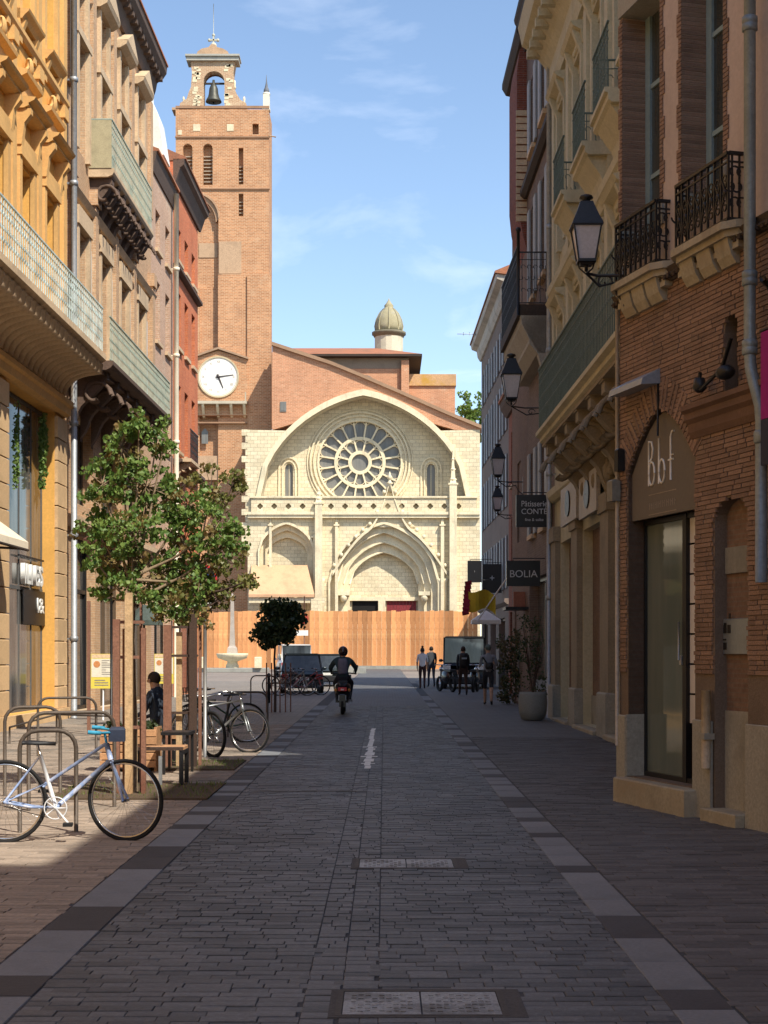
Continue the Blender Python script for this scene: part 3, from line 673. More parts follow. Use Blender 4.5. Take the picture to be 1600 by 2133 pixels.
# brick skin, one brick at a time (Toulouse bricks are long and thin)
def inside(pt, poly):
    x, y = pt; c = False; j = len(poly)-1
    for i in range(len(poly)):
        if (poly[i][1] > y) != (poly[j][1] > y) and x < (poly[j][0]-poly[i][0])*(y-poly[i][1])/(poly[j][1]-poly[i][1])+poly[i][0]: c = not c
        j = i
    return c
def lay(rows, hold, keep):
    out = []
    z0, z1, a, b = rows; z = z0; k = 0
    while z+.04 < z1:
        x = a-(.15 if k % 2 else 0)-rnd.uniform(0,.04)
        while x < b:
            l = rnd.choice((.36,.38,.28,.4,.16)); p, q = max(a, x), min(b, x+l-.012); x += l
            if q-p > .04:
                segs = [(p, q)]
                for h in hold:
                    ns = []
                    for (u, v) in segs:
                        m = 8; run = None
                        for i in range(m+1):
                            xx = u+(v-u)*i/m; ok = not inside((xx, z+.025), h)
                            if ok and run is None: run = xx
                            if (not ok or i == m) and run is not None:
                                e = xx if ok else u+(v-u)*(i-1)/m
                                if e-run > .03: ns.append((run, e))
                                run = None
                    segs = ns
                out += [(u, v, z) for u, v in segs if keep(u, v, z)]
        z += .046; k += 1
    return out
bl = lay((1.42, zstr-.03, .02, SW), [doorA, doorB, slot], lambda u, v, z: not (z < 1.47 and 0))
bl = [b_ for b_ in bl if not (b_[2] < at(1450,1500)[1] and b_[1] > sA1+.02)] 
bl.sort(key=lambda b_: -(b_[0]+b_[1])-(0)); vis = [b_ for b_ in bl if b_[0] < at(1605)]; near = vis[:290]; ns_ = set(map(id, near)); far = MB()
BC = {}
for b_ in bl:
    u, v, z = b_; dd = rnd.uniform(-.002,.003)
    if id(b_) in ns_:
        k = round((v-u)*50)/50
        if k not in BC: BC[k] = MB().box(-.03, .005, 0, k, 0, .038, .002).mesh('brick', M_rb)
        inst(BC[k], 'brick', B, (dd, u, z))
    else: far.box(-.03, .004+dd, u, v, z, z+.038)
tag(far.build('laid_bricks', M_rb, B), kind='stuff')
# reveals of the openings lined with brick (slightly proud of the mortar)
MB().strip([(-.012, *p) for p in doorA[1:]]+[(-.012,*doorA[0])], [(-.39, *p) for p in doorA[1:]]+[(-.39,*doorA[0])]).build('door_reveal', M_rbw, B)
# ring of voussoir bricks over the shop arch
va = MB(); n = 30; base = doorA[2:]
for i in range(n):
    t = (i+.5)/n*(len(base)-1); k = int(t); f = t-k; p = Vector(base[k]).lerp(Vector(base[k+1]), f); q = (Vector(base[k+1])-Vector(base[k])).normalized(); nn = Vector((q.y, -q.x))
    if nn.dot(p-Vector(((sA0+sA1)/2, zsp-.3))) < 0: nn = -nn
    a = p+nn*.01-q*.02; b = p+nn*.01+q*.02; c = p+nn*.34+q*.026; d = p+nn*.34-q*.026
    va.prism([a[:], b[:], c[:], d[:]], -.01, .012)
tag(va.build('arch_voussoirs', M_rb, B), kind='stuff')
# plinth slabs
zp = at(1320,1489)[1]; zq = at(1470,1500)[1]
each(MB().box(0,.03,.0,sA0,.0,zp-.01,.01), 'plinth_slab', M_plin, B); each(MB().box(0,.03,sA1+.02,sB0-.02,.0,zq,.01), 'plinth_slab', M_plin, B)
each(MB().box(0,.03,sB1+.02,SW,0,zq,.01), 'plinth_slab', M_plin, B)
each(MB().box(-.25,.02,sA0+.0,sA0+.02,.28,zp), 'plinth_slab', M_plin, B)
each(MB().box(-.4,.16,sA0-.02,sA1+.1,-.02,.27,.015).box(-.35,.12,sB0-.05,sB1,-.02,.12,.01), 'door_step', M_cst, B)
# shop door
M_dgl = glass('door_glass', (.11,.135,.12), .06, (.15,.17,.15))
DD = .23; sG0 = sA0+.01; sG1 = at(1432, d=-DD); b = MB(); x = -DD+.02
for s in (sG0, sG1-.035, sA1-.03): b.box(x-.04,x+.02,s,s+.035,.28,zt)
b.box(x-.03,x+.03,sG1,sG1+.07,.28,zt).box(x-.04,x+.02,sG0,sA1,.28,.33).box(x-.04,x+.02,sG0,sA1,zt-.05,zt)
dr = b.build('shop_door', M_blk, B); MB().box(x-.03,x-.01,sG0+.03,sG1-.03,.33,zt-.05).build('pane', M_dgl, dr)
b = MB(); z = .9
while z < zt: b.box(x-.02,x-.012,sG1+.075,sA1-.035,z,z+.29); z += .31
each(b, 'side_pane', mat('frosted_strip',(.62,.60,.6),.4,.05), dr)
MB().tube([(x+.05,sG1-.06,1.55),(x+.05,sG1-.06,1.95)], .012, 6).box(x,x+.03,sG1-.09,sG1-.04,1.5,1.6).build('handle', M_zinc, dr)
MB().box(-.42,-.40,sA0,sA1,.2,zt).build('interior', M_in, B)
# fascia in the arch
M_let = mat('cream_letter', (.72,.68,.60), .5, .05)
fas = MB(); sF = at(1318,d=-.06); kf = (sA1-.005-sF)/(sA1-sA0); pts = [(sF, zt), (sA1-.005, zt)]+[(sF+(p[0]-sA0)*kf, p[1]-.02) for p in doorA[2:]]; fas.prism(pts, -.10, -.055)
fo = fas.build('fascia', M_taupe, B)
def stroke(b, P, r=.014): b.tube([(-.05, p[0], p[1]) for p in P], r, 6)
def loopz(cs, cz, a, h): return [(cs+a*cos(t*pi/8), cz+h*sin(t*pi/8)) for t in range(17)]
sc = (at(1351,970,-.05)[0]); z0 = at(1355,1012,-.05)[1]; hL = at(1355,918,-.05)[1]-z0; wL = (at(1411,d=-.05)-sc)/3.15
b = MB()
for k in (0, 1):
    s = sc+k*wL*1.12; b1 = [(s+wL*.05, z0+hL*.0), (s+wL*.05, z0+hL*(.98 if k == 0 else 1.0))]; stroke(b, b1, .012)
    stroke(b, [(s+wL*.05+wL*.32*(1-cos(t)), z0+hL*.26+hL*.26*sin(t)) for t in [i*pi/6 for i in range(7)]], .012)
    stroke(b, [(s+wL*.05+wL*.32*(1-cos(t)), z0+hL*.26-hL*.26*sin(t)) for t in [i*pi/6 for i in range(7)]], .012)
    if k == 0: stroke(b, [(s+wL*.05, z0+hL*.98), (s+wL*.35, z0+hL*.96), (s+wL*.5, z0+hL*.8), (s+wL*.42, z0+hL*.62), (s+wL*.2, z0+hL*.53)], .012)
s = sc+2.3*wL; stroke(b, [(s+wL*.15, z0+hL*.02),(s+wL*.15, z0+hL*.95),(s+wL*.3,z0+hL*1.06),(s+wL*.5,z0+hL*1.06)], .012); stroke(b, [(s-wL*.08,z0+hL*.46),(s+wL*.45,z0+hL*.46)], .012); stroke(b, [(s+wL*.1,z0+hL*.56),(s+wL*.45,z0+hL*.56)], .009)
each(b, 'lettering', M_let, fo)
b = MB(); 
for zz in (at(1380,1026,-.05)[1], at(1380,1068,-.05)[1]): b.box(-.056,-.052,sc,sc+3*wL,zz,zz+.008)
for i in range(14):
    s = sc+.01+i*3*wL/14; zz = at(1380,1048,-.05)[1]; b.box(-.056,-.052,s,s+.008,zz-.04,zz+.03); 
    if i % 2: b.box(-.056,-.052,s,s+.03,zz,zz+.008)
b.build('small_print', mat('dull_print',(.30,.25,.2),.6), fo)
# second door: set back, rendered stone below, brick above
MB().box(-.18,-.12,sB0,sB1,.1,zq+.1).build('door_base', M_plin, B)
MB().box(-.18,-.14,sB0,sB1,zq+.1,zBt).build('door_infill', M_rbw, B)
p0 = at(1476,1193,-.02); p1 = at(1540,1140,-.02); MB().box(-.14,-.11,sB0+.02,sB1-.03,at(1510,1193)[1],at(1510,1138)[1]).build('meter_panel', mat('grey_panel',(.22,.215,.19),.6), B)
ib = MB().box(-.14,-.10,at(1505,d=-.1),sB1-.03,at(1525,1362,-.1)[1],at(1525,1288,-.1)[1],.01).build('intercom', mat('steel_plate',(.30,.34,.37),.35,.1,5,.1,.6), B)
c0 = at(1505,d=-.1); cz = at(1525,1362,-.1)[1]; b = MB()
for i, (s, z, w, h) in enumerate(((.15,.34,.035,.05),(.04,.28,.05,.02),(.03,.2,.06,.08),(.12,.2,.06,.08),(.02,.13,.06,.015),(.03,.04,.06,.07))): b.box(-.10,-.095,c0+s*.9,c0+s*.9+w,cz+z,cz+z+h)
each(b, 'buttons', M_blk, ib)
MB().box(-.14,-.11,sB1-.035,sB1-.0,.12,zBs).build('door_edge', M_blk, B)
MB().box(-.41,-.4,sC0,sC1,at(1508,855)[1],at(1508,690)[1]).build('slot_infill', M_rbw, B)
# brick cornice over the second door with a thin moulding
b = MB(); za = at(1440,925)[1]; zbb = za+.42; s0 = at(1444); s1 = SW
mould(b, s0, s1, [(.02,za+.04),(.05,za+.10),(.06,za+.18),(.10,za+.22),(.10,za+.28),(.14,za+.31),(.14,za+.36)], 0); b.build('door_cornice', mat('brown_moulding',(.15,.09,.065),.8,.2,5,.3), B)
# string course and stone ledges
b = MB(); mould(b, 0, SW, [(.04,zstr-.1),(.1,zstr-.06),(.06,zstr-.02),(.09,zstr+.03),(.05,zstr+.05)]); 
each(b, 'string_course', mat('dark_moulding',(.07,.055,.045),.9,.4,9,.6), B)
b = MB(); k = 0; s = .03
while s < SW: b.box(.05,.095+.008*(k % 3),s,s+.05,zstr-.09,zstr-.045); s += .1; k += 1
each(b, 'string_studs', M_dark, B)
def jamb(w, z0, z1):
    b = MB(); z = z0; k = 0
    while z < z1-.03:
        e = .10 if (k//5) % 2 else .06
        for s, q in ((w[0]-e, w[0]), (w[1], w[1]+e)): b.box(-.02,.010,s,q,z,z+.038)
        for s in w: 
            q = s+(.006 if s == w[0] else -.006); a, c = sorted((s-.02 if s == w[0] else s+.02, q)); b.box(-.35,.008,a,c,z,z+.038)
        z += .046; k += 1
    return b
for w in (w1, w2):
    o = jamb(w, zstr+.75, zw1t).build('brick_jamb', M_rb, B); tag(o, kind='stuff')
    each(MB().box(-.36,.03,w[0]-.08,w[0]+.006,zstr+.55,zstr+.78,.01).box(-.36,.03,w[1]-.006,w[1]+.09,zstr+.55,zstr+.78,.01), 'jamb_base', M_plin, B)
    MB().box(-.36,.03,w[0]-.06,w[1]+.06,zw1t-.02,zw1t+.3,.01).build('lintel', M_plin, B)
    f = MB(); f.box(-.34,-.27,w[0],w[0]+.12,zstr+.5,zw1t).box(-.34,-.27,w[1]-.12,w[1],zstr+.5,zw1t).box(-.34,-.28,(w[0]+w[1])/2-.05,(w[0]+w[1])/2+.05,zstr+.5,zw1t)
    for z in (1.3,2.3,3.3): f.box(-.33,-.28,w[0]+.1,w[1]-.1,zstr+z,zstr+z+.05)
    o = f.build('french_window', M_blue, B); MB().box(-.32,-.30,w[0]+.1,w[1]-.1,zstr+.5,zw1t).build('pane', M_gl, o)
def balconet(a, b_, zs, label_i):
    """stone ledge on two blocks with a black wrought iron front, ends canted"""
    pr = .15; w = b_-a
    lb = MB(); lb.prism([(0,a-.1),(pr-.02,a-.03),(pr+.07,a+.1),(pr+.07,b_-.1),(pr-.02,b_+.03),(0,b_+.1)], zs-.07, zs, 'z'); lb.prism([(0,a-.05),(pr-.06,a),(pr+.02,a+.12),(pr+.02,b_-.12),(pr-.06,b_),(0,b_+.05)], zs-.13, zs-.07, 'z'); lb.build('balcony_ledge', M_cst, B)
    for s in (a+.12, a+w*.5-.14, b_-.4):
        each(MB().prism([(0,zs-.36),(.05,zs-.36),(.10,zs-.28),(pr-.02,zs-.18),(pr-.01,zs-.13),(0,zs-.13)], s, s+.28, 'y'), 'ledge_block', M_cst, B)
    MB().box(0,pr-.06,a,b_,zs-.24,zs-.13).build('ledge_soffit', M_cst, B)
    g = thing('x', None, None); bpy.data.objects.remove(g)
    me = rail_panel(('bb', round(w,2)), w-.16, .64, M_blk, 1); o = inst(me, 'railing_panel', B, (pr, a+.08, zs+.02))
    me2 = rail_panel(('bbs',), pr, .64, M_blk, 0)
    for s in (a+.08, b_-.08): inst(me2, 'railing_panel', B, (pr, s, zs+.02), pi/2)
zl = at(1325,572,.15)[1]-.0
balconet(at(1277,d=.15), at(1374,d=.15), zl, 1); balconet(at(1401,d=.15), at(1526,d=.15), zl+.0, 2)
# grey lamp tablet on an arm
p0 = at(1302,812,.3); t = FB.thing('wall_light', 'slim grey oblong wall light above the taupe shop arch', 'wall light')
a = at(1302,d=.02); c = at(1372,d=.02); z0 = at(1340,812)[1]
MB().add([(.0,a,z0),(.22,a,z0-.02),(.22,c,z0-.02),(.0,c,z0),(.0,a,z0+.16),(.2,a,z0+.05),(.2,c,z0+.05),(.0,c,z0+.16)], [(0,1,2,3),(4,5,6,7),(0,1,5,4),(3,2,6,7),(1,2,6,5),(0,3,7,4)]).build('housing', mat('blue_grey_metal',(.30,.35,.42),.4,.1,5,.1,.4), t)
MB().tube([(.02,c-.02,z0),(.02,c-.02,z0-.55)], .012, 5).build('cable', M_blk, t)
t = FB.thing('wall_spotlight', 'black spotlight with curved arm lying on the brown moulding beside the grey drainpipe', 'spotlight')
s = at(1478); e = at(1550); z = za+.42; MB().tube([(.1,s,z+.22),(.12,s+.02,z+.05),(.14,s+.1,z+.04),(.15,e-.15,z+.16),(.12,e-.02,z+.42)], .02, 6).build('arm', M_blk, t)
each(MB().ball((.13,e-.12,z+.12),(.09,.12,.07),8,6).lathe([(.03,z+.02),(.07,z+.06),(.05,z+.16)], .12, s+.03, 8), 'lamp_head', M_blk, t)
# pipes
M_pipe = mat('grey_pipe', (.22,.26,.28), .45, .2, 4, .2, .35, stain=.3, streak=.3)
t = FB.thing('drainpipe', 'large grey drainpipe with an offset bend at the right end of the brick shop building', 'drainpipe', 'rainwater pipes on the facades')
s = at(1562,d=.14); s2 = at(1586,d=.14); zk = at(1562,770,.14)[1]
MB().tube([(.14,s,H_B),(.14,s,zk+.15),(.14,s+.02,zk),(.14,s2-.02,zk-.35),(.14,s2,zk-.5),(.14,s2,2.25)], .055, 12).build('pipe', M_pipe, t)
for z in (at(1562,50,.14)[1], at(1562,580,.14)[1], zk+.2): MB().lathe([(.058,z-.07),(.072,z-.06),(.072,z-.01),(.064,z),(.072,z+.01),(.072,z+.06),(.058,z+.07)], .14, s, 12).build('collar', M_pipe, t)
MB().lathe([(.058,zk-.7),(.07,zk-.68),(.07,zk-.6),(.058,zk-.58)], .14, s2, 12).build('collar', M_pipe, t)
t = FB.thing('downpipe_shoe', 'short buff cast iron pipe with bracket on the stone base between the two doors', 'pipe')
s = at(1471,d=.06); za_ = at(1471,1600,.06)[1]; zb_ = at(1471,1438,.06)[1]
MB().tube([(.06,s,za_),(.06,s,zb_)], .045, 10).build('pipe', mat('buff_iron',(.42,.34,.24),.6), t); MB().box(.0,.11,s-.06,s+.06,za_+.28,za_+.34).build('bracket', M_plin, t)
t = FB.thing('cable_pipe', 'thin beige conduit with a grey box on the brick shop building edge', 'conduit', 'conduits')
MB().tube([(.03,.02,.6),(.03,.02,zstr-.05)], .022, 6).build('pipe', mat('beige_conduit',(.42,.36,.29),.7), t)
zz = at(1280,1025)[1]; MB().box(.02,.12,-.06,.09,zz-.12,zz+.12,.02).build('junction_box', mat('old_box',(.2,.19,.16),.7), t); MB().box(.02,.1,.10,.2,zz+.2,zz+.45,.02).build('bell', M_blk, t)
t = FB.thing('banner', 'magenta and navy banner hanging at the right edge beside the drainpipe', 'banner'); s = at(1587,d=.25); 
zt_ = at(1595,690,.25)[1]; zm = at(1595,872,.25)[1]; zl_ = at(1595,968,.25)[1]
MB().box(.24,.26,s,s+.5,zm,zt_).build('upper_cloth', mat('magenta_cloth',(.30,.012,.17),.8,.1), t); MB().box(.24,.26,s,s+.5,zl_,zm-.004).build('lower_cloth', mat('navy_cloth',(.03,.035,.06),.8,.1), t)
MB().tube([(.0,s-.02,zt_+.02),(.25,s-.02,zt_+.02),(.25,s+.5,zt_+.02)], .012, 6).tube([(0,s+.04,zt_+.15),(.1,s-.02,zt_+.3),(.2,s+.03,zt_+.42),(.3,s+.1,zt_+.45)], .03, 6).build('rod', M_blk, t)
# ------------------------------------------------------------ wall lanterns
def lantern(loc, a, wl, scale, label, arm=.6):
    t = thing('wall_lantern', label, 'street lamp', loc, a, 'black lanterns on brackets along the right facades'); k = scale
    def fr4(z0, w0, z1, w1, b, bars=.012):
        for sx in (-1,1):
            for sy in (-1,1): b.tube([(sx*w0,sy*w0,z0),(sx*w1,sy*w1,z1)], bars, 4, sm=False)
    b = MB(); z0, z1 = .0, .42*k; w0, w1 = .10*k, .165*k
    fr4(z0, w0, z1, w1, b); 
    for z, w in ((z0, w0), (z1, w1)): b.box(-w-.01,w+.01,-w-.01,w+.01,z-.015,z+.015)
    b.lathe([(.10*k,-.05*k),(.12*k,-.02*k),(.1*k,0)], 0, 0, 4, False)
    b.build('frame', M_blk, t)
    g = MB(); g.lathe([(w0*1.33,z0+.01),(w1*1.33,z1-.01)], 0, 0, 4, False); g.build('glass_panes', mat('milky_glass',(.50,.48,.50),.25,.12,6,.05), t)
    c = MB(); c.lathe([(w1*1.62,z1),(w1*1.55,z1+.03*k),(w1*1.2,z1+.12*k),(w1*.72,z1+.27*k),(w1*.66,z1+.3*k)], 0, 0, 4, False); c.lathe([(w1*.4,z1+.29*k),(w1*.3,z1+.33*k),(w1*.55,z1+.35*k),(w1*.45,z1+.38*k),(.01,z1+.4*k)], 0, 0, 8); c.build('cap', M_blk, t)
    br = MB(); br.tube([(0,0,-.03),(0,-.02,-.12*k)], .02, 6)
    for sx in (-1, 1): br.tube([(sx*w0,0,-.01),(sx*w0*.8,0,-.08*k),(0,0,-.15*k)], .01, 5)
    L = arm; br.tube([(0,0,-.14*k),(L*.3,0,-.17*k),(L,0,-.17*k)], .016, 6); br.tube([(0,0,-.14*k),(L*.35,0,-.3*k),(L*.7,0,-.26*k),(L*.8,0,-.4*k),(L,0,-.5*k)], .014, 6)
    P = [(L*.45+.1*(1-i/14)*cos(i*.5), 0, -.25*k+.1*(1-i/14)*sin(i*.5)) for i in range(14)]; br.tube(P, .01, 5)
    br.box(L-.02,L,-.04,.04,-.55*k,-.05*k); br.build('bracket', M_blk, t)
    MB().ball((0,0,.17*k),(.045*k,.045*k,.09*k),8,6).build('bulb', mat('bulb_glass',(.7,.68,.64),.3), t); return t
def lan(px, pybase, pytop, Y, arm, label):
    Z = PZ(pybase, Y); k = (pybase-pytop)*Y/3200/.80; lantern((PX(px, Y), Y, Z), 0, .1, k, label, arm)
lan(1221, 545, 408, 16.7, .42, 'biggest black lantern, at the corner of the brick shop building')
lan(1065, 830, 738, 36.5, 1.05, 'black lantern just left of the long green balcony')
lan(1037, 990, 925, 45.0, .75, 'black lantern above the black patisserie sign')
lan(1036, 1062, 1012, 56, .9, 'smallest black lantern, low over the far end of the right row')
# ------------------------------------------------------------ cream classical building
FR = Fr(4.67, 0, R(180.77))
def q(px, py=None, d=0): return FR.at(px, py, d)
M_cr = mat('cream_stucco', (.50,.45,.31), .88, .14, 3, .25, stain=.22, streak=.4)
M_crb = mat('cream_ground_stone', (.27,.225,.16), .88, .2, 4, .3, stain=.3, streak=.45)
C2 = FR.thing('cream_classical_building', 'cream classical building with carved consoles under a long green iron balcony', 'building')
sa, sb = -37.5, -17.2; T = 16.9
core(C2, sa, sb, 0, T, M_cr); cen = [-35.6+2.75*i for i in range(7)]; holes = []
for c in cen: holes += [rect(c-.5,c+.5,6.45,9.3), rect(c-.5,c+.5,11.15,14.2)]
gh = [rect(-36.3,-33.7,.15,4.25), rect(-32.6,-29.6,.15,4.25), rect(-28.4,-25.8,.15,4.25), rect(-24.8,-22.2,.15,4.25)]
MB().wall(rect(sa,sb,0,T), holes+gh, 0, .3).build('wall', M_cr, C2)
for c in cen:
    window(C2, c-.5, c+.5, 6.45, 9.3, -.28, M_wfr, M_gl, 2, 3); window(C2, c-.5, c+.5, 11.15, 14.2, -.28, M_wfr, M_gl, 2, 3)
    b = MB()
    for z0, z1 in ((6.4,9.5),(11.1,14.4)):
        for s in (-1, 1): b.box(0,.12,c+s*.62-.1,c+s*.62+.1,z0,z1); b.prism([(0,z1-.2),(.12,z1-.15),(.3,z1+.3),(0,z1+.35)], c+s*.62-.08, c+s*.62+.08, 'y')
        mould(b, c-.85, c+.85, [(.1,z1),(.14,z1+.25),(.3,z1+.33),(.36,z1+.42),(.05,z1+.46)])
        for k in range(5): b.ball((.12,c-.24+.12*k,z1+.12),(.05,.06,.07),6,4)
    each(b, 'window_surround', M_cr, C2)
for c in [cen[0]-1.15]+[x+1.38 for x in cen]:
    if sa < c < sb: MB().box(0,.14,c-.2,c+.2,6.3,14.9).box(0,.2,c-.25,c+.25,14.9,15.2).box(0,.18,c-.24,c+.24,6.3,6.7).build('pilaster', M_cr, C2)
b = MB(); mould(b, sa, sb, [(.1,15.2),(.16,15.4),(.16,15.8),(.3,16.0),(.55,16.3),(.8,16.45),(.85,16.7),(.9,16.9)]); mould(b, sa, sb, [(.08,10.2),(.2,10.3),(.22,10.45),(.05,10.5)]); mould(b, sa, sb, [(.1,5.3),(.2,5.4),(.22,5.55),(.05,5.6)]); each(b, 'cornice', M_cr, C2)
md = MB().box(.16,.7,-.1,.1,-.2,0).mesh('modillion', M_cr); s = sa+.2
while s < sb: inst(md, 'modillion', C2, (0, s, 16.3)); s += .6
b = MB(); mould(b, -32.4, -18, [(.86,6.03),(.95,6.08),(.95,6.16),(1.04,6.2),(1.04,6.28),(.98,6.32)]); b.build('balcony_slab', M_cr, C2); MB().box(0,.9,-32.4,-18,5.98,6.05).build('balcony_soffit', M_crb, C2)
M_gr3 = mat('dark_green_iron', (.12,.155,.125), .65, .3, 12, .3); railing(C2, .97, -32.4, -18, 6.33, 7.62, M_gr3, 0, 1.1); inst(rail_panel(('c2e',), .95, 1.29, M_gr3, 0), 'railing_panel', C2, (.97, -32.4, 6.33), pi/2)
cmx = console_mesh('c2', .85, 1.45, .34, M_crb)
for i in range(9):
    o = inst(cmx, 'console', C2, (0, -32.0+i*1.5, 5.95))
sw = MB()   # carved swags between consoles
for i in range(8):
    c = -31.25+i*1.5; P = [(.1+.05*sin(t*pi), c-.5+1.0*t, 5.3-.35*sin(t*pi)) for t in [k/8 for k in range(9)]]; sw.tube(P, [.03+.06*sin(k/8*pi) for k in range(9)], 7)
    sw.ball((.15,c,4.98),(.12,.16,.2),8,6)
    for k in range(6): sw.ball((.14,c-.4+.16*k,5.15-.25*sin((k+.5)/6*pi)),(.08,.08,.09),6,4)
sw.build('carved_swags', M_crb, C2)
for i, Yf in enumerate((33.2, 30.2, 27.5, 24.7)):
    s0 = -Yf; s1 = s0+1.7; z = 11.05
    b = MB(); mould(b, s0, s1, [(.5,z-.15),(.56,z-.1),(.56,z),(.62,z+.02),(.62,z+.1)]); b.build('balcony_slab', M_cr, C2)
    MB().prism([(0,z-1.0),(.1,z-.95),(.25,z-.5),(.5,z-.15),(0,z-.15)], s0+.12, s1-.12, 'y').build('balcony_bracket', M_cr, C2)
    railing(C2, .56, s0, s1, z+.1, z+1.22, M_gr3, 0, 1.7); inst(rail_panel(('c2f',), .55, 1.12, M_gr3, 0), 'railing_panel', C2, (.56, s0, z+.1), pi/2)
# ground floor: stone pilasters, brick panels, doors
for (a, c) in ((-37.45,-36.4),(-33.6,-32.7),(-29.5,-28.5),(-25.7,-24.9),(-22.1,-19)):
    MB().box(0,.13,a,c,.9,4.3).box(0,.18,a-.05,c+.05,4.3,4.65).build('pilaster', M_crb, C2)
    each(MB().box(0,.19,a-.05,c+.05,0,.9,.03), 'pilaster_base', M_plin, C2)
for i, h in enumerate(gh):
    a, c = h[0][0], h[1][0]
    MB().box(-.3,-.2,a,a+1.0,.75,4.25).build('brick_panel', M_rbw, C2); MB().box(-.3,-.17,a,a+1.0,.15,.75).build('brick_panel_base', M_plin, C2)
    f = MB().box(-.3,-.22,a+1.0,a+1.08,.15,4.2).box(-.3,-.22,c-.08,c,.15,4.2).box(-.3,-.22,a+1.08,c-.08,4.1,4.2).box(-.3,-.22,a+1.08,c-.08,3.0,3.07).build('shop_window', M_blk, C2); MB().box(-.32,-.29,a+1,c,.15,4.25).build('pane', M_glb, f)
    each(MB().box(-.3,.25,a,c,0,.14,.02), 'door_step', M_cst, C2)
for i, (pa, pb, ya, yb) in enumerate(((1168,1200,1085,1010),(1206,1242,1070,985))):
    t = FR.thing('fascia_sign', ['white shop sign with black roundel, left of the pair above the brown doors','white shop sign with black roundel, right of the pair above the brown doors'][i], 'sign', 'roundel signs over the brown shopfront')
    s0, z0 = q(pa, ya, .22); s1, z1 = q(pb, yb, .22); s1 = q(pb, d=.22); zc = (q(pa,ya,.22)[1]+q(pb,yb,.22)[1])/2
    MB().box(.14,.22,s0,s1,zc-.42,zc+.42,.01).build('panel', mat('off_white_panel',(.42,.37,.31),.6), t); MB().lathe([(.3,.0),(.3,.05),(.26,.06)], 0, 0, 20)
    r = MB(); r.ring([((s0+s1)/2+.34*cos(k*pi/12), zc+.28*sin(k*pi/12)) for k in range(24)], [((s0+s1)/2+.02*cos(k*pi/12), zc+.02*sin(k*pi/12)) for k in range(24)], .22, .25, closed=True); r.build('roundel', M_blk, t)
downpipe(FR, -37.3, .16, 0, 16.2, .06, M_zinc, 'grey drainpipe at the far end of the cream classical building', (3,6,9,12,15))
# ------------------------------------------------------------ brown building, its red corner
M_bs = brick('soot_brick', (.21,.145,.11), (.17,.115,.09), (.22,.18,.145), .3, .065, .008, .35)
C3 = FR.thing('brown_brick_building', 'tall soot brown brick building with a railed balcony on a carved stone bracket', 'building')
core(C3, -43.8, -37.52, 0, 19.6, M_bs); hs = []
for c in (-42.2,-39.6):
    for z0, z1 in ((4.9,7.2),(11.4,14.0),(15.5,17.6)): hs.append(rect(c-.5,c+.5,z0,z1))
MB().wall(rect(-43.8,-37.52,0,19.6), hs+[rect(-43.2,-38.2,.2,3.7)], 0, .25).build('wall', M_bs, C3)
for h in hs:
    window(C3, h[0][0], h[1][0], h[0][1], h[2][1], -.24, M_wfr, M_gl, 2, 3); c = h[0][0]+.5
    MB().box(0,.12,c-.6,c+.6,h[0][1]-.12,h[0][1]).build('sill', M_st2, C3)
    for s in (-1, 1): MB().box(.02,.07,min(c+s*.52,c+s*.98),max(c+s*.52,c+s*.98),h[0][1],h[2][1]).build('shutter', M_shut, C3)
w = MB().box(-.25,-.18,-43.2,-38.2,3.6,3.7).box(-.25,-.18,-41,-40.9,.2,3.6).build('shop_window', M_blk, C3); MB().box(-.27,-.24,-43.2,-38.2,.2,3.6).build('pane', M_glb, w)
b = MB(); mould(b, -43.8, -37.52, [(.08,18.8),(.12,18.95),(.12,19.1),(.26,19.25),(.3,19.5),(.36,19.6),(.38,19.7)]); mould(b, -43.8, -37.5, [(.08,14.6),(.2,14.7),(.2,14.85)]); each(b, 'cornice', M_dark, C3)
s0 = -43.4; s1 = -38.6; z = PZ(632, 38.6); MB().box(0,.80,s0,s1,z-.3,z-.02).build('balcony_slab', M_dark, C3)
railing(C3, .76, s0, s1, z, z+1.55, M_blk, 0, 1.2)
for s in (s1,): inst(rail_panel(('c3',), .76, 1.3, M_blk, 0), 'railing_panel', C3, (.76, s, z), pi/2)
MB().tube([(.78,s1,z-.3),(.78,s1,z+1.8)], .04, 6).ball((.78,s1,z+1.85),.07,6,5).build('corner_post', M_blk, C3)
b = MB(); b.prism([(0,z-1.9),(.12,z-1.8),(.3,z-1.2),(.66,z-.55),(.72,z-.3),(0,z-.3)], s1-.3, s1, 'y'); mould(b, s0, s1, [(.3,z-1.25),(.5,z-1.0),(.5,z-.9),(.7,z-.5),(.7,z-.3)]); b.build('carved_bracket', mat('pale_bracket',(.36,.33,.27),.85,.2,4,.4), C3)
C4 = FR.thing('red_corner_building', 'narrow red brick house front with a bowed quoined edge, high against the sky', 'building')
core(C4, -48.2, -43.82, 0, 19.3, M_bs, -.05); e = MB()
e.wall(rect(-48.2,-43.82,0,19.3), [rect(-46.6,-45.6,12.2,14.4), rect(-46.6,-45.6,15.6,17.6), rect(-46.6,-45.6,5,7.4), rect(-47.4,-44.8,.2,3.2)], 0, .2, .3); e.build('wall', mat('x', (1,1,1)) if 0 else M_rbw, C4)
for z0, z1 in ((12.2,14.4),(15.6,17.6),(5,7.4)): window(C4, -46.6, -45.6, z0, z1, -.18, M_wfr, M_gl)
MB().box(-.2,-.15,-47.4,-44.8,.2,3.2).build('door', M_dark, C4)
M_rb2 = brick('red_oriel', (.25,.07,.04), (.19,.055,.035), (.22,.13,.1), .3, .065, .008, .3)
MB().prism([(0,13.2),(.1,13.6),(.22,14.2),(.28,14.8),(.28,18.3),(.2,18.9),(0,19.2)], -46.2, -43.9, 'y').build('bowed_front', M_rb2, C4)
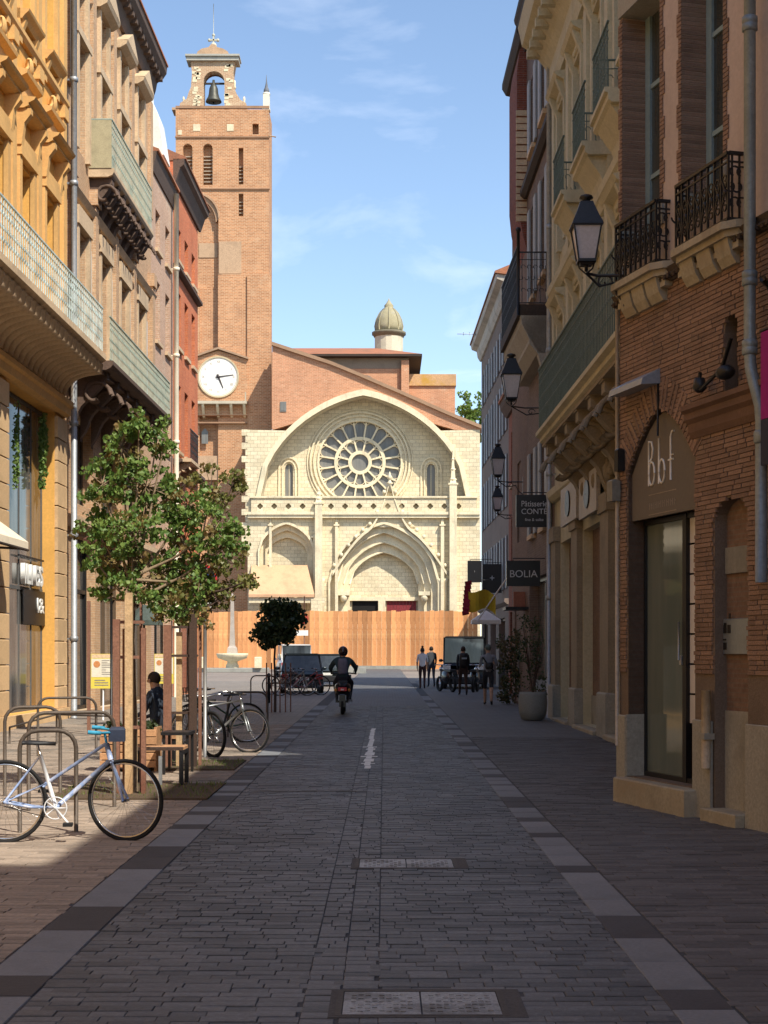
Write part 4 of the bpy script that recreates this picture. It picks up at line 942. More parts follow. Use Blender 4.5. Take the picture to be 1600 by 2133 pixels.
b = MB(); z = 14.0; k = 0
while z < 17: b.box(.0,.31,-43.92,-43.84 if k % 2 else -43.87,z,z+.16); z += .2; k += 1
b.build('quoins', M_st2, C4)
b = MB(); b.prism([(0,19.1),(.2,19.15),(.32,19.35),(.32,19.5),(0,19.55)], -48.2, -43.7, 'y').box(0,.15,-44.4,-43.8,19.55,19.9); each(b, 'cornice', M_dark, C4)
# ------------------------------------------------------------ far houses beyond the side street
FG = Fr(6.0, 0, R(180.77)); M_gy = mat('grey_violet_stucco', (.22,.165,.135), .9, .14, 2, .2, stain=.25, streak=.4)
C5 = FG.thing('shuttered_house', 'far grey stuccoed house with pale shutters and bright roof edge, closing the right row', 'building')
a_, c_, Tq = -78, -63.3, 17.2; hs = []
for s in (-76.6, -73.8, -71, -68.2, -65.4):
    for z0 in (4.4, 7.8, 11.0, 14.0): hs.append(rect(s,s+1.0,z0,z0+(2.2 if z0 < 12 else 1.6)))
core(C5, a_, c_, 0, Tq, M_gy, depth=7); MB().wall(rect(a_,c_,0,Tq), hs+[rect(-77,-74,.2,3.2),rect(-72.5,-69.5,.2,3.2),rect(-68,-65,.2,3.2)], 0, .25).build('wall', M_gy, C5)
for h in hs:
    window(C5, h[0][0], h[1][0], h[0][1], h[2][1], -.22, M_wfr, M_gl)
    for u in (h[0][0]-.52, h[1][0]+.02): MB().box(.02,.07,u,u+.5,h[0][1],h[2][1]).build('shutter', M_shut, C5)
for u in (-77,-72.5,-68): w = MB().box(-.25,-.15,u,u+3,3.1,3.2).box(-.25,-.15,u+1.45,u+1.55,.2,3.1).build('shop_window', M_blk, C5); MB().box(-.28,-.24,u,u+3,.2,3.2).build('pane', M_glb, w)
b = MB(); mould(b, a_, c_+.1, [(.08,Tq-.7),(.2,Tq-.5),(.25,Tq-.2),(.5,Tq-.1),(.55,Tq+.1)]); each(b, 'cornice', mat('pale_cornice',(.55,.5,.42),.85,.2,3,.3,stain=.5), C5)
b = MB(); mould(b, a_, c_+.1, [(.06,3.7),(.2,3.8),(.2,3.95)]); each(b, 'string_course', M_gy, C5)
MB().prism([(-.4,Tq),(.6,Tq+.12),(.6,Tq+.2),(-3.5,Tq+1.9),(-7,Tq)], a_, c_+.2, 'y').build('roof', M_tile, C5)
FQ = Fr(4.76, 75, R(-90))
t = FQ.thing('tv_antenna', 'thin television antenna sticking out over the sky from the far right house', 'antenna')
z = PZ(690,74); MB().tube([(.3,.3,z),(.4,-1.2,z)], .02, 4).build('boom', M_zinc, t); b = MB()
for s in (-.9,-.6,-.3): b.tube([(.35,s,z-.09),(.35,s,z+.09)], .015, 4)
each(b, 'elements', M_zinc, t)
FH = Fr(5.45, 0, R(180.77)); E5 = FH.thing('red_side_house', 'low red brick house behind the hanging signs on the right', 'building'); M_dr = brick('dull_red_brick', (.30,.095,.055), (.24,.075,.045), (.26,.15,.1), .3, .065, .008, .3)
core(E5, -57.6, -50, 0, 10.9, M_dr, depth=6); hs = [rect(u,u+1,z0,z0+2) for u in (-56.6,-54.2,-51.8) for z0 in (4.6,7.8)]
MB().wall(rect(-57.6,-50,0,10.9), hs+[rect(-57,-54.5,.2,3.2),rect(-53.5,-51,.2,3.2)], 0, .25).build('wall', M_dr, E5)
for h in hs: window(E5, h[0][0], h[1][0], h[0][1], h[2][1], -.22, M_wfr, M_gl); MB().box(.0,.08,h[0][0]-.1,h[1][0]+.1,h[0][1]-.1,h[0][1]).build('sill', M_st2, E5)
for u in (-57,-53.5): MB().box(-.28,-.24,u,u+2.5,.2,3.2).build('shop_window', M_glb, E5)
b = MB(); mould(b, -57.7, -49.9, [(.1,10.5),(.3,10.8),(.35,11)]); each(b, 'cornice', M_eave, E5)
MB().prism([(-.4,10.9),(.4,11),(.4,11.1),(-3,12.3),(-6,10.9)], -57.6, -49.9, 'y').build('roof', M_tile, E5)
M_awn = mat('red_awning', (.35,.05,.04), .9)
t = thing('shadow_house', 'low brick house added right of the hoarding to throw a slanting shadow on it', 'building', (9.5,118,0)); MB().box(0,10,-13,13,0,9.0).build('wall', M_b3, t); MB().box(-.15,10.1,-13.1,13.1,9.002,9.2).build('cornice', M_cst, t)  # mostly hidden house, added for the shadow its roof edge casts
# ------------------------------------------------------------ unseen blocks added near the camera, sized to shade the street or bounce light
for nm, lb, x0, x1, a, b_, H in (('corner_shade_block','unseen buff block added right of the viewer, sized to shade the street',4.6,16,.85,13.2,12.8),('tall_shade_block','unseen tall buff block added behind the viewer on the right to shade the street',4.6,16,-34,.8,16.5),('left_bounce_block','unseen pale block added behind the viewer on the left to bounce light',-20,-8.6,-34,19.8,15)):
    t = thing(nm, lb, 'building', (0,0,0)); MB().box(x0,x1,a,b_,0,H).build('wall', M_yelt if x0 < 0 else M_plas, t); each(MB().box(x0-.3,x1+.3,a-.0,b_,H+.002,H+.25), 'cornice', M_cst, t)
# ============================================================ CATHEDRAL (faces the street)
YK = 139.0; GK = gz(YK)
FK = Fr(0, YK, R(-90))
def K(px, py, d=0): return ((px-800)/3200*(YK-d), 1.6+(1365-py)/3200*(YK-d))
def KL(l, d=0): return [K(a, b, d) for a, b in l]
M_cbr = brick('cathedral_brick', (.60,.275,.15), (.48,.21,.11), (.62,.42,.27), .42, .12, .014, .22, patch=(.62,.44,.30), pa=.58, pb=.72)
M_tbr = brick('tower_brick', (.57,.27,.13), (.40,.18,.085), (.60,.42,.26), .42, .14, .02, .25, patch=(.60,.40,.25), pa=.55, pb=.75)
M_cs = brick('cathedral_stone', (.79,.68,.46), (.66,.555,.36), (.48,.39,.26), .62, .34, .02, .24, patch=(.47,.39,.28), pa=.58, pb=.72)
M_cso = mat('carved_stone', (.76,.65,.44), .9, .25, 3, .35, stain=.3, streak=.7)
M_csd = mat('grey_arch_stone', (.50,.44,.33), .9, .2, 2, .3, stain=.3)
M_cgl = glass('leaded_glass', (.15,.145,.13), .4, (.22,.21,.185))
CA = FK.thing('cathedral', 'cathedral front of cream stone under a brick gable, with rose window and pointed portal', 'church')
# arch outline: outer and the opening
def gothic(cx, w, zs, zt, n=16, p=1.0):
    """pointed arch head from right spring to left spring"""
    pts = []
    for i in range(n+1):
        t = i/n*2-1; x = -t; pts.append((cx+w*(-t), zs+(zt-zs)*(1-abs(t)**(2+.0))**.5*(1-.06*(1-abs(t))*0) if 0 else zs+(zt-zs)*((1-abs(t)**2.0)**.5*.82+.18*(1-abs(t)))))
    return pts
zs = K(0,1040)[1]; cx = K(757,0)[0]; wA = (K(972,0)[0]-K(543,0)[0])/2
big_in = gothic(cx, wA, zs, K(0,824)[1], 28); big_out = gothic(cx, wA+.45, zs, K(0,811)[1], 28)
opening = [(cx-wA, K(0,1075)[1]), (cx+wA, K(0,1075)[1])]+big_in
# upper brick gable
gab = KL([(500,1080),(1003,1080),(1003,893),(930,862),(840,822),(749,782),(690,757),(568,718),(500,700)])
gab = KL([(567,893),(600,893)]) if 0 else gab
zst = K(0,895)[1]
brickpoly = [(K(567,0)[0], zst-.0), (K(567,0)[0], K(567,720)[1])]+KL([(690,759),(749,783),(840,822),(930,862),(1003,893)])+[(K(1003,0)[0], zst), (K(948,0)[0], zst)]
# bricks stop on the arch: use the outer arch part above zst
seg = [p for p in big_out if p[1] > zst]
brickpoly = [p for p in brickpoly if p]+seg
MB().wall(brickpoly, [], -.05, 0, 3).build('brick_gable', M_cbr, CA)
b = MB(); cp = KL([(566,712),(690,753),(749,777),(840,816),(930,856),(1008,888)]); b.ring(cp, [(p[0], p[1]-.32) for p in cp], -2.5, .25); b.build('gable_coping', mat('brown_coping',(.34,.21,.13),.9,.2,2,.3), CA)
# stone shoulders either side of the arch and the lower front
xl, xr = K(516,0)[0], K(1000,0)[0]; bot = GK-.3; zg = K(0,1073)[1]
leftp = [(xl, zg), (xl, zst)]+[(K(595,0)[0]-.2, zst)]+[p for p in reversed(big_out) if p[1] <= zst and p[0] < cx]+[(cx-wA-.45, zg)]
leftp = [(xl, zg), (cx-wA-.45, zg)]+[p for p in reversed(big_out) if p[1] <= zst and p[0] < cx]+[(xl, zst)]
rightp = [(cx+wA+.45, zg), (xr, zg), (xr, zst)]+[p for p in big_out if p[1] <= zst and p[0] > cx][::-1]
each(MB().wall(leftp, [], 0, 0, 3).wall(rightp, [], 0, 0, 3), 'stone_shoulder', M_cs, CA)
b = MB(); k = 0; z = zg-3
while z < zst-.3: b.box(-1, .02, xl-(.55 if k % 2 else .2), xl, z, z+.55); z += .6; k += 1
b.build('quoins', M_cs, CA)
MB().ring(big_out, big_in, -.3, .22).build('arch_rim', M_cso, CA)
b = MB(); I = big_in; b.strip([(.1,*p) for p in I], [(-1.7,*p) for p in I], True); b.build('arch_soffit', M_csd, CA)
# recessed wall with rose and lancets
dW = -2.0; rc = K(750,963,dW); RR = 88/3200*(YK-dW); nR = 48
rose = [(rc[0]+RR*cos(2*pi*i/nR), rc[1]+RR*sin(2*pi*i/nR)) for i in range(nR)]
def lancet(px, w, y0, y1): 
    a = K(px-w/2, y0, dW); b_ = K(px+w/2, y1, dW); return arch(a[0], b_[0], a[1], b_[1]-(b_[0]-a[0])*.6, (b_[0]-a[0])*.75, 8)
lan1, lan2 = lancet(602,17,1034,968), lancet(898,17,1034,968)
back = KL([(530,1085),(985,1085),(985,800),(530,800)], dW)
inner_poly = [(cx-wA-.1, zg-.5), (cx+wA+.1, zg-.5)]+[(p[0], p[1]+.1) for p in big_in]
MB().wall(inner_poly, [rose, lan1, lan2], dW, .45, .5).build('rose_wall', M_cs, CA)
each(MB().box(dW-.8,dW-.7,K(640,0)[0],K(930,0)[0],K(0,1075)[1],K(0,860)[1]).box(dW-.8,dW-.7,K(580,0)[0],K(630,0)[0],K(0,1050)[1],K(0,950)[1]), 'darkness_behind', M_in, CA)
def circ(r, n=nR): return [(rc[0]+r*cos(2*pi*i/n), rc[1]+r*sin(2*pi*i/n)) for i in range(n)]
RW = MB()
for r1, r2, x0, x1 in ((RR+.05,RR-.13,dW-.4,dW+.12),(RR+.42,RR+.3,dW-.1,dW+.16),(RR+.75,RR+.6,dW-.1,dW+.2),(RR+1.0,RR+.92,dW-.1,dW+.12),(RR*.61,RR*.535,dW-.36,dW-.12),(RR*.28,RR*.20,dW-.36,dW-.12)): RW.ring(circ(r1), circ(r2), x0, x1, closed=True)
def spoke(b, t, r0, r1, w=.045, w2=None):
    w2 = w2 or w; c, s = cos(t), sin(t); P = [(rc[0]+r0*c-w*s, rc[1]+r0*s+w*c), (rc[0]+r0*c+w*s, rc[1]+r0*s-w*c), (rc[0]+r1*c+w2*s, rc[1]+r1*s-w2*c), (rc[0]+r1*c-w2*s, rc[1]+r1*s+w2*c)]; b.prism(P, dW-.36, dW-.14)
for i in range(12):
    t = 2*pi*i/12+pi/12; spoke(RW, t, RR*.24, RR*.56, .075)
    tm = 2*pi*i/12; q = RR*.40*sin(pi/12)*1.15; P = [(rc[0]+RR*.42*cos(tm)+q*cos(a)*1.0, rc[1]+RR*.42*sin(tm)+q*sin(a)) for a in [tm-pi*.62+k*pi*1.24/8 for k in range(9)]]
    RW.ring(P, [((p[0]*.88+.12*(rc[0]+RR*.42*cos(tm))), p[1]*.88+.12*(rc[1]+RR*.42*sin(tm))) for p in P], dW-.36, dW-.18)
for i in range(20):
    t = 2*pi*(i+.5)/20+pi/2; spoke(RW, t, RR*.58, RR*.97, .075, .07)
    tm = t+pi/20; q = RR*.86*sin(pi/20)*1.05; P = [(rc[0]+RR*.85*cos(tm)+q*cos(a), rc[1]+RR*.85*sin(tm)+q*sin(a)) for a in [tm-pi*.55+k*pi*1.1/6 for k in range(7)]]
    RW.ring(P, [((p[0]*.86+.14*(rc[0]+RR*.85*cos(tm))), p[1]*.86+.14*(rc[1]+RR*.85*sin(tm))) for p in P], dW-.36, dW-.2)
ro = RW.build('rose_tracery', M_cso, CA)
MB().prism(rose, dW-.42, dW-.38).build('pane', M_cgl, ro)
for L in (lan1, lan2):
    xs = [p[0] for p in L]; z0 = L[0][1]; a, c = min(xs), max(xs); zt_ = max(p[1] for p in L)
    f = MB()
    for e, w_ in ((.28,.12),(.6,.13)):
        O = [p for p in arch(a-e, c+e, z0, zt_-(c-a)*.75, (c-a)*.75+e, 10)[2:]]; I = [p for p in arch(a-e+w_, c+e-w_, z0, zt_-(c-a)*.75, (c-a)*.75+e-w_, 10)[2:]]
        f.ring(O, I, dW, dW+.14)
        for s0 in (a-e, c+e-w_): f.box(dW, dW+.12, s0, s0+w_, z0, zt_-(c-a)*.75)
    wd = f.build('lancet_window', M_cso, CA); MB().prism(L, dW-.3, dW-.27).build('pane', M_cgl, wd)
    MB().box(dW-.26,dW-.2,(a+c)/2-.02,(a+c)/2+.02,z0,zt_).build('mullion', M_cso, wd)
# gallery
b = MB(); zb0, zb1 = K(0,1073)[1], K(0,1038)[1]; dG = .35
xs0, xs1 = K(524,0)[0], K(992,0)[0]
def quatre(x, z, r): 
    return [(x+r*(1+.42*abs(cos(2*t)))*cos(t)*.72, z+r*(1+.42*abs(cos(2*t)))*sin(t)*.72) for t in [2*pi*k/20 for k in range(20)]]
hl = []; x = xs0+.8
while x < xs1-.6: hl.append(quatre(x, (zb0+zb1)/2+.02, .26)); x += 1.28
MB().wall(rect(xs0, xs1, zb0+.25, zb1), hl, dG, .25, .3).build('gallery_parapet', M_cs, CA)
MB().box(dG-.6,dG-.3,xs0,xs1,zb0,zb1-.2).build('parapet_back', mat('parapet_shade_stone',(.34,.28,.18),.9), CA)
b.box(-1.5,dG+.14,xs0-.1,xs1+.1,zb1,zb1+.16); b.box(-1.5,dG+.25,xs0-.3,xs1+.3,zb0,zb0+.25); b.box(-.5,dG+.12,xs0-.3,xs1+.3,zb0-.28,zb0-.002); each(b, 'gallery_mouldings', M_cso, CA)
# lower front with blind arch and portal
def parch(pxc, hw, y0, ysp, yt, n=16):
    a = K(pxc-hw,0)[0]; c = K(pxc+hw,0)[0]; zb_ = K(0,y0)[1]; z1 = K(0,ysp)[1]; z2 = K(0,yt)[1]; m = (a+c)/2; w = (c-a)/2; H = z2-z1
    P = [(c, zb_)]
    for i in range(n+1):
        t = 1-2*i/n; P.append((m+w*t, z1+H*(.78*(1-t*t)**.5+.22*(1-abs(t)))))
    return P+[(a, zb_)]
por = [parch(800,112,1300,1215,1092), parch(800,98,1300,1215,1108), parch(800,84,1300,1215,1128), parch(800,72,1300,1215,1148)]
bl_ = [parch(597,56,1300,1150,1092), parch(597,49,1300,1150,1104), parch(597,42,1300,1150,1118)]
MB().wall([(xl,bot),(xr,bot),(xr,zb0-.05),(xl,zb0-.05)], [[p for p in por[0]], bl_[0]], 0, .5, 3).build('lower_front', M_cs, CA)
for i in range(3):
    MB().ring(por[i], por[i+1], -.45*(i+1)-.35, -.45*(i+1)+.1, False).build('archivolt', M_cso, CA)
    b = MB(); P = por[i+1]
    b.tube([(-.45*(i+1)+.1, p[0], p[1]) for p in P[1:-1]], .09, 6); b.build('arch_roll', M_cso, CA)
b = MB(); P = por[0]; O = [(p[0]+(p[0]-K(800,0)[0])*.035, p[1]+(.25 if 0 < k < len(P)-1 else 0)) for k, p in enumerate(P)]; b.ring(O, P, -.05, .22); b.build('hood_mould', M_cso, CA)
MB().prism(por[3], -2.1, -1.95).build('tympanum', M_cs, CA)
for i in range(2): MB().ring(bl_[i], bl_[i+1], -.5*(i+1)-.4, -.5*(i+1)+.08).build('archivolt', M_cso, CA)
MB().prism(bl_[2], -1.6, -1.4).build('blind_panel', M_cs, CA)
b = MB(); P = bl_[0]; O = [(p[0]+(p[0]-K(597,0)[0])*.06, p[1]+(.22 if 0 < k < len(P)-1 else 0)) for k, p in enumerate(P)]; b.ring(O, P, -.05, .2); b.build('hood_mould', M_cso, CA)
# ogee gable over the portal with crockets and finial
og = []
for i in range(15):
    t = i/14; og.append((700+(815-700)*t, 1190-135*t**.72*.9-80*t**5.5 if 0 else 1190-(1190-1060)*sin(t*pi/2)**1.0*.72-(1190-998)*t**7*.55-t*30))
def ogee(side):
    P = []
    for i in range(17):
        t = i/16; x = 812-side*(812-693)*(1-t)**(1.0 if t < 1 else 1); 
        y = 1195-100*sin(min(1,t*1.15)*pi/2)-(92*max(0,(t-.62)/.38)**2.0); P.append((x, y))
    return P
for sd_ in (1, -1):
    P = KL(ogee(sd_), .3); b = MB(); b.ring([(p[0], p[1]+.16) for p in P], [(p[0], p[1]-.16) for p in P], 0, .42); b.build('ogee_moulding', M_cso, CA)
    b = MB()
    for k in range(1, 16, 2): p = P[k]; b.ball((.3, p[0]-sd_*.18, p[1]+.26), (.16,.2,.2), 6, 5)
    each(b, 'crockets', M_cso, CA)
f0 = K(812,1010,.3); b = MB(); b.lathe([(.12,f0[1]-.6),(.12,f0[1]),(.34,f0[1]+.15),(.14,f0[1]+.3),(.1,f0[1]+.5),(.3,f0[1]+.65),(.1,f0[1]+.9),(.03,f0[1]+1.2)], .3, f0[0], 8); b.build('finial', M_cso, CA)
fillp = KL([(812,1003),(770,1083),(760,1098),(865,1098),(854,1083)], .1); MB().prism(fillp, -.1, .1).build('gable_fill', M_cs, CA)
# portal imposts, doors
b = MB()
for px in (716, 884): a = K(px,1240); b.box(-1.6,.1,a[0]-.5,a[0]+.5,a[1],a[1]+.35); b.lathe([(.2,a[1]-.6),(.35,a[1]-.2),(.3,a[1])], -.2, a[0], 8)
for px in (660, 672, 916, 928): a = K(px,1240); b.lathe([(.16,bot),(.16,a[1]+1.2),(.26,a[1]+1.5)], .1, a[0], 8)
each(b, 'imposts', M_cso, CA)
M_red = mat('oxblood_door', (.22,.03,.035), .7, .2, 4, .2)
zl0 = K(0,1250)[1]; each(MB().box(-1.95,-1.6,K(724,0)[0],K(876,0)[0],zl0,zl0+.35).box(-1.95,-1.55,K(788,0)[0],K(803,0)[0],bot,zl0), 'door_lintel', M_cso, CA)
MB().box(-1.95,-1.9,K(733,0)[0],K(787,0)[0],bot,zl0).build('open_doorway', M_in, CA)
b = MB(); x = K(806,0)[0]
while x < K(862,0)[0]: b.box(-1.95,-1.86,x,x+.28,bot,zl0,.02); x += .3
b.build('red_door', M_red, CA)
# buttress pinnacles
def pinn(px, w, y1, yt, name='pinnacle'):
    a = K(px, 1270, .5); x = a[0]; z1 = K(0,y1,.5)[1]; z2 = K(0,yt,.5)[1]; h = w/3200*139/2; b = MB(); b.box(-.1,.1+h*2,x-h,x+h,bot,z1)
    b.box(-.05,.15+h*2,x-h-.12,x+h+.12,z1,z1+.15); b.lathe([(h*1.3,z1+.15),(h*.9,z1+.5),(.03,z2)], h, x, 4, False)
    for k in range(3): zz_ = z1+.5+(z2-z1-.5)*k/3; b.ball((h,x,zz_),(h*1.1-k*.1,h*1.25-k*.12,.13),6,4)
    b.build(name, M_cso, CA)
pinn(664, 15, 1050, 1012); pinn(944, 15, 1010, 935); pinn(701, 6, 1095, 1075); pinn(563, 5, 1095, 1078); pinn(922, 7, 1095, 1078); pinn(655, 6, 1120, 1040)
b = MB(); rr = random.Random(3)
for i in range(60):
    px, py = rr.uniform(520,990), rr.choice((1085,1110,1140,1200)); 
# lean-to tiled porch roof on the left
b = MB(); A = K(524,1177,.1); Bq = K(640,1177,.1); D = 3.2
lo = K(518,1238,D); lo2 = K(655,1238,D)
MB().add([(.05,A[0],A[1]),(.05,Bq[0],Bq[1]),(D,lo2[0],lo[1]),(D,lo[0],lo[1]),(.05,A[0],A[1]-.25),(.05,Bq[0],Bq[1]-.25),(D,lo2[0],lo[1]-.25),(D,lo[0],lo[1]-.25)], [(0,1,2,3),(7,6,5,4),(3,2,6,7),(1,5,6,2),(0,3,7,4)]).build('porch_roof', mat('faded_tile',(.62,.37,.21),.9,.2,3,.4,c2=(.5,.3,.17)), CA)
each(MB().box(D-.5,D-.2,lo[0],lo2[0]+.9,lo[1]-.75,lo[1]-.3).box(D-.4,D-.1,lo2[0]-.3,lo2[0]+.5,bot,lo[1]-.3), 'porch_wall', M_cs, CA)
a = K(590,847); each(MB().box(-.06,.02,a[0]-.28,a[0]+.28,a[1]-.45,a[1]+.45).box(.02,.04,a[0]-.2,a[0]+.2,a[1]-.36,a[1]+.36), 'small_window', M_cgl, CA)
# body and the higher nave behind
MB().box(-16,-3,xl,xr,0,K(0,1000)[1]).build('building_body', M_cbr, CA)
yN = 152
def KN(px, py): return ((px-800)/3200*yN, 1.6+(1365-py)/3200*yN)
a, c = KN(560,745), KN(851,745); z0 = KN(0,880)[1]; e = 139-yN
NV = MB().box(e-20,e,a[0],c[0],z0,a[1]+.1); NV.build('nave_wall', M_cbr, CA)
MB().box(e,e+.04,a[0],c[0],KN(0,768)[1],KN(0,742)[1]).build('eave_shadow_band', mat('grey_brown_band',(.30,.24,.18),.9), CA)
b = MB(); E0, E1 = KN(556,741), KN(879,741); r0, r1 = KN(590,702), KN(752,702)
b.add([(e+1,E0[0],E0[1]),(e+1,E1[0],E1[1]),(e-10,r1[0]+1.5,r1[1]+.9),(e-10,r0[0],r0[1]+.9),(e-21,E1[0],E1[1]),(e-21,E0[0],E0[1])], [(0,1,2,3),(1,4,2),(4,5,3,2),(5,0,3)]); b.build('nave_roof', M_tile, CA)
MB().box(e-21,e+1,E0[0],E1[0],E0[1]-.22,E0[1]-.02).build('nave_eave', M_dark, CA)
a, c = KN(836,0), KN(852,0); MB().box(e-.2,e+.5,a[0],c[0],z0,KN(0,752)[1]).build('nave_buttress', M_cbr, CA)
x = KN(762,792); each(MB().prism([(x[0]-.9,x[1]-1),(x[0]+.9,x[1]-1)]+[(x[0]+.9*cos(t*pi/8),x[1]-.4+.9*sin(t*pi/8)) for t in range(9)], e-.1, e+.04), 'nave_window', M_cgl, CA)
a, c = KN(850,776), KN(949,776); MB().box(e-6,e-1,a[0],c[0],z0-6,KN(0,800)[1]).build('parapet_wall', M_cbr, CA); MB().box(e-6,e-.8,a[0],c[0]+.1,KN(0,800)[1],a[1]).build('parapet_top', mat('mossy_brick',(.55,.33,.17),.9,.3,2,.4,c2=(.5,.28,.06)), CA)
CP = thing('stone_cupola', 'small grey stone cupola with a finial rising behind the cathedral roof', 'cupola', (KN(811,0)[0], yN+12, 0)); yN = 164
z = lambda py: KN(0,py)[1]; k = yN/3200
MB().lathe([(30*k,z(780)),(30*k,z(700))], n=16, sm=False).build('drum', mat('cupola_stone',(.60,.55,.42),.9,.2,2,.3,stain=.3), CP)
b = MB().lathe([(31*k,z(703)),(33*k,z(699)),(36*k,z(697)),(36*k,z(693)),(28*k,z(692))]); each(b, 'cornice', mat('dark_stone',(.2,.18,.13),.9,.3), CP)
b = MB().lathe([(28*k,z(692)),(29*k,z(680)),(26*k,z(666)),(19*k,z(652)),(11*k,z(643)),(9*k,z(640)),(10*k,z(637)),(6*k,z(632)),(2*k,z(626)),(.02,z(621))])
for i in range(8): t = i*pi/4; b.tube([(r*k*cos(t), r*k*sin(t), z(p)) for r, p in ((28,690),(29.5,680),(26.5,666),(19.5,652),(11,643))], 1.2*k, 5)
b.build('dome', mat('lichen_stone',(.36,.32,.2),.95,.35,3,.5,c2=(.32,.30,.24)), CP)
# ------------------------------------------------------------ BELL TOWER
YT = 143.2; FT = Fr(0, YT, R(-90)); k = YT/3200
def T(px, py=0, d=0): return ((px-800)/3200*(YT-d), 1.6+(1365-py)/3200*(YT-d))
TW = FT.thing('bell_tower', 'tall brick bell tower with louvred windows rising left of the cathedral', 'tower')
X = lambda px: T(px)[0]; Z = lambda py: T(0, py)[1]
def louv(a, b_, y0, y1): return arch(X(a), X(b_), Z(y0), Z(y1)-(X(b_)-X(a))/2, None, 8)
h1, h2, h3 = louv(423,443,385,299), louv(381,401,385,299), rect(X(497),X(507),Z(384),Z(308))
h4 = rect(X(497),X(507),Z(450),Z(403)); h5 = louv(423,443,500,450)
MB().wall(rect(X(366),X(560),Z(394),Z(284)), [h1,h2,h3], 0, .6, 4).build('belfry_wall', M_tbr, TW)
MB().wall(rect(X(366),X(560),Z(284)+.001,Z(228)), [rect(X(526),X(539),Z(280),Z(258))], .05, .4, 4).build('parapet_wall', M_tbr, TW)
each(MB().box(-3.9,-3.8,X(366),X(560),0,Z(230)).box(-4,-.65,X(366)+.1,X(560)-.1,0,Z(235)), 'tower_body', M_tbr, TW)
MB().wall(rect(X(462),X(560),GK-.3,Z(394)-.001), [h4], 0, .6, 4).build('stair_wall', M_tbr, TW)
# blind arch recess on the left
za_ = Z(455); ar = [(X(408)+ (X(456)-X(408))*(1), Z(590))]
rec = [(X(366),Z(590)),(X(455),Z(590)),(X(455),Z(455))]+[(X(407)+(X(455)-X(407))*cos(t*pi/16), Z(455)+(Z(404)-Z(455))*sin(t*pi/16)) for t in range(9)]+[(X(366),Z(404))]
MB().wall([(X(366),Z(394)-.001),(X(366),Z(404))]+rec[::-1][1:-2]+[(X(455),Z(500)),(X(462),Z(500)),(X(462),Z(394)-.001)], [], 0, 0, .8).build('arch_spandrel', M_tbr, TW)
b = MB(); P = [(X(407)+(X(455)-X(407))*cos(t*pi/16), Z(455)+(Z(404)-Z(455))*sin(t*pi/16)) for t in range(9)]; b.ring(P, [(p[0]-.25,p[1]-.3) for p in P], -.55, -.15); b.ring([(p[0]+.12,p[1]+.14) for p in P], P, -.1, .06); each(b, 'arch_moulding', mat('pale_brown_moulding',(.45,.28,.17),.9), TW)
MB().wall([(X(366),Z(600)),(X(455)+.01,Z(600)),(X(455)+.01,Z(404)),(X(366),Z(404))], [h5], -.62, .4, 1.5).build('recess_wall', M_tbr, TW)
each(MB().box(-1.0,-.62,X(455),X(462),Z(600),Z(500)).box(-.62,-.02,X(455),X(462.5),Z(720),Z(500)), 'recess_reveal', M_tbr, TW)
M_tst = mat('tower_stone', (.48,.32,.20), .9, .3, 3, .4, stain=.35)
each(MB().box(-.6,-.55,X(413),X(452),Z(533),Z(503)).box(.0,.03,X(456),X(503),Z(570),Z(503)), 'stone_patch', M_tst, TW)
b = MB(); b.box(-.1,.12,X(366)-.05,X(560)+.1,Z(287),Z(284)); b.box(-.1,.14,X(366)-.05,X(560)+.1,Z(395),Z(392.5)); b.box(-.1,.1,X(366),X(560)+.05,Z(226),Z(223)+.1).box(.0,.1,X(455),X(560),Z(575),Z(573)); 
each(b, 'string_course', mat('string_brick',(.34,.2,.12),.9), TW)
for (a, b_, y0, y1) in ((423,443,385,320),(381,401,385,320),(497,507,384,345),(497,507,450,415),(423,443,500,468)):
    lo_ = MB(); y = y0; xx = -.3 if y1 != 468 else -.8
    while y > y1: lo_.add([(xx,X(a)+.02,Z(y)),(xx,X(b_)-.02,Z(y)),(xx-.3,X(b_)-.02,Z(y-3.6)),(xx-.3,X(a)+.02,Z(y-3.6)),(xx,X(a)+.02,Z(y)+.07),(xx,X(b_)-.02,Z(y)+.07)], [(0,1,2,3),(0,1,5,4),(4,5,2,3)]); y -= 7.5
    lo_.build('louvre', mat('louvre_board',(.45,.38,.29),.8,.2), TW)
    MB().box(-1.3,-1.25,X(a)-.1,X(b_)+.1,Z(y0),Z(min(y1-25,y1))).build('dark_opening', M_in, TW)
for (px, py, w, h) in ((410,266,15,14),(480,266,14,14),(375,276,8,10)): MB().box(.05,.09,X(px-w/2),X(px+w/2),Z(py+h/2),Z(py-h/2)).build('white_block', M_cso, TW)
# buttress steps lower down
MB().box(-.02,.35,X(455),X(516),GK-.3,Z(575)).build('buttress', M_tbr, TW); MB().box(.0,.55,X(516),X(566),GK-.3,Z(575)).build('corner_buttress', M_tbr, TW)
MB().add([(.0,X(455),Z(575)),(.0,X(566),Z(575)),(.35,X(516),Z(577)),(.35,X(455),Z(577))],[(0,1,2,3)]).build('offset_slope', M_tst, TW)
each(MB().box(-.62,.05,X(366),X(416),GK-.3,Z(600)).box(-.9,-.3,X(416),X(455),GK-.3,Z(600)), 'lower_wall', M_tbr, TW)
b = MB(); b.box(.35,.5,X(415),X(516),Z(738),Z(735)); 
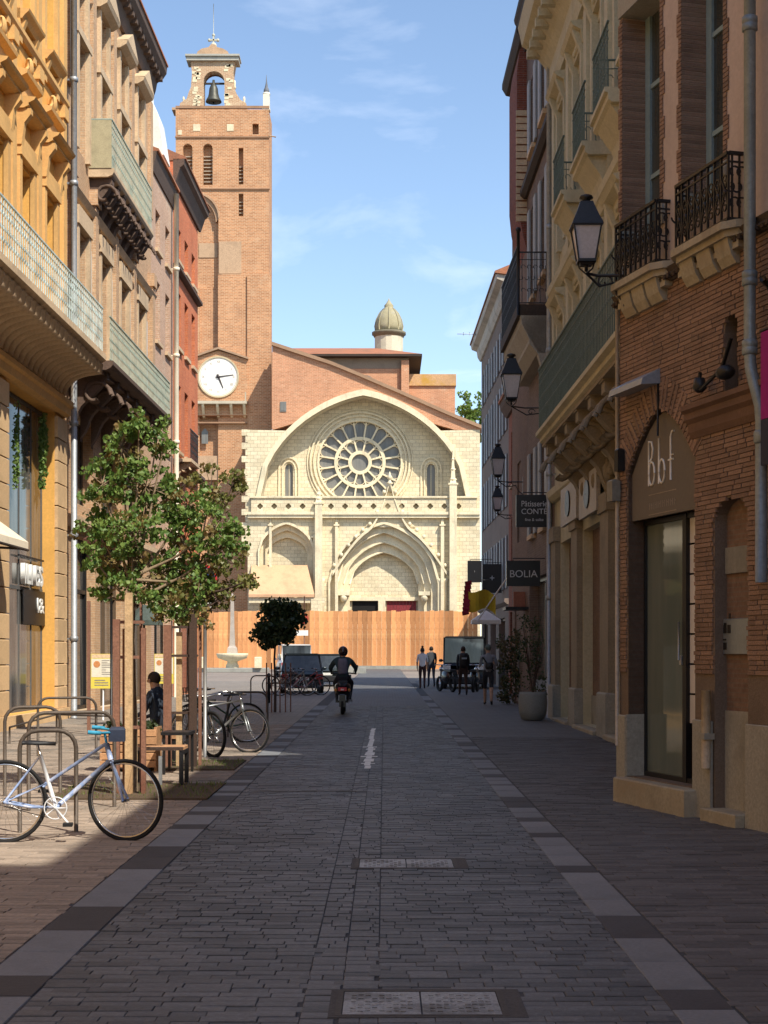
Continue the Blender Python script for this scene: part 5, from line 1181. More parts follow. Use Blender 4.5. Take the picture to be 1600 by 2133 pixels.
# clock bay
MB().prism(KL([]) if 0 else [(X(405),Z(868)),(X(517),Z(868)),(X(517),Z(752)),(X(457),Z(733)),(X(405),Z(749))], -.2, .7).build('clock_bay', M_tbr, TW)
b = MB(); P = [(X(405),Z(749)),(X(457),Z(731)),(X(519),Z(752))]; b.ring([(p[0],p[1]+.18) for p in P], P, .3, 1.0); b.build('clock_hood', mat('brown_coping2',(.38,.25,.16),.9), TW)
CL = FT.thing('clock', 'round white clock face with black hands on the bell tower', 'clock'); cc = T(455,785,.75); cr = 40.5*k
cir = lambda r, n=40: [(cc[0]+r*cos(2*pi*i/n), cc[1]+r*sin(2*pi*i/n)) for i in range(n)]
MB().prism(cir(cr), .66, .76).build('clock_face', mat('clock_white',(.86,.83,.76),.6,.04,3,.05), CL)
b = MB().ring(cir(cr+.12), cir(cr-.02), .6, .82, closed=True); b.build('rim', mat('gold_rim',(.55,.45,.28),.7), CL)
M_hand = mat('clock_black', (.05,.04,.04), .6); M_num = mat('clock_numeral', (.45,.38,.28), .7)
rn = ['XII','I','II','III','IIII','V','VI','VII','VIII','IX','X','XI']
for i, s in enumerate(rn):
    t = pi/2-i*pi/6; text(s, .34, CL, M_num, .775, cc[0]+cr*.78*cos(t), cc[1]+cr*.78*sin(t), .004, 'numeral', sx=.8)
b = MB().ring(cir(cr*.95), cir(cr*.93), .76, .77, closed=True); b.build('minute_ring', M_num, CL)
def hand(ang, L, w): t = R(90-ang); c, s = cos(t), sin(t); P = [(cc[0]-.25*c-w*s,cc[1]-.25*s+w*c),(cc[0]-.25*c+w*s,cc[1]-.25*s-w*c),(cc[0]+L*c+w*.35*s,cc[1]+L*s-w*.35*c),(cc[0]+L*c-w*.35*s,cc[1]+L*s+w*.35*c)]; MB().prism(P, .78, .81).build('hand', M_hand, CL)
hand(82, cr*.78, .07); hand(157, cr*.62, .1); MB().ball((.8,cc[0],cc[1]),.14,8,6).build('hub', M_hand, CL)
each(MB().box(.2,1.5,X(413),X(517),Z(846),Z(840)).box(1.35,1.45,X(413),X(414.5),Z(840),Z(822)).box(1.35,1.45,X(513),X(515.5),Z(840),Z(822)), 'clock_balcony', M_csd, TW)
for px in (426, 456, 484, 511):
    MB().prism([(.1,Z(872)),(.5,Z(870)),(1.3,Z(852)),(1.4,Z(846)),(.1,Z(846))], X(px-2.6), X(px+2.6), 'y').build('corbel', M_cso, TW)
each(MB().box(.0,.72,X(413),X(517),Z(884),Z(881)), 'string_course', mat('string_brick',(.34,.2,.12)), TW)
a = T(427,920); each(MB().prism([(a[0]-.3,a[1]-.2),(a[0]+.3,a[1]-.2),(a[0]+.3,a[1]+.9),(a[0],a[1]+1.25),(a[0]-.3,a[1]+.9)], .0, .1), 'small_window', M_cgl, TW)
MB().box(.0,.2,X(412),X(455),Z(1000),Z(950)).build('stone_tablet', M_tst, TW)
# bell gable on top
G = [(398,228),(398,150),(394,128),(489,128),(487,150),(487,185),(500,205),(510,215),(530,226)]
BG = TW
gp = [(X(p),Z(q_)) for p,q_ in [(372,226),(374,212),(388,203),(392,190),(397,178),(399,150),(396,124),(489,124),(485,150),(487,178),(492,192),(500,205),(512,212),(515,226)]]
bo = arch(X(423),X(467),Z(222),Z(222)+2.45,None,10)
MB().wall(gp, [bo], -.3, .9, 1.3).build('bell_gable', brick('gable_brick',(.50,.30,.17),(.42,.23,.13),(.62,.5,.34),.4,.12,.02,.25,patch=(.62,.5,.34)), TW)
MB().wall(gp, [bo], -1.61, .0, .0).build('bell_gable_back', M_tbr, TW)
r5 = random.Random(5)
for i in range(34):
    sx_ = r5.choice((-1, 1)); zz_ = Z(r5.uniform(132, 222)); xx_ = X(443)+sx_*r5.uniform(27, 40)*k; MB().box(-.32,-.27,xx_-.2,xx_+.2,zz_-.12,zz_+.12).build('stone_block', M_cso, TW)
for px, h_ in ((398,10),(487,10),(380,8),(507,8)): MB().lathe([(2.5*k,0),(3*k,.2),(1.6*k,.35),(2.6*k,.55),(1.5*k,.8),(.3*k,h_*k*1.4)], -.9, X(px), 8).build('finial', M_cso, TW, loc=(0,0,Z(212 if h_ == 8 else 178)))
each(MB().box(-1.8,.0,X(388),X(497),Z(125),Z(117)).box(-1.9,.15,X(386),X(499),Z(117),Z(113)), 'gable_cornice', mat('grey_cornice',(.42,.4,.34),.8,.2), TW)
b = MB(); P = [(X(408),Z(113)),(X(478),Z(113)),(X(474),Z(105)),(X(464),Z(99)),(X(452),Z(96)),(X(447),Z(90)),(X(439),Z(90)),(X(434),Z(96)),(X(420),Z(99)),(X(411),Z(105))]; b.prism(P, -1.4, -.2); b.build('curved_pediment', M_tst, TW)
b = MB(); b.box(-.9,-.7,X(441.5),X(444.5),Z(90),Z(64)).box(-.9,-.7,X(434),X(452),Z(78),Z(75)).ball((-.8,X(443),Z(88)),.3,8,6); 
for px, py in ((434,76.5),(452,76.5),(443,66)): b.ball((-.8,X(px),Z(py)),.16,6,5)
b.tube([(-.8,X(443),Z(64)),(-.8,X(443),Z(0))], .025, 5); b.build('cross', mat('pale_iron',(.5,.48,.38),.7), TW)
b = MB(); b.lathe([(20,0),(19.5,0),(16,3.5),(13,10),(11.5,17),(9,22),(5,26),(3,28),(2.5,33)] and [(17*k,Z(206)),(16*k,Z(203)),(12*k,Z(196)),(10*k,Z(188)),(9*k,Z(178)),(6*k,Z(171)),(3*k,Z(168)),(2.5*k,Z(160))], -.8, X(443), 14)
MB().box(-.9,-.7,X(423),X(467),Z(169),Z(166)).build('bell_beam', M_dark, TW)
bb = FT.thing('church_bell', 'dark bronze bell hanging in the open arch at the top of the bell tower', 'bell'); b.build('bell', mat('bronze',(.09,.09,.075),.5,.3,4,.2,.5), bb); MB().tube([(-.8,X(443),Z(200)),(-.8,X(443),Z(210))], .09, 6).build('clapper', M_blk, bb)
b = MB(); b.box(-.9,.05,X(546),X(562),Z(228),Z(222)).box(-.8,-.05,X(548),X(561),Z(222),Z(195)).lathe([(7*k,Z(195)),(8.5*k,Z(193)),(7*k,Z(190))], -.42, X(554.5), 8); each(b, 'corner_turret', mat('pale_turret',(.72,.68,.56),.85,.2), TW)
b = MB(); b.lathe([(6.5*k,Z(192)),(6*k,Z(184)),(4*k,Z(180)),(3*k,Z(176)),(1.4*k,Z(168)),(.3*k,Z(152))], -.42, X(554.5), 8); b.build('turret_spire', mat('slate',(.14,.15,.17),.7,.2), TW)
MB().box(-2,-.3,X(366)-.4,X(400),Z(226),Z(221)).build('parapet_stub', M_tst, TW)
MB().tube([(.1,X(560),Z(283)),(.1,X(575),Z(286))], .06, 5).build('gargoyle', M_tst, TW)
# ------------------------------------------------------------ timber hoarding
HD = thing('timber_fence', 'tall hoarding of upright orange timber boards closing off the cathedral forecourt', 'fence', (0, 128, 0), R(-90))
M_pl = mat('fence_plank', (.61,.275,.11), .85, .22, 5, .35, isl=.42, stain=.35, streak=.6, c2=(.66,.34,.14), sc2=1.2)
yF = 128; gF = gz(yF); kF = yF/3200; zt_ = lambda px: 1.6+(1365-(1272+(0 if px > 560 else (560-px)*.02)))*kF
PLK = {}; x = (405-800)*kF; j = 0
while x < (992-800)*kF:
    w = rnd.choice((.36,.40,.44)); w = .4; H = round(zt_(x/kF+800)-gF+rnd.uniform(-.09,.05), 2)
    if (w, H) not in PLK: PLK[(w, H)] = MB().box(0, .05, .006, w-.01, 0, H, .01).mesh('plank', M_pl)
    inst(PLK[(w, H)], 'plank', HD, (rnd.uniform(-.015,.02), x, gF)); x += w; j += 1
each(MB().box(-.12,-.02,(405-800)*kF,x,gF+.8,gF+.95).box(-.12,-.02,(405-800)*kF,x,gF+3.2,gF+3.35), 'rail', M_pl, HD)
MB().box(.05,.25,(640-800)*kF,(880-800)*kF,gF,gF+.28).build('base_block', M_plin, HD)
# low wall and kerbs before the fence
t = thing('low_wall', 'low pale stone wall in front of the timber hoarding behind the scooter rider', 'wall', (0,0,0)); each(MB().box(PX(655,105),PX(762,105),105,105.4,gz(105),gz(105)+.45,.03).box(PX(655,105)-.1,PX(762,105),105.4,108,gz(105),gz(105)+.25), 'coping', M_plin, t)
# ============================================================ TREES
M_leaf = leafm('leaf', (.07,.15,.028), (.20,.29,.065)); M_leafb = leafm('leaf_brownish', (.17,.16,.05), (.26,.17,.06)); M_leafy = leafm('leaf_yellowing', (.12,.15,.035), (.22,.21,.06)); M_leafd = leafm('leaf_dark', (.02,.04,.015), (.05,.075,.025))
M_leaft = leafm('leaf_plane', (.08,.16,.02), (.2,.28,.05))
M_bark = mat('bark', (.26,.19,.12), .9, .3, 8, .6); M_barkd = mat('dark_bark', (.07,.045,.035), .9, .3, 8, .5)
M_stake = mat('pale_stake', (.52,.36,.20), .8, .3, 5, .4, c2=(.4,.24,.12), streak=.5); M_rust = mat('rusty_steel', (.24,.12,.08), .85, .3, 6, .3, c2=(.16,.06,.04))
def leafcloud(b, c, r, n, size, rg, flat=1):
    for i in range(n):
        while 1:
            p = Vector((rg.uniform(-1,1), rg.uniform(-1,1), rg.uniform(-1,1)))
            if .12 < p.length < 1: break
        p = Vector((c[0]+p.x*r[0], c[1]+p.y*r[1], c[2]+p.z*r[2])); a = Vector((rg.gauss(0,1), rg.gauss(0,1), rg.gauss(0,.6))).normalized(); q = a.orthogonal().normalized()
        q = (q*cos(rg.uniform(0,6.3))+a.cross(q)*sin(rg.uniform(0,6.3))).normalized(); s = size*rg.uniform(.6,1.25); w = a.cross(q).normalized()*s*.5; q = q*s
        b.add([p-q*.5, p+w-q*.05+a*s*.1, p+q*.5, p-w-q*.05+a*s*.1], [(0,1,2,3)])
def tree(name, label, px, Y, trunk_top, blobs, seed, mleaf=M_leaf, mbark=M_bark, tr=.05, size=.085, dens=1, mb=None, mbfrac=0, bseg=None):
    rg = random.Random(seed); x0 = PX(px, Y); g = gz(Y)
    t = thing(name, label, 'tree', (x0, Y, g), 0, 'young street trees on the left')
    top = PZ(trunk_top, Y)-g; b = MB(); P = [(0,0,0),(.01,0,top*.35),(-.02,.01,top*.7),(.01,0,top)]; b.tube(P, [tr*1.15, tr, tr*.85, tr*.7], 8); b.build('trunk', mbark, t)
    cr = MB(); cb2 = MB(); br = MB()
    for (bx, by, rx, rz, n) in blobs:
        c = Vector((PX(bx, Y)-x0, rg.uniform(-.25,.25), PZ(by, Y)-g)); r = (rx*Y/3200, rx*Y/3200*.9, rz*Y/3200)
        s = Vector((0,0,top*rg.uniform(.85,1))); m_ = s.lerp(c, .5)+Vector((0,0,-.05)); br.tube([s, m_, c, c+(c-m_)*.15], [tr*.5, tr*.3, tr*.17, .004], 5)
        k = int(n*dens)
        # leaves gather in small sprays around twig ends
        for j in range(max(1, k//22)):
            while 1:
                u = Vector((rg.uniform(-1,1), rg.uniform(-1,1), rg.uniform(-1,1)))
                if u.length < 1: break
            q = Vector((c.x+u.x*r[0], c.y+u.y*r[1], c.z+u.z*r[2])); leafcloud(cb2 if rg.random() < mbfrac*(1.6 if u.z < 0 else .6) else cr, q, (size*1.6, size*1.6, size*1.2), 22, size, rg)
            br.tube([c.lerp(q,.1), q], [.008, .003], 4)
    br.build('limbs', mbark, t); cr.build('crown', mleaf, t)
    if cb2.v: cb2.build('dry_leaves', M_leafb, t)
    return t
tree('street_tree', 'nearest leafy young tree tied to a pale stake, its crown over the blue bicycle', 276, 17.75, 1200,
     [(250,930,48,50,700),(320,920,30,30,240),(215,1010,50,55,800),(300,1010,70,60,1200),(390,1050,60,55,900),(200,1100,48,45,700),(280,1110,70,60,1100),(380,1130,70,60,1000),(450,1110,45,60,600),(240,1180,50,35,500),(330,1190,60,45,700),(420,1200,50,40,500),(490,1130,26,50,300),(290,880,30,20,200),(200,1160,30,25,200),(250,1225,45,30,350),(330,1250,50,30,350),(400,1270,40,26,250),(210,1230,28,26,150),(345,900,18,40,160)], 5, mbfrac=.18, size=.06, dens=.78)
tree('street_tree', 'second young tree with thin browning leaves, rusty guard stakes around its dark trunk', 398, 21.9, 1230,
     [(400,1230,42,42,450),(455,1240,40,35,320),(350,1230,45,40,380),(500,1215,30,20,200),(530,1208,14,10,70),(410,1290,40,26,260),(340,1275,30,24,180),(470,1170,40,45,300),(480,1010,30,40,200),(440,1020,40,60,400)], 9, mleaf=M_leafy, mbark=M_barkd, mbfrac=.3, size=.065, dens=.9)
tree('round_tree', 'small dark round headed tree on a slim trunk behind the parked bicycles', 573, 40.5, 1330,
     [(575,1300,42,42,1500),(600,1290,32,34,600),(555,1325,25,24,400),(610,1275,20,20,260),(580,1260,26,12,260)], 12, mleaf=M_leafd, mbark=M_barkd, tr=.035, size=.12)
def guard(px, Y, posts, label, mt):
    t = thing('tree_guard', label, 'tree guard', (PX(px,Y), Y, gz(Y)), 0, 'tree guards')
    for (dx, dy, w, h, m) in posts: MB().box(dx-w/2,dx+w/2,dy-.03,dy+.03,0,h).build('stake', m, t)
    for z in (.75, 1.55, 1.95):
        if z < max(p[3] for p in posts): xs = [p[0] for p in posts]; MB().box(min(xs),max(xs),-.2,-.17,z,z+.035).tube([(min(xs),-.18,z+.02),(.02,.1,z+.02),(max(xs),-.18,z+.02)], .012, 5).build('tie', M_barkd if mt else M_rust, t)
    return t
guard(276, 17.7, [(-.15,-.2,.075,2.0,M_rust),(.0,-.25,.085,2.3,M_stake),(.115,-.1,.025,2.2,M_rust),(.16,-.2,.05,1.9,M_rust),(-.12,.2,.05,1.9,M_rust)], 'pale timber stake and rusty guard posts around the nearest tree trunk', 0)
guard(390, 21.7, [(-.25,-.2,.11,2.0,M_rust),(-.1,-.1,.08,1.9,M_stake),(.11,-.2,.10,2.15,M_barkd),(.17,.1,.04,2.0,M_rust)], 'rusty guard stakes around the second tree trunk', 1)
guard(575, 40.5, [(-.25,0,.03,1.3,M_rust),(-.1,-.2,.03,1.3,M_rust),(.12,-.2,.03,1.3,M_rust),(.25,0,.03,1.3,M_rust),(.38,.1,.03,1.3,M_rust)], 'thin rusty stakes around the small round tree', 1)
# tree beyond the cathedral's right corner
t = thing('tree', 'bright green tree top showing beyond the right end of the cathedral', 'tree', (PX(990,160),160,0)); cr = MB(); rg = random.Random(4)
for i in range(110): c = (rg.uniform(-1.8,3.5), rg.uniform(-2,2), PZ(850,160)+rg.uniform(-3,1.3)-abs(rg.gauss(0,.4))); leafcloud(cr, c, (.6,.6,.45), 28, .35, rg)
cr.build('crown', M_leaft, t); MB().tube([(1,0,0),(1.2,0,PZ(850,160))], [.3,.12], 8).build('trunk', M_barkd, t)
# creepers on the ochre shopfront and green bush by the wall
t = FL.thing('hanging_plant', 'green trailing plant hanging in front of the shop glass on the ochre building', 'plant', 'trailing plants on the ochre building'); b = MB(); rg = random.Random(8)
for i in range(46): leafcloud(b, (-.1, 35.3+rg.uniform(-.15,.2), 7.1-rg.random()**1.5*1.6), (.08,.14,.12), 14, .09, rg)
b.build('foliage', M_leaf, t)
t = FL.thing('hanging_plant', 'thin fading trailing plant in the middle of the ochre shop window', 'plant', 'trailing plants on the ochre building'); b = MB()
for i in range(30): leafcloud(b, (-.1, 32.9+rg.uniform(-.12,.12), 7.0-rg.random()*1.8), (.06,.1,.12), 10, .08, rg)
b.build('foliage', M_leaf, t)
# creeper and shrub at the right of the far pavement
t = thing('climbing_shrub', 'brownish green climber covering the wall behind the grey planter', 'shrub', (PX(1078,46.5),46.5,gz(46))); b = MB(); b2 = MB()
for i in range(170): leafcloud(b if rg.random() < .5 else b2, (rg.uniform(-.55,.55), rg.uniform(-.3,.3), rg.uniform(.1,2.2)), (.14,.14,.14), 14, .08, rg)
b.build('foliage', M_leafd, t); b2.build('dry_foliage', mat('dry_leaf',(.12,.10,.05),.9,.3), t)
# planter
t = thing('planter', 'round grey concrete planter with a thin olive shrub on the right pavement', 'planter', (PX(1110,35.9),35.9,gz(35.9)))
MB().lathe([(.20,0),(.27,.03),(.325,.2),(.335,.4),(.325,.6),(.305,.66),(.28,.66),(.27,.6)], n=24).build('pot', mat('grey_concrete',(.22,.23,.22),.8,.15,5,.2,stain=.2), t); MB().lathe([(.27,.6),(.01,.61)], n=16).build('soil', M_soil, t)
b = MB(); 
for i in range(9): a = rg.uniform(0,6.3); b.tube([(0,0,.6),(.1*cos(a),.1*sin(a),1.1),(.28*cos(a),.25*sin(a),rg.uniform(1.5,2.3))], [.02,.012,.004], 5)
b.build('stems', M_barkd, t); b = MB()
for i in range(60): leafcloud(b, (rg.uniform(-.3,.25), rg.uniform(-.25,.25), rg.uniform(.65,2.4)), (.12,.12,.12), 12, .055, rg)
b.build('foliage', M_leafd, t)
t = thing('no_parking_sign', 'blue and red no parking sign among the leaves of the second tree', 'road sign', (-2.75,23.6,gz(23.6)), R(-35))
MB().tube([(0,0,0),(0,0,3.0)], .03, 8).build('pole', mat('sign_pole',(.3,.3,.3),.5,.1,5,.1,.5), t)
dk = lambda r, x0, x1: MB().prism([(r*cos(i*pi/14), 2.72+r*sin(i*pi/14)) for i in range(28)], x0, x1)
dk(.23,.03,.045).build('rim', mat('sign_rim_red',(.55,.04,.05),.4), t); dk(.185,.045,.049).build('disc', mat('sign_blue',(.03,.08,.35),.4), t)
MB().prism([(-.15,2.86),(-.12,2.89),(.15,2.58),(.12,2.55)], .049, .052).build('bar', mat('sign_rim_red',(1,0,0)), t); MB().box(.03,.045,-.14,.14,2.3,2.42).build('plate', mat('plate_pale',(.7,.7,.66),.5), t)
# ============================================================ BICYCLES
M_tyre = mat('tyre', (.015,.015,.016), .8, .2); M_chrome = mat('chrome', (.6,.6,.6), .25, .1, 5, .05, 1)
def wheelmesh(key, r, mt, mrim, spokes=28, tw=.016):
    if key in WC: return WC[key]
    a = MB().tube([(r*cos(t), 0, r*sin(t)) for t in [2*pi*i/40 for i in range(40)]], tw, 8, closed=True, caps=False)
    b = MB().tube([((r-tw-.008)*cos(t), 0, (r-tw-.008)*sin(t)) for t in [2*pi*i/40 for i in range(40)]], .009, 6, closed=True, caps=False)
    for i in range(spokes): t = 2*pi*i/spokes; u = t+(.5 if i % 2 else -.5); b.tube([(.02*cos(u), .02*(-1)**(i//2), .02*sin(u)), ((r-.025)*cos(t), 0, (r-.025)*sin(t))], .0013, 3, False)
    b.tube([(0,-.05,0),(0,.05,0)], .016, 8); WC[key] = (a.mesh('tyre', mt), b.mesh('rim', mrim)); return WC[key]
def bicycle(label, loc, yaw, cf, cw, csad, steer=0, lean=0, mixte=True, bars='flat', cbar=None, group='parked bicycles', mrim=None, chain=None, rack=False, basket=False, r=.345, tw=.016, cgrip=None):
    t = thing('bicycle', label, 'bicycle', loc, 0, group); t.rotation_euler = (lean, 0, yaw); t.rotation_mode = 'XYZ'
    mrim = mrim or M_chrome; me = wheelmesh((r, mrim.name, tw), r, M_tyre, mrim, tw=tw)
    w = inst(me[0], 'wheel', t, (-.52,0,r)); inst(me[1], 'rim', w, (0,0,0))
    w = inst(me[0], 'wheel', t, (.50,0,r), steer); inst(me[1], 'rim', w, (0,0,0))
    bb, st, hd, hb = (-.09,0,.29), (-.22,0,.74), (.34,0,.84), (.375,0,.70); f = MB()
    f.tube([bb, st], .019, 8); fr = f.build('seat_tube', cw, t); f = MB()
    f.tube([hb, bb], .021, 8); f.tube([hd, hb], .025, 8)
    if mixte: f.tube([hd, (-.17,0,.50), (-.2,0,.47)], .016, 8)
    else: f.tube([hd, st], .014, 8)
    f.build('frame', cf, t); f = MB()
    for s in (-1, 1):
        f.tube([bb, (-.3,s*.045,.3), (-.52,s*.06,r)], .011, 6); f.tube([st, (-.52,s*.06,r)], .010, 6)
        if mixte: f.tube([(-.17,s*.01,.50), (-.52,s*.06,r+.0)], .006, 6)
    f.build('rear_stays', cf, t); f = MB()
    c, s_ = cos(steer), sin(steer)
    for s in (-1, 1): f.tube([(.385,s*.045,.68), (.43,s*.05,.55),(.50-s*.05*s_,s*.05*c,r)], .013, 6)
    f.tube([(.385,-.05,.68),(.385,.05,.68)], .014, 6); f.build('fork', cf, t)
    f = MB(); sd_ = [(-.36,0,.845),(-.30,0,.855),(-.2,0,.85),(-.09,0,.845)]; f.add([], [])
    V = [];
    for x, w_, z in ((-.37,.05,.865),(-.33,.08,.87),(-.26,.07,.865),(-.17,.03,.86),(-.09,.018,.855)): V += [(x,-w_,z-.03),(x,-w_*.7,z),(x,w_*.7,z),(x,w_,z-.03)]
    f.add(V, [(i*4+j, i*4+j+1, i*4+j+5, i*4+j+4) for i in range(4) for j in range(3)]+[(0,1,2,3),(19,18,17,16)]+[(i*4,i*4+4,i*4+7,i*4+3) for i in range(4)], True); f.build('saddle', csad, t)
    MB().tube([st, (-.25,0,.84)], .013, 8).build('seat_post', M_chrome, t)
    cbm = cbar or M_chrome; f = MB(); f.tube([hd, (.325,0,.93)], .012, 8)
    if bars == 'flat': f.tube([(.28,-.27,.95),(.36,-.14,.945),(.37,0,.93),(.36,.14,.945),(.28,.27,.95)], .012, 8)
    elif bars == 'north': f.tube([(.12,-.25,.97),(.28,-.27,.96),(.38,-.12,.94),(.33,0,.93),(.38,.12,.94),(.28,.27,.96),(.12,.25,.97)], .012, 8)
    f.build('handlebar', cbm, t); g = MB()
    for s in (-1, 1): g.tube([(.2,s*.27,.96),(.31,s*.265,.95)], .018, 8)
    each(g, 'grips', cgrip or csad, t)
    ch = MB(); n = 24; R1 = .095; ch.tube([(-.09+R1*cos(2*pi*i/n), -.05, .29+R1*sin(2*pi*i/n)) for i in range(n)], .006, 5, closed=True, caps=False)
    for i in range(5): a = 2*pi*i/5; ch.tube([(-.09,-.05,.29),(-.09+R1*cos(a),-.05,.29+R1*sin(a))], .006, 5)
    ch.tube([(-.09,-.06,.29),(.02,-.07,.16)], .010, 6).tube([(-.09,.06,.29),(-.2,.07,.42)], .010, 6); cc_ = ch.build('crankset', chain or M_chrome, t)
    MB().box(-.02,.06,-.17,-.07,.145,.17).build('pedal', M_tyre, cc_); MB().box(-.25,-.16,.07,.16,.41,.43).build('pedal', M_tyre, cc_)
    MB().tube([(-.09,-.05,.385),(-.52,-.05,r+.035)], .004, 4).tube([(-.09,-.05,.195),(-.52,-.05,r-.035)], .004, 4).build('chain', M_tyre, t)
    if rack: MB().tube([(-.25,-.05,.72),(-.72,-.05,.73),(-.72,.05,.73),(-.25,.05,.72)], .006, 5).tube([(-.62,-.06,.73),(-.52,-.07,r)], .006, 5).tube([(-.62,.06,.73),(-.52,.07,r)], .006, 5).build('rear_rack', M_tyre, t)
    if basket:
        b = MB()
        for i in range(14): 
            for z in (0,): a = 2*pi*i/14; b.tube([(.52+.11*cos(a),.15*sin(a),.74),(.52+.14*cos(a),.19*sin(a),.98)], .006, 4)
        for z, k_ in ((.74,1),(.82,1.09),(.9,1.18),(.98,1.27)): b.tube([(.52+.11*k_*cos(2*pi*i/16),.15*k_*sin(2*pi*i/16),z) for i in range(16)], .005, 4, closed=True, caps=False)
        b.build('basket', M_tyre, t)
    return t
M_wb = mat('white_paint', (.72,.73,.75), .35, .06, 9, .05); M_lb = mat('lavender_blue_paint', (.25,.34,.56), .35, .25, 3, .05, c2=(.62,.6,.62), sc2=6)
M_cy = mat('cyan_tape', (.05,.32,.5), .6, .15); M_bk = mat('black_plastic', (.02,.02,.022), .5, .2)
Yb = 13.15; xr_ = PX(14, Yb); xf_ = PX(249, Yb)
bk = bicycle('white and lavender step-through bicycle with cyan handlebar, nearest on the left', ((xr_+xf_)/2+.01, Yb+.1, 0), R(7), M_lb, M_wb, M_bk, steer=R(-24), lean=R(2), cbar=M_cy, chain=M_wb, cgrip=M_cy)
MB().box(.36,.50,-.07,.07,.86,.98,.02).build('front_bag', mat('dark_blue_bag',(.03,.04,.07),.7), bk)
Y2 = 23.6
bicycle('black bicycle with its thick front tyre turned to the viewer by the second tree', (PX(428,Y2)-.12, Y2+.5, gz(Y2)), R(-62), M_bk, M_bk, M_bk, steer=R(12), mixte=False, lean=R(3), mrim=M_bk, group='bicycles parked behind the second tree', bars='flat', tw=.024)
bicycle('silver grey bicycle with a large thin wheel beside the dark one', (PX(455,24.6), 24.8, gz(Y2)), R(-14), mat('silver_paint',(.3,.32,.33),.35,.1,5,.05,.6), M_chrome, M_bk, steer=R(-8), lean=R(-4), mixte=False, group='bicycles parked behind the second tree', bars='north', rack=True)
bicycle('dark green bicycle with a front basket, farthest of the bikes behind the second tree', (PX(452,27), 27.2, gz(27)), R(200), mat('dark_green_paint',(.03,.06,.04),.4), M_bk, M_bk, steer=R(20), group='bicycles parked behind the second tree', basket=True, bars='north')
for i, (px, Y, yaw, c_, lb) in enumerate(((612,55.0,20,(.3,.28,.25),'pale hire bicycle nearest the dark car'),(640,55.6,15,(.35,.08,.08),'red bicycle parked right of the pale one in front of the dark car'),(592,56.4,25,(.08,.08,.09),'dark bicycle half hidden left of the pale one by the car'))):
    bicycle(lb, (PX(px,Y), Y, gz(Y)), R(yaw), mat('far_bike_%d' % i, c_, .5), M_chrome, M_bk, lean=R(3), group='bicycles parked in front of the dark car', rack=True)
# bicycle stands
M_hoop = mat('bronze_steel', (.10,.08,.065), .6, .25, 6, .2, .4)
def hoop(px, Y, w, h, a, label):
    t = thing('bicycle_stand', label, 'bicycle stand', (PX(px,Y), Y, gz(Y)), R(a), 'hooped bicycle stands on the left pavement'); c = .16
    P = [(-w/2,0,0),(-w/2,0,h-c)]+[(-w/2+c-c*cos(i*pi/8),0,h-c+c*sin(i*pi/8)) for i in range(1,5)]+[(w/2-c+c*sin(i*pi/8),0,h-c+c*cos(i*pi/8)) for i in range(0,5)]+[(w/2,0,0)]
    MB().tube(P, .021, 8).build('hoop', M_hoop, t)
hoop(100, 13.9, .5, .92, 8, 'hooped steel stand right behind the white and blue bicycle'); hoop(68, 17.5, .62, 1.0, 20, 'second hooped stand, left of the bicycle saddle'); hoop(150, 16, .9, 1.0, 25, 'hooped stand in front of the pale stake'); hoop(140, 24, .9, .9, 20, 'farthest hooped stand, under the yellow panel')
for i, (px, Y) in enumerate(((524,29.0),(556,47))):
    hoop(px-8, Y, .75, .85, 10, ['black hoop at the right end of the parked bicycles','small hoop at the foot of the round tree'][i])
# bench and crate seats
M_wd = mat('warm_slat', (.45,.25,.13), .75, .25, 4, .4, isl=.15)
t = thing('bench', 'timber slatted bench on dark steel legs between the first two trees', 'bench', (PX(335,18.9), 18.9, gz(19)))
for i in range(5): MB().box(-.36,.30,-.28+i*.115,-.19+i*.115,.43,.47,.006).build('seat_slat', M_wd if i else M_barkd, t)
for x in (-.32, .26): each(MB().box(x,x+.05,-.27,.27,.38,.43).box(x,x+.05,-.27,-.22,0,.38).box(x,x+.05,.22,.27,0,.38), 'leg_frame', M_blk, t)
MB().box(.01,.05,-.26,-.22,0,.36).build('leg', M_zinc, t)
t = thing('crate_planter', 'low slatted timber crate planter behind the guard posts of the nearest tree', 'planter', (PX(275,21.0), 21.0, gz(21)))
for k_ in range(5): MB().box(-.40,.36,-.22,-.19,.06+k_*.105,.15+k_*.105,.006).build('slat', M_wd, t)
for x in (-.38,.33): MB().box(x,x+.04,-.19,.25,.0,.6).build('post', M_wd, t)
MB().box(-.36,.33,-.18,.25,.05,.5).build('tub', M_barkd, t)
b = MB()
for i in range(26): leafcloud(b, (rg.uniform(-.33,.3), rg.uniform(-.15,.2), rg.uniform(.5,.66)), (.09,.09,.06), 12, .06, rg)
b.build('foliage', M_leafd, t)
t = thing('cafe_table', 'low black metal table right of the bench', 'table', (PX(360,20.6), 20.6, gz(20.6))); MB().box(-.12,.26,-.3,.3,.52,.56).build('tabletop', M_blk, t)
for x in (-.1,.21): 
    for y in (-.27,.24): MB().box(x,x+.035,y,y+.035,0,.52).build('leg', M_blk, t)
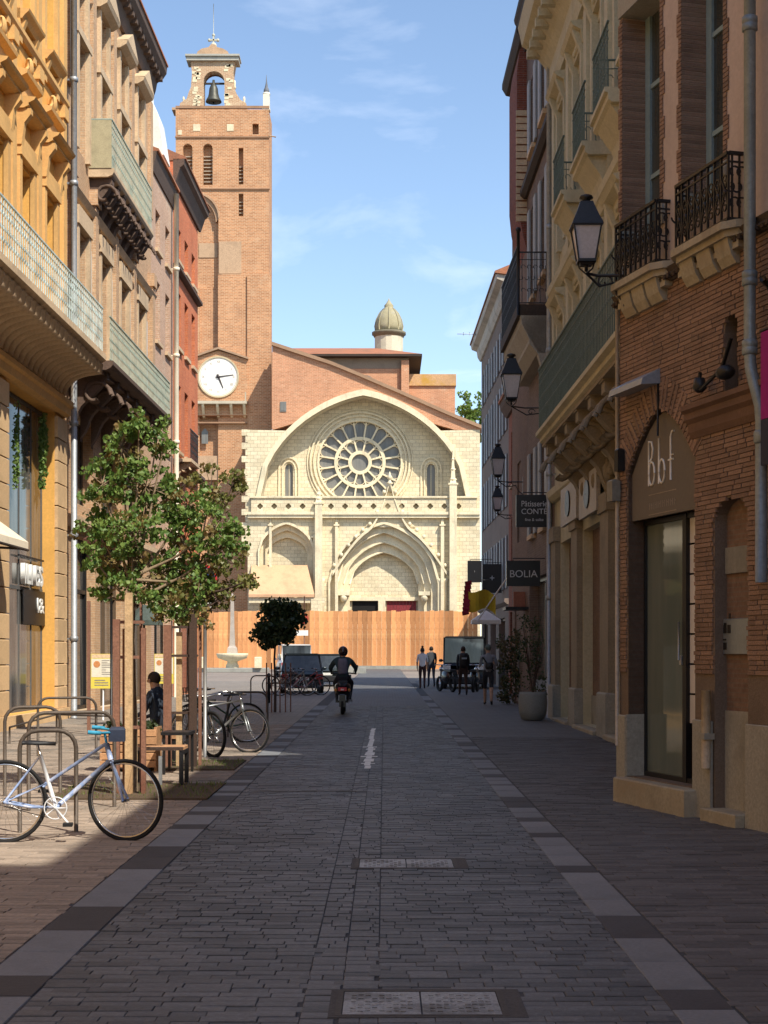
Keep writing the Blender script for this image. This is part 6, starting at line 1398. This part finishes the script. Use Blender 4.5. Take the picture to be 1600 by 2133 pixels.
# yellow notice panels
M_yp = mat('yellow_panel', (.75,.62,.10), .5, .06); M_pc = mat('panel_cream', (.78,.73,.60), .5, .08); M_orn = mat('panel_orange', (.62,.26,.10), .5); M_pt = mat('print_grey', (.25,.22,.2), .6)
def panel(px, y0, y1, ybase, w, label):
    Y = gY(ybase); k_ = Y/3200; t = thing('notice_panel', label, 'notice panel', (PX(px,Y), Y, gz(Y)), R(-90), 'yellow notice panels on poles'); zA, zB = PZ(y1,Y)-gz(Y), PZ(y0,Y)-gz(Y); H = zB-zA; W_ = w*k_
    MB().tube([(0,0,0),(0,0,zB-.05)], .02, 8).build('pole', M_wb, t)
    MB().box(.02,.045,-W_/2,W_/2,zA,zB).build('board', M_yp, t)
    MB().box(.045,.048,-W_/2+.015,W_/2-.015,zA+H*.33,zB-H*.14).build('poster', M_pc, t); MB().box(.045,.049,-W_/2+.015,W_/2-.015,zB-H*.12,zB-.01).build('header', mat('panel_top',(.75,.55,.35),.5), t)
    b = MB(); c = (-W_*.25, zA+H*.7); b.prism([(c[0]+W_*.14*cos(i*pi/8), c[1]+W_*.14*sin(i*pi/8)) for i in range(16)], .048, .051); b.build('round_emblem', M_orn, t)
    b = MB(); r2 = random.Random(2)
    for j in range(9):
        z = zA+H*(.40+.05*j); b.box(.048,.050,-W_*.05,W_*(.1+.3*r2.random()),z,z+H*.018)
    for j in range(3): z = zA+H*(.08+.07*j); b.box(.045,.047,-W_*.35,W_*(.05+.3*r2.random()),z,z+H*.03)
    each(b, 'print', M_pt, t)
panel(215, 1362, 1434, 1500, 50, 'yellow and cream notice panel on a white pole, left of the pale stake'); panel(342, 1362, 1424, 1478, 40, 'yellow and cream notice panel on a white pole, right of the pale stake')
# reddish banner posts and rail at the left shops
t = thing('rust_post', 'thin rust coloured post at the left shops beside the yellow panel', 'post', (PX(185,30), 30, gz(30))); MB().box(-.03,.03,-.03,.03,0,2.6).build('post', M_rust, t)
t = thing('barrier_rail', 'thin bronze railing along the left shopfront step', 'railing', (0,0,0)); b = MB(); 
for (xa, ya_, xb, yb_) in ((20,1515,118,1488),(118,1488,236,1492)):
    A = (PX(xa,27), 27, PZ(ya_,27)); Bq = (PX(xb,29), 29, PZ(yb_,29)); b.tube([A, Bq], .018, 6); b.tube([A, (A[0],A[1],gz(27))], .018, 6); b.tube([Bq, (Bq[0],Bq[1],gz(29))], .018, 6)
each(b, 'rail', M_hoop, t)
# dark parasol canopies under the trees at the left shops
for i, (px, py, w, Y, c_, lb) in enumerate(((232,1105,60,30,(.14,.06,.045),'dark brown shop awning hidden by the nearest tree'),(300,1275,40,33,(.07,.09,.08),'dark green cafe parasol under the nearest tree'))):
    t = thing('parasol' if i else 'shop_awning', lb, 'parasol' if i else 'awning', (PX(px,Y), Y, gz(Y))); z = PZ(py,Y)-gz(Y); m = mat('canvas_%d' % i, c_, .9)
    MB().lathe([(w*Y/3200*1.0,z-.28),(w*Y/3200*.98,z-.18),(.05,z+.16)], n=8, sm=False).build('canopy', m, t); MB().tube([(0,0,0),(0,0,z+.1)], .025, 8).build('pole', M_blk, t); MB().box(-.25,.25,-.25,.25,0,.06).build('base', M_blk, t)
# ============================================================ VEHICLES
M_cg = glass('car_glass', (.03,.035,.04), .04, (.10,.12,.13))
def car(name, label, cat, loc, yaw, L, Wd, H, c_, group=None, boxy=False, front=False, metal=.4):
    """x across, y along; the end at -y faces the viewer"""
    t = thing(name, label, cat, loc, yaw, group); mp_ = mat('paint_'+name, c_, .25, .04, 2, 0, metal, spec=.6); w = Wd/2; belt = H*(.56 if not boxy else .5)
    cs = []; prof = [(-L/2+.04,.32),(-L/2,.5),(-L/2+.03,belt),(-L/2+(.16 if not boxy else .08),belt+.02)]
    n = 9; V = []; B = MB()
    # body shell: cross sections along y
    ys = [-L/2, -L/2+.08, -L/2+.3, -L*.2, L*.15, L/2-.6, L/2-.12, L/2]
    tops = [belt-.12, belt, belt+.02, belt+.03, belt+.02, belt-.12, belt-.22, belt-.3]; ws = [w*.86, w*.96, w, w, w, w*.97, w*.9, w*.8]
    for y, tp, ww in zip(ys, tops, ws): V += [(-ww*.9,y,.2),(-ww,y,.34),(-ww,y,tp-.2),(-ww*.93,y,tp),(ww*.93,y,tp),(ww,y,tp-.2),(ww,y,.34),(ww*.9,y,.2)]
    B.add(V, [(i*8+j, i*8+(j+1) % 8, (i+1)*8+(j+1) % 8, (i+1)*8+j) for i in range(len(ys)-1) for j in range(8)]+[tuple(range(8)), tuple((len(ys)-1)*8+k_ for k_ in reversed(range(8)))], True)
    body = B.build('body', mp_, t); G = MB(); top = H; tw = w*(.78 if not boxy else .9)
    gy = [-L/2+.10, -L/2+(.35 if not boxy else .14), L*.12, L*.30]; gv = []
    for y, z, ww in ((gy[0],belt,w*.92),(gy[1],top-.05,tw),(gy[2],top-.03,tw),(gy[3],belt,w*.92)): gv += [(-ww,y,z),(ww,y,z)]
    G.add([(-w*.92,gy[0],belt-.02),(w*.92,gy[0],belt-.02),(w*.92,gy[3],belt-.02),(-w*.92,gy[3],belt-.02),(-tw,gy[1],top-.06),(tw,gy[1],top-.06),(tw,gy[2],top-.06),(-tw,gy[2],top-.06)], [(0,1,5,4),(1,2,6,5),(2,3,7,6),(3,0,4,7)])
    G.build('windows', M_cg, t)
    MB().prism([(-tw-.01,top-.07),(-tw*.92,top),(tw*.92,top),(tw+.01,top-.07)], gy[1]-.03, gy[2]+.05, 'y').build('roof', mp_, t)
    b = MB()
    for s in (-1, 1):
        b.tube([(s*w*.92,gy[0],belt),(s*tw,gy[1],top-.05)], .035, 5).tube([(s*w*.92,gy[3],belt),(s*tw,gy[2],top-.05)], .03, 5).tube([(s*w*.93,-L*.05,belt),(s*tw,-L*.05,top-.04)], .025, 4)
    each(b, 'pillars', mp_, t)
    for s in (-1, 1):
        for y in (-L/2+.75, L/2-.8):
            wl = MB().tube([(s*(w-.18),y,.31),(s*(w+.0),y,.31)], .31, 16).build('wheel', M_tyre, t); MB().tube([(s*(w-.0),y,.31),(s*(w+.015),y,.31)], .19, 12).build('rim', M_zinc, wl)
        MB().box(min(s*w*.96,s*w*.62),max(s*w*.96,s*w*.62),-L/2-.015,-L/2+.06,belt-.3,belt-.12,.01).build('headlight' if front else 'tail_light', mat('lamp_clear',(.6,.6,.58),.2) if front else mat('lamp_red',(.35,.02,.02),.25), t)
        MB().ball((s*(w+.1), L*.22, belt+.08), (.1,.05,.07), 8, 5).build('mirror', mp_, t)
    MB().box(-.26,.26,-L/2-.02,-L/2+.02,.50,.61).build('number_plate', mat('plate_white',(.7,.7,.66),.5), t)
    MB().box(-w*.9,w*.9,-L/2-.05,-L/2+.1,.24,.46,.03).build('bumper', M_bk, t)
    if front: MB().box(-w*.5,w*.5,-L/2-.01,-L/2+.05,.64,.78).build('grille', M_bk, t)
    return t
car('parked_car', 'small dark grey car parked on the left behind the bicycles', 'car', (PX(621,57), 59.2, gz(58)), R(4), 4.0, 1.62, 1.5, (.06,.075,.08), metal=.5)
car('parked_car', 'cream car half hidden behind the dark grey car', 'car', (PX(670,68), 70, gz(69)), R(6), 4.0, 1.65, 1.45, (.42,.40,.33), metal=.2)
car('parked_van', 'dark van parked facing the viewer on the right', 'van', (PX(973,64), 66.2, gz(64)), R(-3), 4.6, 1.85, 2.2, (.025,.027,.032), boxy=True, front=True)
car('delivery_van', 'white van roof showing above the dark grey car', 'van', (PX(606,92), 94.5, gz(93)), R(8), 4.8, 1.9, 1.95, (.72,.70,.68), boxy=True, metal=0)
# ============================================================ PEOPLE
M_skin = mat('skin', (.42,.25,.17), .6, .08, 5, .05)
def figure(name, label, loc, yaw, J, edges, rad, cols, hair=None, cat='person', group=None):
    """one continuous body grown from a skeleton; cols maps a face to a material by its nearest bone"""
    t = thing(name, label, cat, loc, yaw, group)
    names = list(J); idx = {n: i for i, n in enumerate(names)}
    me = bpy.data.meshes.new('sk'); me.from_pydata([J[n] for n in names], [(idx[a], idx[b]) for a, b in edges], []); o = bpy.data.objects.new('sk', me); col.objects.link(o)
    md = o.modifiers.new('s', 'SKIN'); sv = me.skin_vertices[0].data
    for n in names: r = rad[n]; sv[idx[n]].radius = r if isinstance(r, tuple) else (r, r); 
    sv[idx['pelvis']].use_root = True
    md.use_smooth_shade = True; sb = o.modifiers.new('d', 'SUBSURF'); sb.levels = 2; sb.render_levels = 2
    bpy.context.view_layer.update(); m2 = bpy.data.meshes.new_from_object(o.evaluated_get(bpy.context.evaluated_depsgraph_get())); bpy.data.objects.remove(o)
    ms = [M_skin]+[m for m in dict.fromkeys(cols.values()) if m != M_skin]; m2.materials.clear(); 
    for m in ms: m2.materials.append(m)
    E = [(Vector(J[a]), Vector(J[b]), cols.get((a, b), cols.get(b, M_skin))) for a, b in edges]
    for p in m2.polygons:
        c = p.center; best = None
        for A, B_, m in E:
            d = B_-A; u = max(0, min(1, (c-A).dot(d)/max(d.length_squared,1e-6))); q = (c-A-d*u).length
            if best is None or q < best[0]: best = (q, m)
        p.material_index = ms.index(best[1]); p.use_smooth = True
    body = bpy.data.objects.new('body', m2); link(body, t)
    h = Vector(J['head'])
    if hair:
        MB().ball((h.x, h.y-.012, h.z+.025), (.088,.105,.105), 12, 8).build('hair', hair, t)
        f = MB(); 
        for s in (-1, 1): f.ball((h.x+s*.085, h.y+.01, h.z-.01), (.014,.025,.032), 6, 5)
        f.ball((h.x, h.y+.105, h.z-.015), (.014,.02,.025), 6, 5); f.build('ears_and_nose', M_skin, t)
    return t
BE = [('pelvis','belly'),('belly','chest'),('chest','neck'),('neck','head'),('head','crown')]
for s in 'LR': BE += [('chest','sh'+s),('sh'+s,'el'+s),('el'+s,'wr'+s),('wr'+s,'ha'+s),('pelvis','hip'+s),('hip'+s,'kn'+s),('kn'+s,'an'+s),('an'+s,'toe'+s)]
def walker(stride=.28, armsw=.2, H=1.75, lean=.03):
    k = H/1.75; J = {'pelvis':(0,0,.95),'belly':(0,lean*.3,1.1),'chest':(0,lean,1.34),'neck':(0,lean*1.2,1.50),'head':(0,lean*1.3+.01,1.63),'crown':(0,lean*1.3,1.70)}
    for s, sg, ph in (('L',-1,1),('R',1,-1)):
        J['sh'+s] = (sg*.175,lean,1.42); J['el'+s] = (sg*.22,lean-ph*armsw*.5,1.15); J['wr'+s] = (sg*.22,lean-ph*armsw+.06,.91); J['ha'+s] = (sg*.215,lean-ph*armsw+.09,.82)
        J['hip'+s] = (sg*.09,0,.90); J['kn'+s] = (sg*.09,ph*stride*.45+(.08),.5); J['an'+s] = (sg*.085,ph*stride,.09+(.06 if ph < 0 else 0)); J['toe'+s] = (sg*.1,ph*stride+.15,.035)
    return {n: (x*k,y*k,z*k) for n, (x,y,z) in J.items()}
BR = {'pelvis':(.15,.11),'belly':(.135,.10),'chest':(.155,.115),'neck':.055,'head':.09,'crown':.075}
for s in 'LR': BR.update({'sh'+s:.062,'el'+s:.043,'wr'+s:.028,'ha'+s:(.035,.02),'hip'+s:.095,'kn'+s:.06,'an'+s:.042,'toe'+s:.034})
def cols(top, legs, shoes, sleeves=True, shorts=None, skirt=None):
    c = {'belly':top,'chest':top,('chest','neck'):top}
    for s in 'LR':
        c['sh'+s] = top; c['el'+s] = top; c['wr'+s] = top if sleeves else M_skin; c['hip'+s] = shorts or legs; c['kn'+s] = shorts or legs; c['an'+s] = legs; c['toe'+s] = shoes
    return c
cw = lambda n, c: mat('cloth_'+n, c, .9, .15, 6, .15)
M_hb = mat('dark_hair', (.03,.02,.015), .7); M_shoe = mat('shoe', (.03,.03,.03), .6)
def hands(t, J):
    """palm and five curled fingers at each wrist"""
    for s, sg in (('L',-1),('R',1)):
        w = Vector(J['wr'+s]); h = Vector(J['ha'+s]); d = (h-w).normalized(); b = MB()
        for i in range(4): o_ = Vector((0, (i-1.5)*.018, 0)); L = (.065,.075,.07,.055)[i]; b.tube([h+o_, h+o_+d*L*.6, h+o_+d*L+Vector((-sg*.02,0,0))], [.009,.008,.006], 5)
        b.tube([w.lerp(h,.5)+Vector((0,.02,0)), h+Vector((-sg*.015,.045,0)), h+d*.04+Vector((-sg*.02,.05,0))], [.011,.009,.007], 5)
        b.build('fingers', M_skin, t)
def bag(t, y, z, m, w=.15, h=.2, d=.08): return MB().lathe([(w*.7,z-h),(w,z-h*.8),(w,z+h*.6),(w*.8,z+h)], 0, y, 10, True, d/w).build('backpack', m, t)
Y = 64.0; J = walker(.05,.05,1.72); t = figure('person', 'person in a white top and dark trousers, farthest down the street', (PX(880,Y),Y,gz(Y)), 0, J, BE, BR, cols(cw('white',(.62,.62,.62)), cw('maroon',(.05,.025,.025)), M_shoe, False), M_hb); hands(t, J); MB().ball((0,-.02,1.76),.05,8,6).build('hair_bun', M_hb, t)
Y = 55.0; J = walker(.30,.2,1.76); t = figure('person', 'person in dark clothes with a black backpack walking away on the right pavement', (PX(965,Y),Y,gz(Y)), R(5), J, BE, BR, cols(cw('black',(.025,.025,.028)), cw('brownblack',(.05,.03,.025)), M_shoe), M_hb); hands(t, J); bag(t, -.17, 1.28, M_bk, .17, .24, .11); MB().box(-.09,.09,-.30,-.28,1.3,1.36).build('reflective_mark', M_zinc, t)
Y = 45.2; J = walker(.34,-.1,1.8); J['elR'] = (.25,.05,1.2); J['wrR'] = (.12,.22,1.3); J['haR'] = (.05,.26,1.36); J['wrL'] = (-.25,.16,1.15); J['haL'] = (-.25,.25,1.2)
t = figure('person', 'person in grey top, black shorts and cap, nearest walker on the right pavement', (PX(1017,Y),Y,gz(Y)), R(-3), J, BE, BR, cols(cw('grey',(.22,.23,.26)), M_skin, M_shoe, False, cw('shorts',(.03,.03,.035))), mat('cap_green',(.10,.13,.12),.9)); hands(t, J); MB().tube([(-.16,-.08,1.42),(0,-.15,1.2),(.17,-.08,1.02)], .02, 6).lathe([(.1,1.08),(.13,1.12),(.12,1.24),(.08,1.27)], .03, -.15, 8, True, .5).build('sling_bag', M_bk, t)
Y = 22.8; J = walker(0,0,1.6); 
for s, sg in (('L',-1),('R',1)): J['kn'+s] = (sg*.1,.42,.47); J['an'+s] = (sg*.1,.43,.08); J['toe'+s] = (sg*.1,.58,.03); J['hip'+s] = (sg*.09,.05,.48); J['wr'+s] = (sg*.15,.35,.62); J['el'+s] = (sg*.22,.08,.72); J['ha'+s] = (sg*.13,.43,.6); J['sh'+s] = (sg*.17,.02,.98)
J['pelvis'] = (0,0,.50); J['belly'] = (0,-.02,.66); J['chest'] = (0,.02,.9); J['neck'] = (0,.05,1.06); J['head'] = (0,.09,1.18); J['crown'] = (0,.08,1.25)
t = figure('person', 'person in a dark jacket sitting on the bench behind the nearest tree', (PX(330,Y),Y,gz(Y)+.02), R(60), J, BE, BR, cols(cw('navy',(.03,.04,.06)), cw('greyblue',(.12,.15,.17)), M_shoe), M_hb); hands(t, J)
t = thing('seat_block', 'low wooden seat under the seated person', 'seat', (PX(330,Y),Y,gz(Y))); MB().box(-.3,.3,-.2,.2,.34,.40,.01).build('seat', M_wd, t); each(MB().box(-.27,-.22,-.18,.18,0,.34).box(.22,.27,-.18,.18,0,.34), 'leg_frame', M_blk, t)
Y = 67.0; J = walker(.2,.15,1.78); t = figure('person', 'person in dark clothes walking just right of the one in the white top', (PX(899,Y),Y,gz(Y)), R(10), J, BE, BR, cols(cw('slate',(.05,.055,.065)), cw('denim',(.04,.05,.08)), M_shoe), M_hb); hands(t, J)
# ------------------------------------------------------------ scooter and rider
Y = 39.6; x0 = PX(715, Y); g = gz(Y)
t = thing('scooter', 'black motor scooter with red tail light and pale number plate, riding away down the middle', 'scooter', (x0, Y, g))
for y in (-.62,.68):
    w = MB().tube([(.055*cos(a_)*0+0, y+.21*cos(a_), .26+.21*sin(a_)) for a_ in [2*pi*i/20 for i in range(20)]], .052, 8, closed=True, caps=False).build('wheel', M_tyre, t); MB().tube([(-.04,y,.26),(.04,y,.26)], .14, 12).build('rim', M_zinc, w)
M_sc = mat('scooter_black', (.02,.02,.022), .25, .1, 4, .02, spec=.6); b = MB()
V = []; sec = [(-.78,.10,.55,.72),(-.7,.17,.42,.80),(-.45,.2,.36,.82),(-.1,.17,.34,.80),(.08,.13,.3,.5)]
for y, w_, zl_, zh in sec: V += [(-w_,y,zl_+.08),(-w_*.7,y,zl_),(w_*.7,y,zl_),(w_,y,zl_+.08),(w_,y,zh-.08),(w_*.65,y,zh),(-w_*.65,y,zh),(-w_,y,zh-.08)]
b.add(V, [(i*8+j, i*8+(j+1) % 8, (i+1)*8+(j+1) % 8, (i+1)*8+j) for i in range(4) for j in range(8)]+[tuple(range(8)), tuple(range(39,31,-1))], True); b.build('rear_body', M_sc, t)
MB().prism([(.05,.28),(.5,.28),(.52,.4),(.46,.95),(.40,1.0),(.36,.5),(.05,.36)], -.2, .2, 'x').build('front_shield', M_sc, t); MB().box(-.13,.13,-.62,-.05,.79,.86,.03).build('seat', M_bk, t)
MB().box(-.11,.11,-.80,-.77,.60,.69,.01).build('tail_light', mat('red_lens',(.55,.03,.03),.2), t); MB().box(-.04,.04,-.815,-.79,.615,.655).build('reflector', mat('pink_lens',(.8,.5,.5),.3), t)
MB().box(-.095,.095,-.84,-.825,.36,.50).build('number_plate', mat('plate_grey',(.55,.55,.55),.5), t); MB().box(-.08,.08,-.86,-.70,.2,.52,.02).build('mudguard', M_sc, t)
MB().tube([(-.33,.33,1.02),(-.15,.42,1.04),(.15,.42,1.04),(.33,.33,1.02)], .018, 6).tube([(0,.42,1.03),(0,.68,.3)], .03, 6).build('handlebar', M_sc, t)
for s in (-1, 1):
    MB().tube([(s*.25,.4,1.04),(s*.3,.42,1.2)], .008, 5).box(s*.32-.06,s*.32+.06,.41,.43,1.18,1.25,.01).build('mirror', M_sc, t)
    MB().ball((s*.17,-.72,.62),(.04,.05,.04),8,5).build('indicator', mat('amber_lens',(.6,.25,.05),.3), t)
MB().tube([(.17,-.1,.3),(.2,-.75,.34)], [.04,.06], 8).build('exhaust', M_zinc, t)
J = {'pelvis':(0,-.38,.93),'belly':(0,-.36,1.08),'chest':(0,-.28,1.30),'neck':(0,-.22,1.45),'head':(0,-.18,1.56),'crown':(0,-.18,1.63)}
for s, sg in (('L',-1),('R',1)): J['sh'+s] = (sg*.19,-.28,1.38); J['el'+s] = (sg*.33,-.05,1.17); J['wr'+s] = (sg*.31,.24,1.06); J['ha'+s] = (sg*.31,.32,1.05); J['hip'+s] = (sg*.11,-.34,.9); J['kn'+s] = (sg*.22,.1,.8); J['an'+s] = (sg*.17,.12,.42); J['toe'+s] = (sg*.17,.28,.38)
BR2 = dict(BR); BR2['chest'] = (.18,.13); BR2['shL'] = BR2['shR'] = .078; BR2['elL'] = BR2['elR'] = .06
t = figure('person', 'scooter rider in a dark teal jacket and dark helmet seen from behind', (x0, Y, g), 0, J, BE, BR2, cols(cw('teal',(.035,.06,.07)), cw('ink',(.03,.03,.04)), M_shoe), None); hands(t, J)
hm = MB().ball((0,-.18,1.60),(.125,.145,.14),14,10).build('helmet', mat('helmet_paint',(.03,.012,.012),.2,.05,4,0,spec=.6), t); MB().ball((0,-.13,1.57),(.115,.13,.08),10,6).build('visor', M_bk, t)
bag(t, -.44, 1.22, mat('lilac_grey_bag',(.16,.15,.2),.8), .13, .2, .08)
# parked motorcycles in front of the van
for i, (px, Y) in enumerate(((930,60),(990,59.5))):
    t = thing('motorcycle', ['dark parked motorcycle left of the walking person','dark parked motorcycle hidden by the walkers on the right'][i], 'motorcycle', (PX(px,Y),Y,gz(Y)), R(20-30*i), 'motorcycles parked before the dark van')
    for y in (-.65,.68): MB().tube([(0,y+.25*cos(a_),.3+.25*sin(a_)) for a_ in [2*pi*j/18 for j in range(18)]], .06, 8, closed=True, caps=False).build('wheel', M_tyre, t)
    b = MB(); b.lathe([(.12,.35),(.2,.5),(.18,.75),(.08,.85)], 0, -.1, 10, True, 2.2); b.build('body', M_sc, t); MB().box(-.13,.13,-.7,-.05,.78,.88,.03).build('seat', M_bk, t); MB().tube([(-.35,.35,1.05),(0,.45,1.05),(.35,.35,1.05)], .018, 6).tube([(0,.45,1.05),(0,.7,.3)], .04, 6).build('handlebar', M_chrome, t); MB().ball((0,.52,.88),(.1,.08,.1),8,6).build('headlight', M_chrome, t)
# ============================================================ SMALL STREET THINGS
FX = lambda px, Y, z=0: (PX(px, Y), Y, z)
M_sgn = mat('sign_black', (.012,.012,.014), .35, .1, 5, .02, spec=.5); M_txt = mat('sign_text', (.55,.56,.58), .5)
def hang(px0, px1, y0, y1, Y, label, lines, wall=.0, name='hanging_sign'):
    t = thing(name, label, 'sign', (PX((px0+px1)/2,Y), Y, PZ((y0+y1)/2,Y)), R(-90), 'hanging signs on the right facades'); w = (px1-px0)*Y/6400; h = (y1-y0)*Y/6400
    MB().box(-.06,.06,-w,w,-h,h,.01).build('board', M_sgn, t)
    for body, size, dz, sx in lines: text(body, size, t, M_txt, .062, 0, dz, .004, sx=sx)
    MB().tube([(0,-w*.6,h),(0,-w*.6,h+.06),(0,w+.45,h+.06)], .015, 5).tube([(0,w*.6,-h),(0,w*.6,h)], .01, 4).tube([(0,w,-h+.1),(0,w+.3,-h+.1)], .015, 5).build('bracket', M_blk, t); return t
s = hang(1075,1150,1031,1098,38,'black hanging sign reading Patisserie conte in pale letters', [('Pâtisserie',.2,.17,.85),('CONTÉ',.19,-.02,1),('fine & salée',.1,-.22,1)]); MB().box(-.1,.1,.45,.58,-.4,.4).build('edge_box', M_zinc, s)
hang(1055,1125,1168,1221,39.5,'black hanging sign reading BOLIA below the patisserie sign', [('BOLIA',.26,-.02,1)])
hang(974,1003,1168,1213,64,'small dark square sign projecting at the far end of the right row', [('l',.1,0,1)])
hang(1005,1045,1175,1235,66,'faded green and white sign in front of the grey house', [('+',.4,0,1)])
# flag and slanting pole
t = thing('flag', 'yellow and red flag on a white slanting pole at the far right shops', 'flag', FX(1000,54,PZ(1250,54)))
MB().tube([(1.1,0,1.0),(.2,0,-.3),(-.1,0,-.75)], .025, 6).build('pole', M_wh, t)
def wavy(b, P, m): 
    pass
b = MB(); n = 8
for i in range(n):
    a0, a1 = i/n, (i+1)/n; f = lambda a: (.55-a*.95, .12*sin(a*7), .1+.15*sin(a*5)-a*-.0); q0, q1 = f(a0), f(a1); b.quad((q0[0],q0[1],q0[2]-.62+a0*.25),(q1[0],q1[1],q1[2]-.62+a1*.25),(q1[0],q1[1],q1[2]+a1*.35),(q0[0],q0[1],q0[2]+a0*.35))
b.build('yellow_cloth', mat('yellow_cloth',(.50,.36,.03),.9,.1), t); b = MB()
for i in range(n):
    a0, a1 = i/n, (i+1)/n; f = lambda a: (-.40-a*.12, .1*sin(a*5), .65-a*1.2); q0, q1 = f(a0), f(a1); b.quad((q0[0]-.14,q0[1],q0[2]),(q1[0]-.1,q1[1]+.05,q1[2]),(q1[0]+.14,q1[1],q1[2]+.05),(q0[0]+.1,q0[1]+.05,q0[2]+.05))
b.build('red_cloth', mat('crimson_cloth',(.25,.02,.04),.9,.1), t)
t = thing('parasol', 'white square parasol under the flag at the far right shops', 'parasol', FX(1012,57,gz(57))); z = PZ(1283,57)-gz(57); MB().lathe([(.75,z-.3),(.75,z-.16),(.04,z+.2)], n=4, sm=False).build('canopy', M_wh, t); MB().tube([(0,0,0),(0,0,z)], .025, 6).build('pole', M_blk, t)
t = thing('shop_awning', 'dark flat canopy over the far right pavement below the BOLIA sign', 'awning', FX(1090,44,PZ(1268,44))); MB().box(-.55,.5,-.6,.6,-.04,.04).build('canopy', M_blk, t); MB().box(.4,.5,-.6,.6,-.3,-.04).build('wall_fixing', M_blk, t)
MB().box(-.25,.3,.3,.4,.05,.5).build('upright_panel', mat('terracotta_panel',(.33,.13,.08),.8), t)  # plain terracotta board standing on the canopy
# fountain with obelisk
t = thing('fountain', 'pale stone fountain with an obelisk and a shallow basin in front of the timber fence', 'fountain', FX(484,112,gz(112))); k = 112/3200; z = lambda py: PZ(py,112)-gz(112)
MB().lathe([(40*k*.35,0),(38*k*.35,z(1385)),(12*k,z(1384)),(10*k,z(1378)),(30*k,z(1371)),(33*k,z(1364)),(33*k,z(1361)),(27*k,z(1361))], n=20).build('basin', M_cso, t)
MB().lathe([(15*k,z(1361)),(13*k,z(1350)),(8*k,z(1345)),(7*k,z(1330)),(5.5*k,z(1300)),(4.6*k,z(1243)),(.05,z(1236))], n=4, sm=False).build('obelisk', mat('grey_obelisk',(.42,.36,.30),.85,.2,3,.3), t)
MB().box(-2.6,2.6,-1.4,1.4,0,.3,.04).build('step', M_plin, t)
for s in (-1, 1): MB().box(s*2.0-.25,s*2.0+.25,-1.6,-1.2,.3,1.1,.05).build('pedestal', M_cso, t)
# no entry sign on post
t = thing('road_sign', 'round red road sign with a white plate on a thin post before the timber fence', 'road sign', FX(634,100,gz(100)), R(-90)); z = lambda py: PZ(py,100)-gz(100)
MB().tube([(0,0,0),(0,0,z(1242))], .04, 8).build('post', M_rust, t); MB().prism([(.28*cos(i*pi/10), z(1288)+.34*sin(i*pi/10)) for i in range(20)], .05, .08).build('disc', mat('sign_red',(.42,.07,.04),.5), t)
MB().box(.05,.08,-.5,.25,z(1324),z(1313)).build('plate', M_wh, t)
# stone post by the brown doors and kerb blocks
t = FR.thing('corner_guard', 'pale slim timber post leaning on the pillar between the brown doors', 'post'); s, z = FR.at(1206,1535,.3); MB().box(.2,.27,-25.8,-25.72,.1,2.35).build('post', mat('pale_timber',(.42,.33,.23),.8), t)
# entrance railings / bins at right far pavement
for i, px in enumerate((1052,1062)):
    t = thing('cafe_chair', ['grey cafe chair beside the planter, left one','grey cafe chair beside the planter, right one'][i], 'chair', FX(px+82,40+i*1.2,gz(41)), R(20*i), 'cafe chairs by the planter'); MB().box(-.2,.2,-.2,.2,.44,.48).build('seat', M_zinc, t); MB().box(-.2,.2,.17,.2,.6,.86).build('backrest', M_zinc, t)
    for a in (-.18,.16):
        for c in (-.18,.16): MB().box(a,a+.025,c,c+.025,0,.86 if c > 0 else .44).build('leg', M_zinc, t)
# small wall-mounted boxes on the left shopfronts
t = thing('bollard', 'slim dark bollard at the far left kerb beside the bicycles', 'bollard', FX(560,47.5,gz(47))); MB().lathe([(.05,0),(.045,.8),(.06,.84),(.05,.9),(.01,.93)], n=10).build('post', M_blk, t)
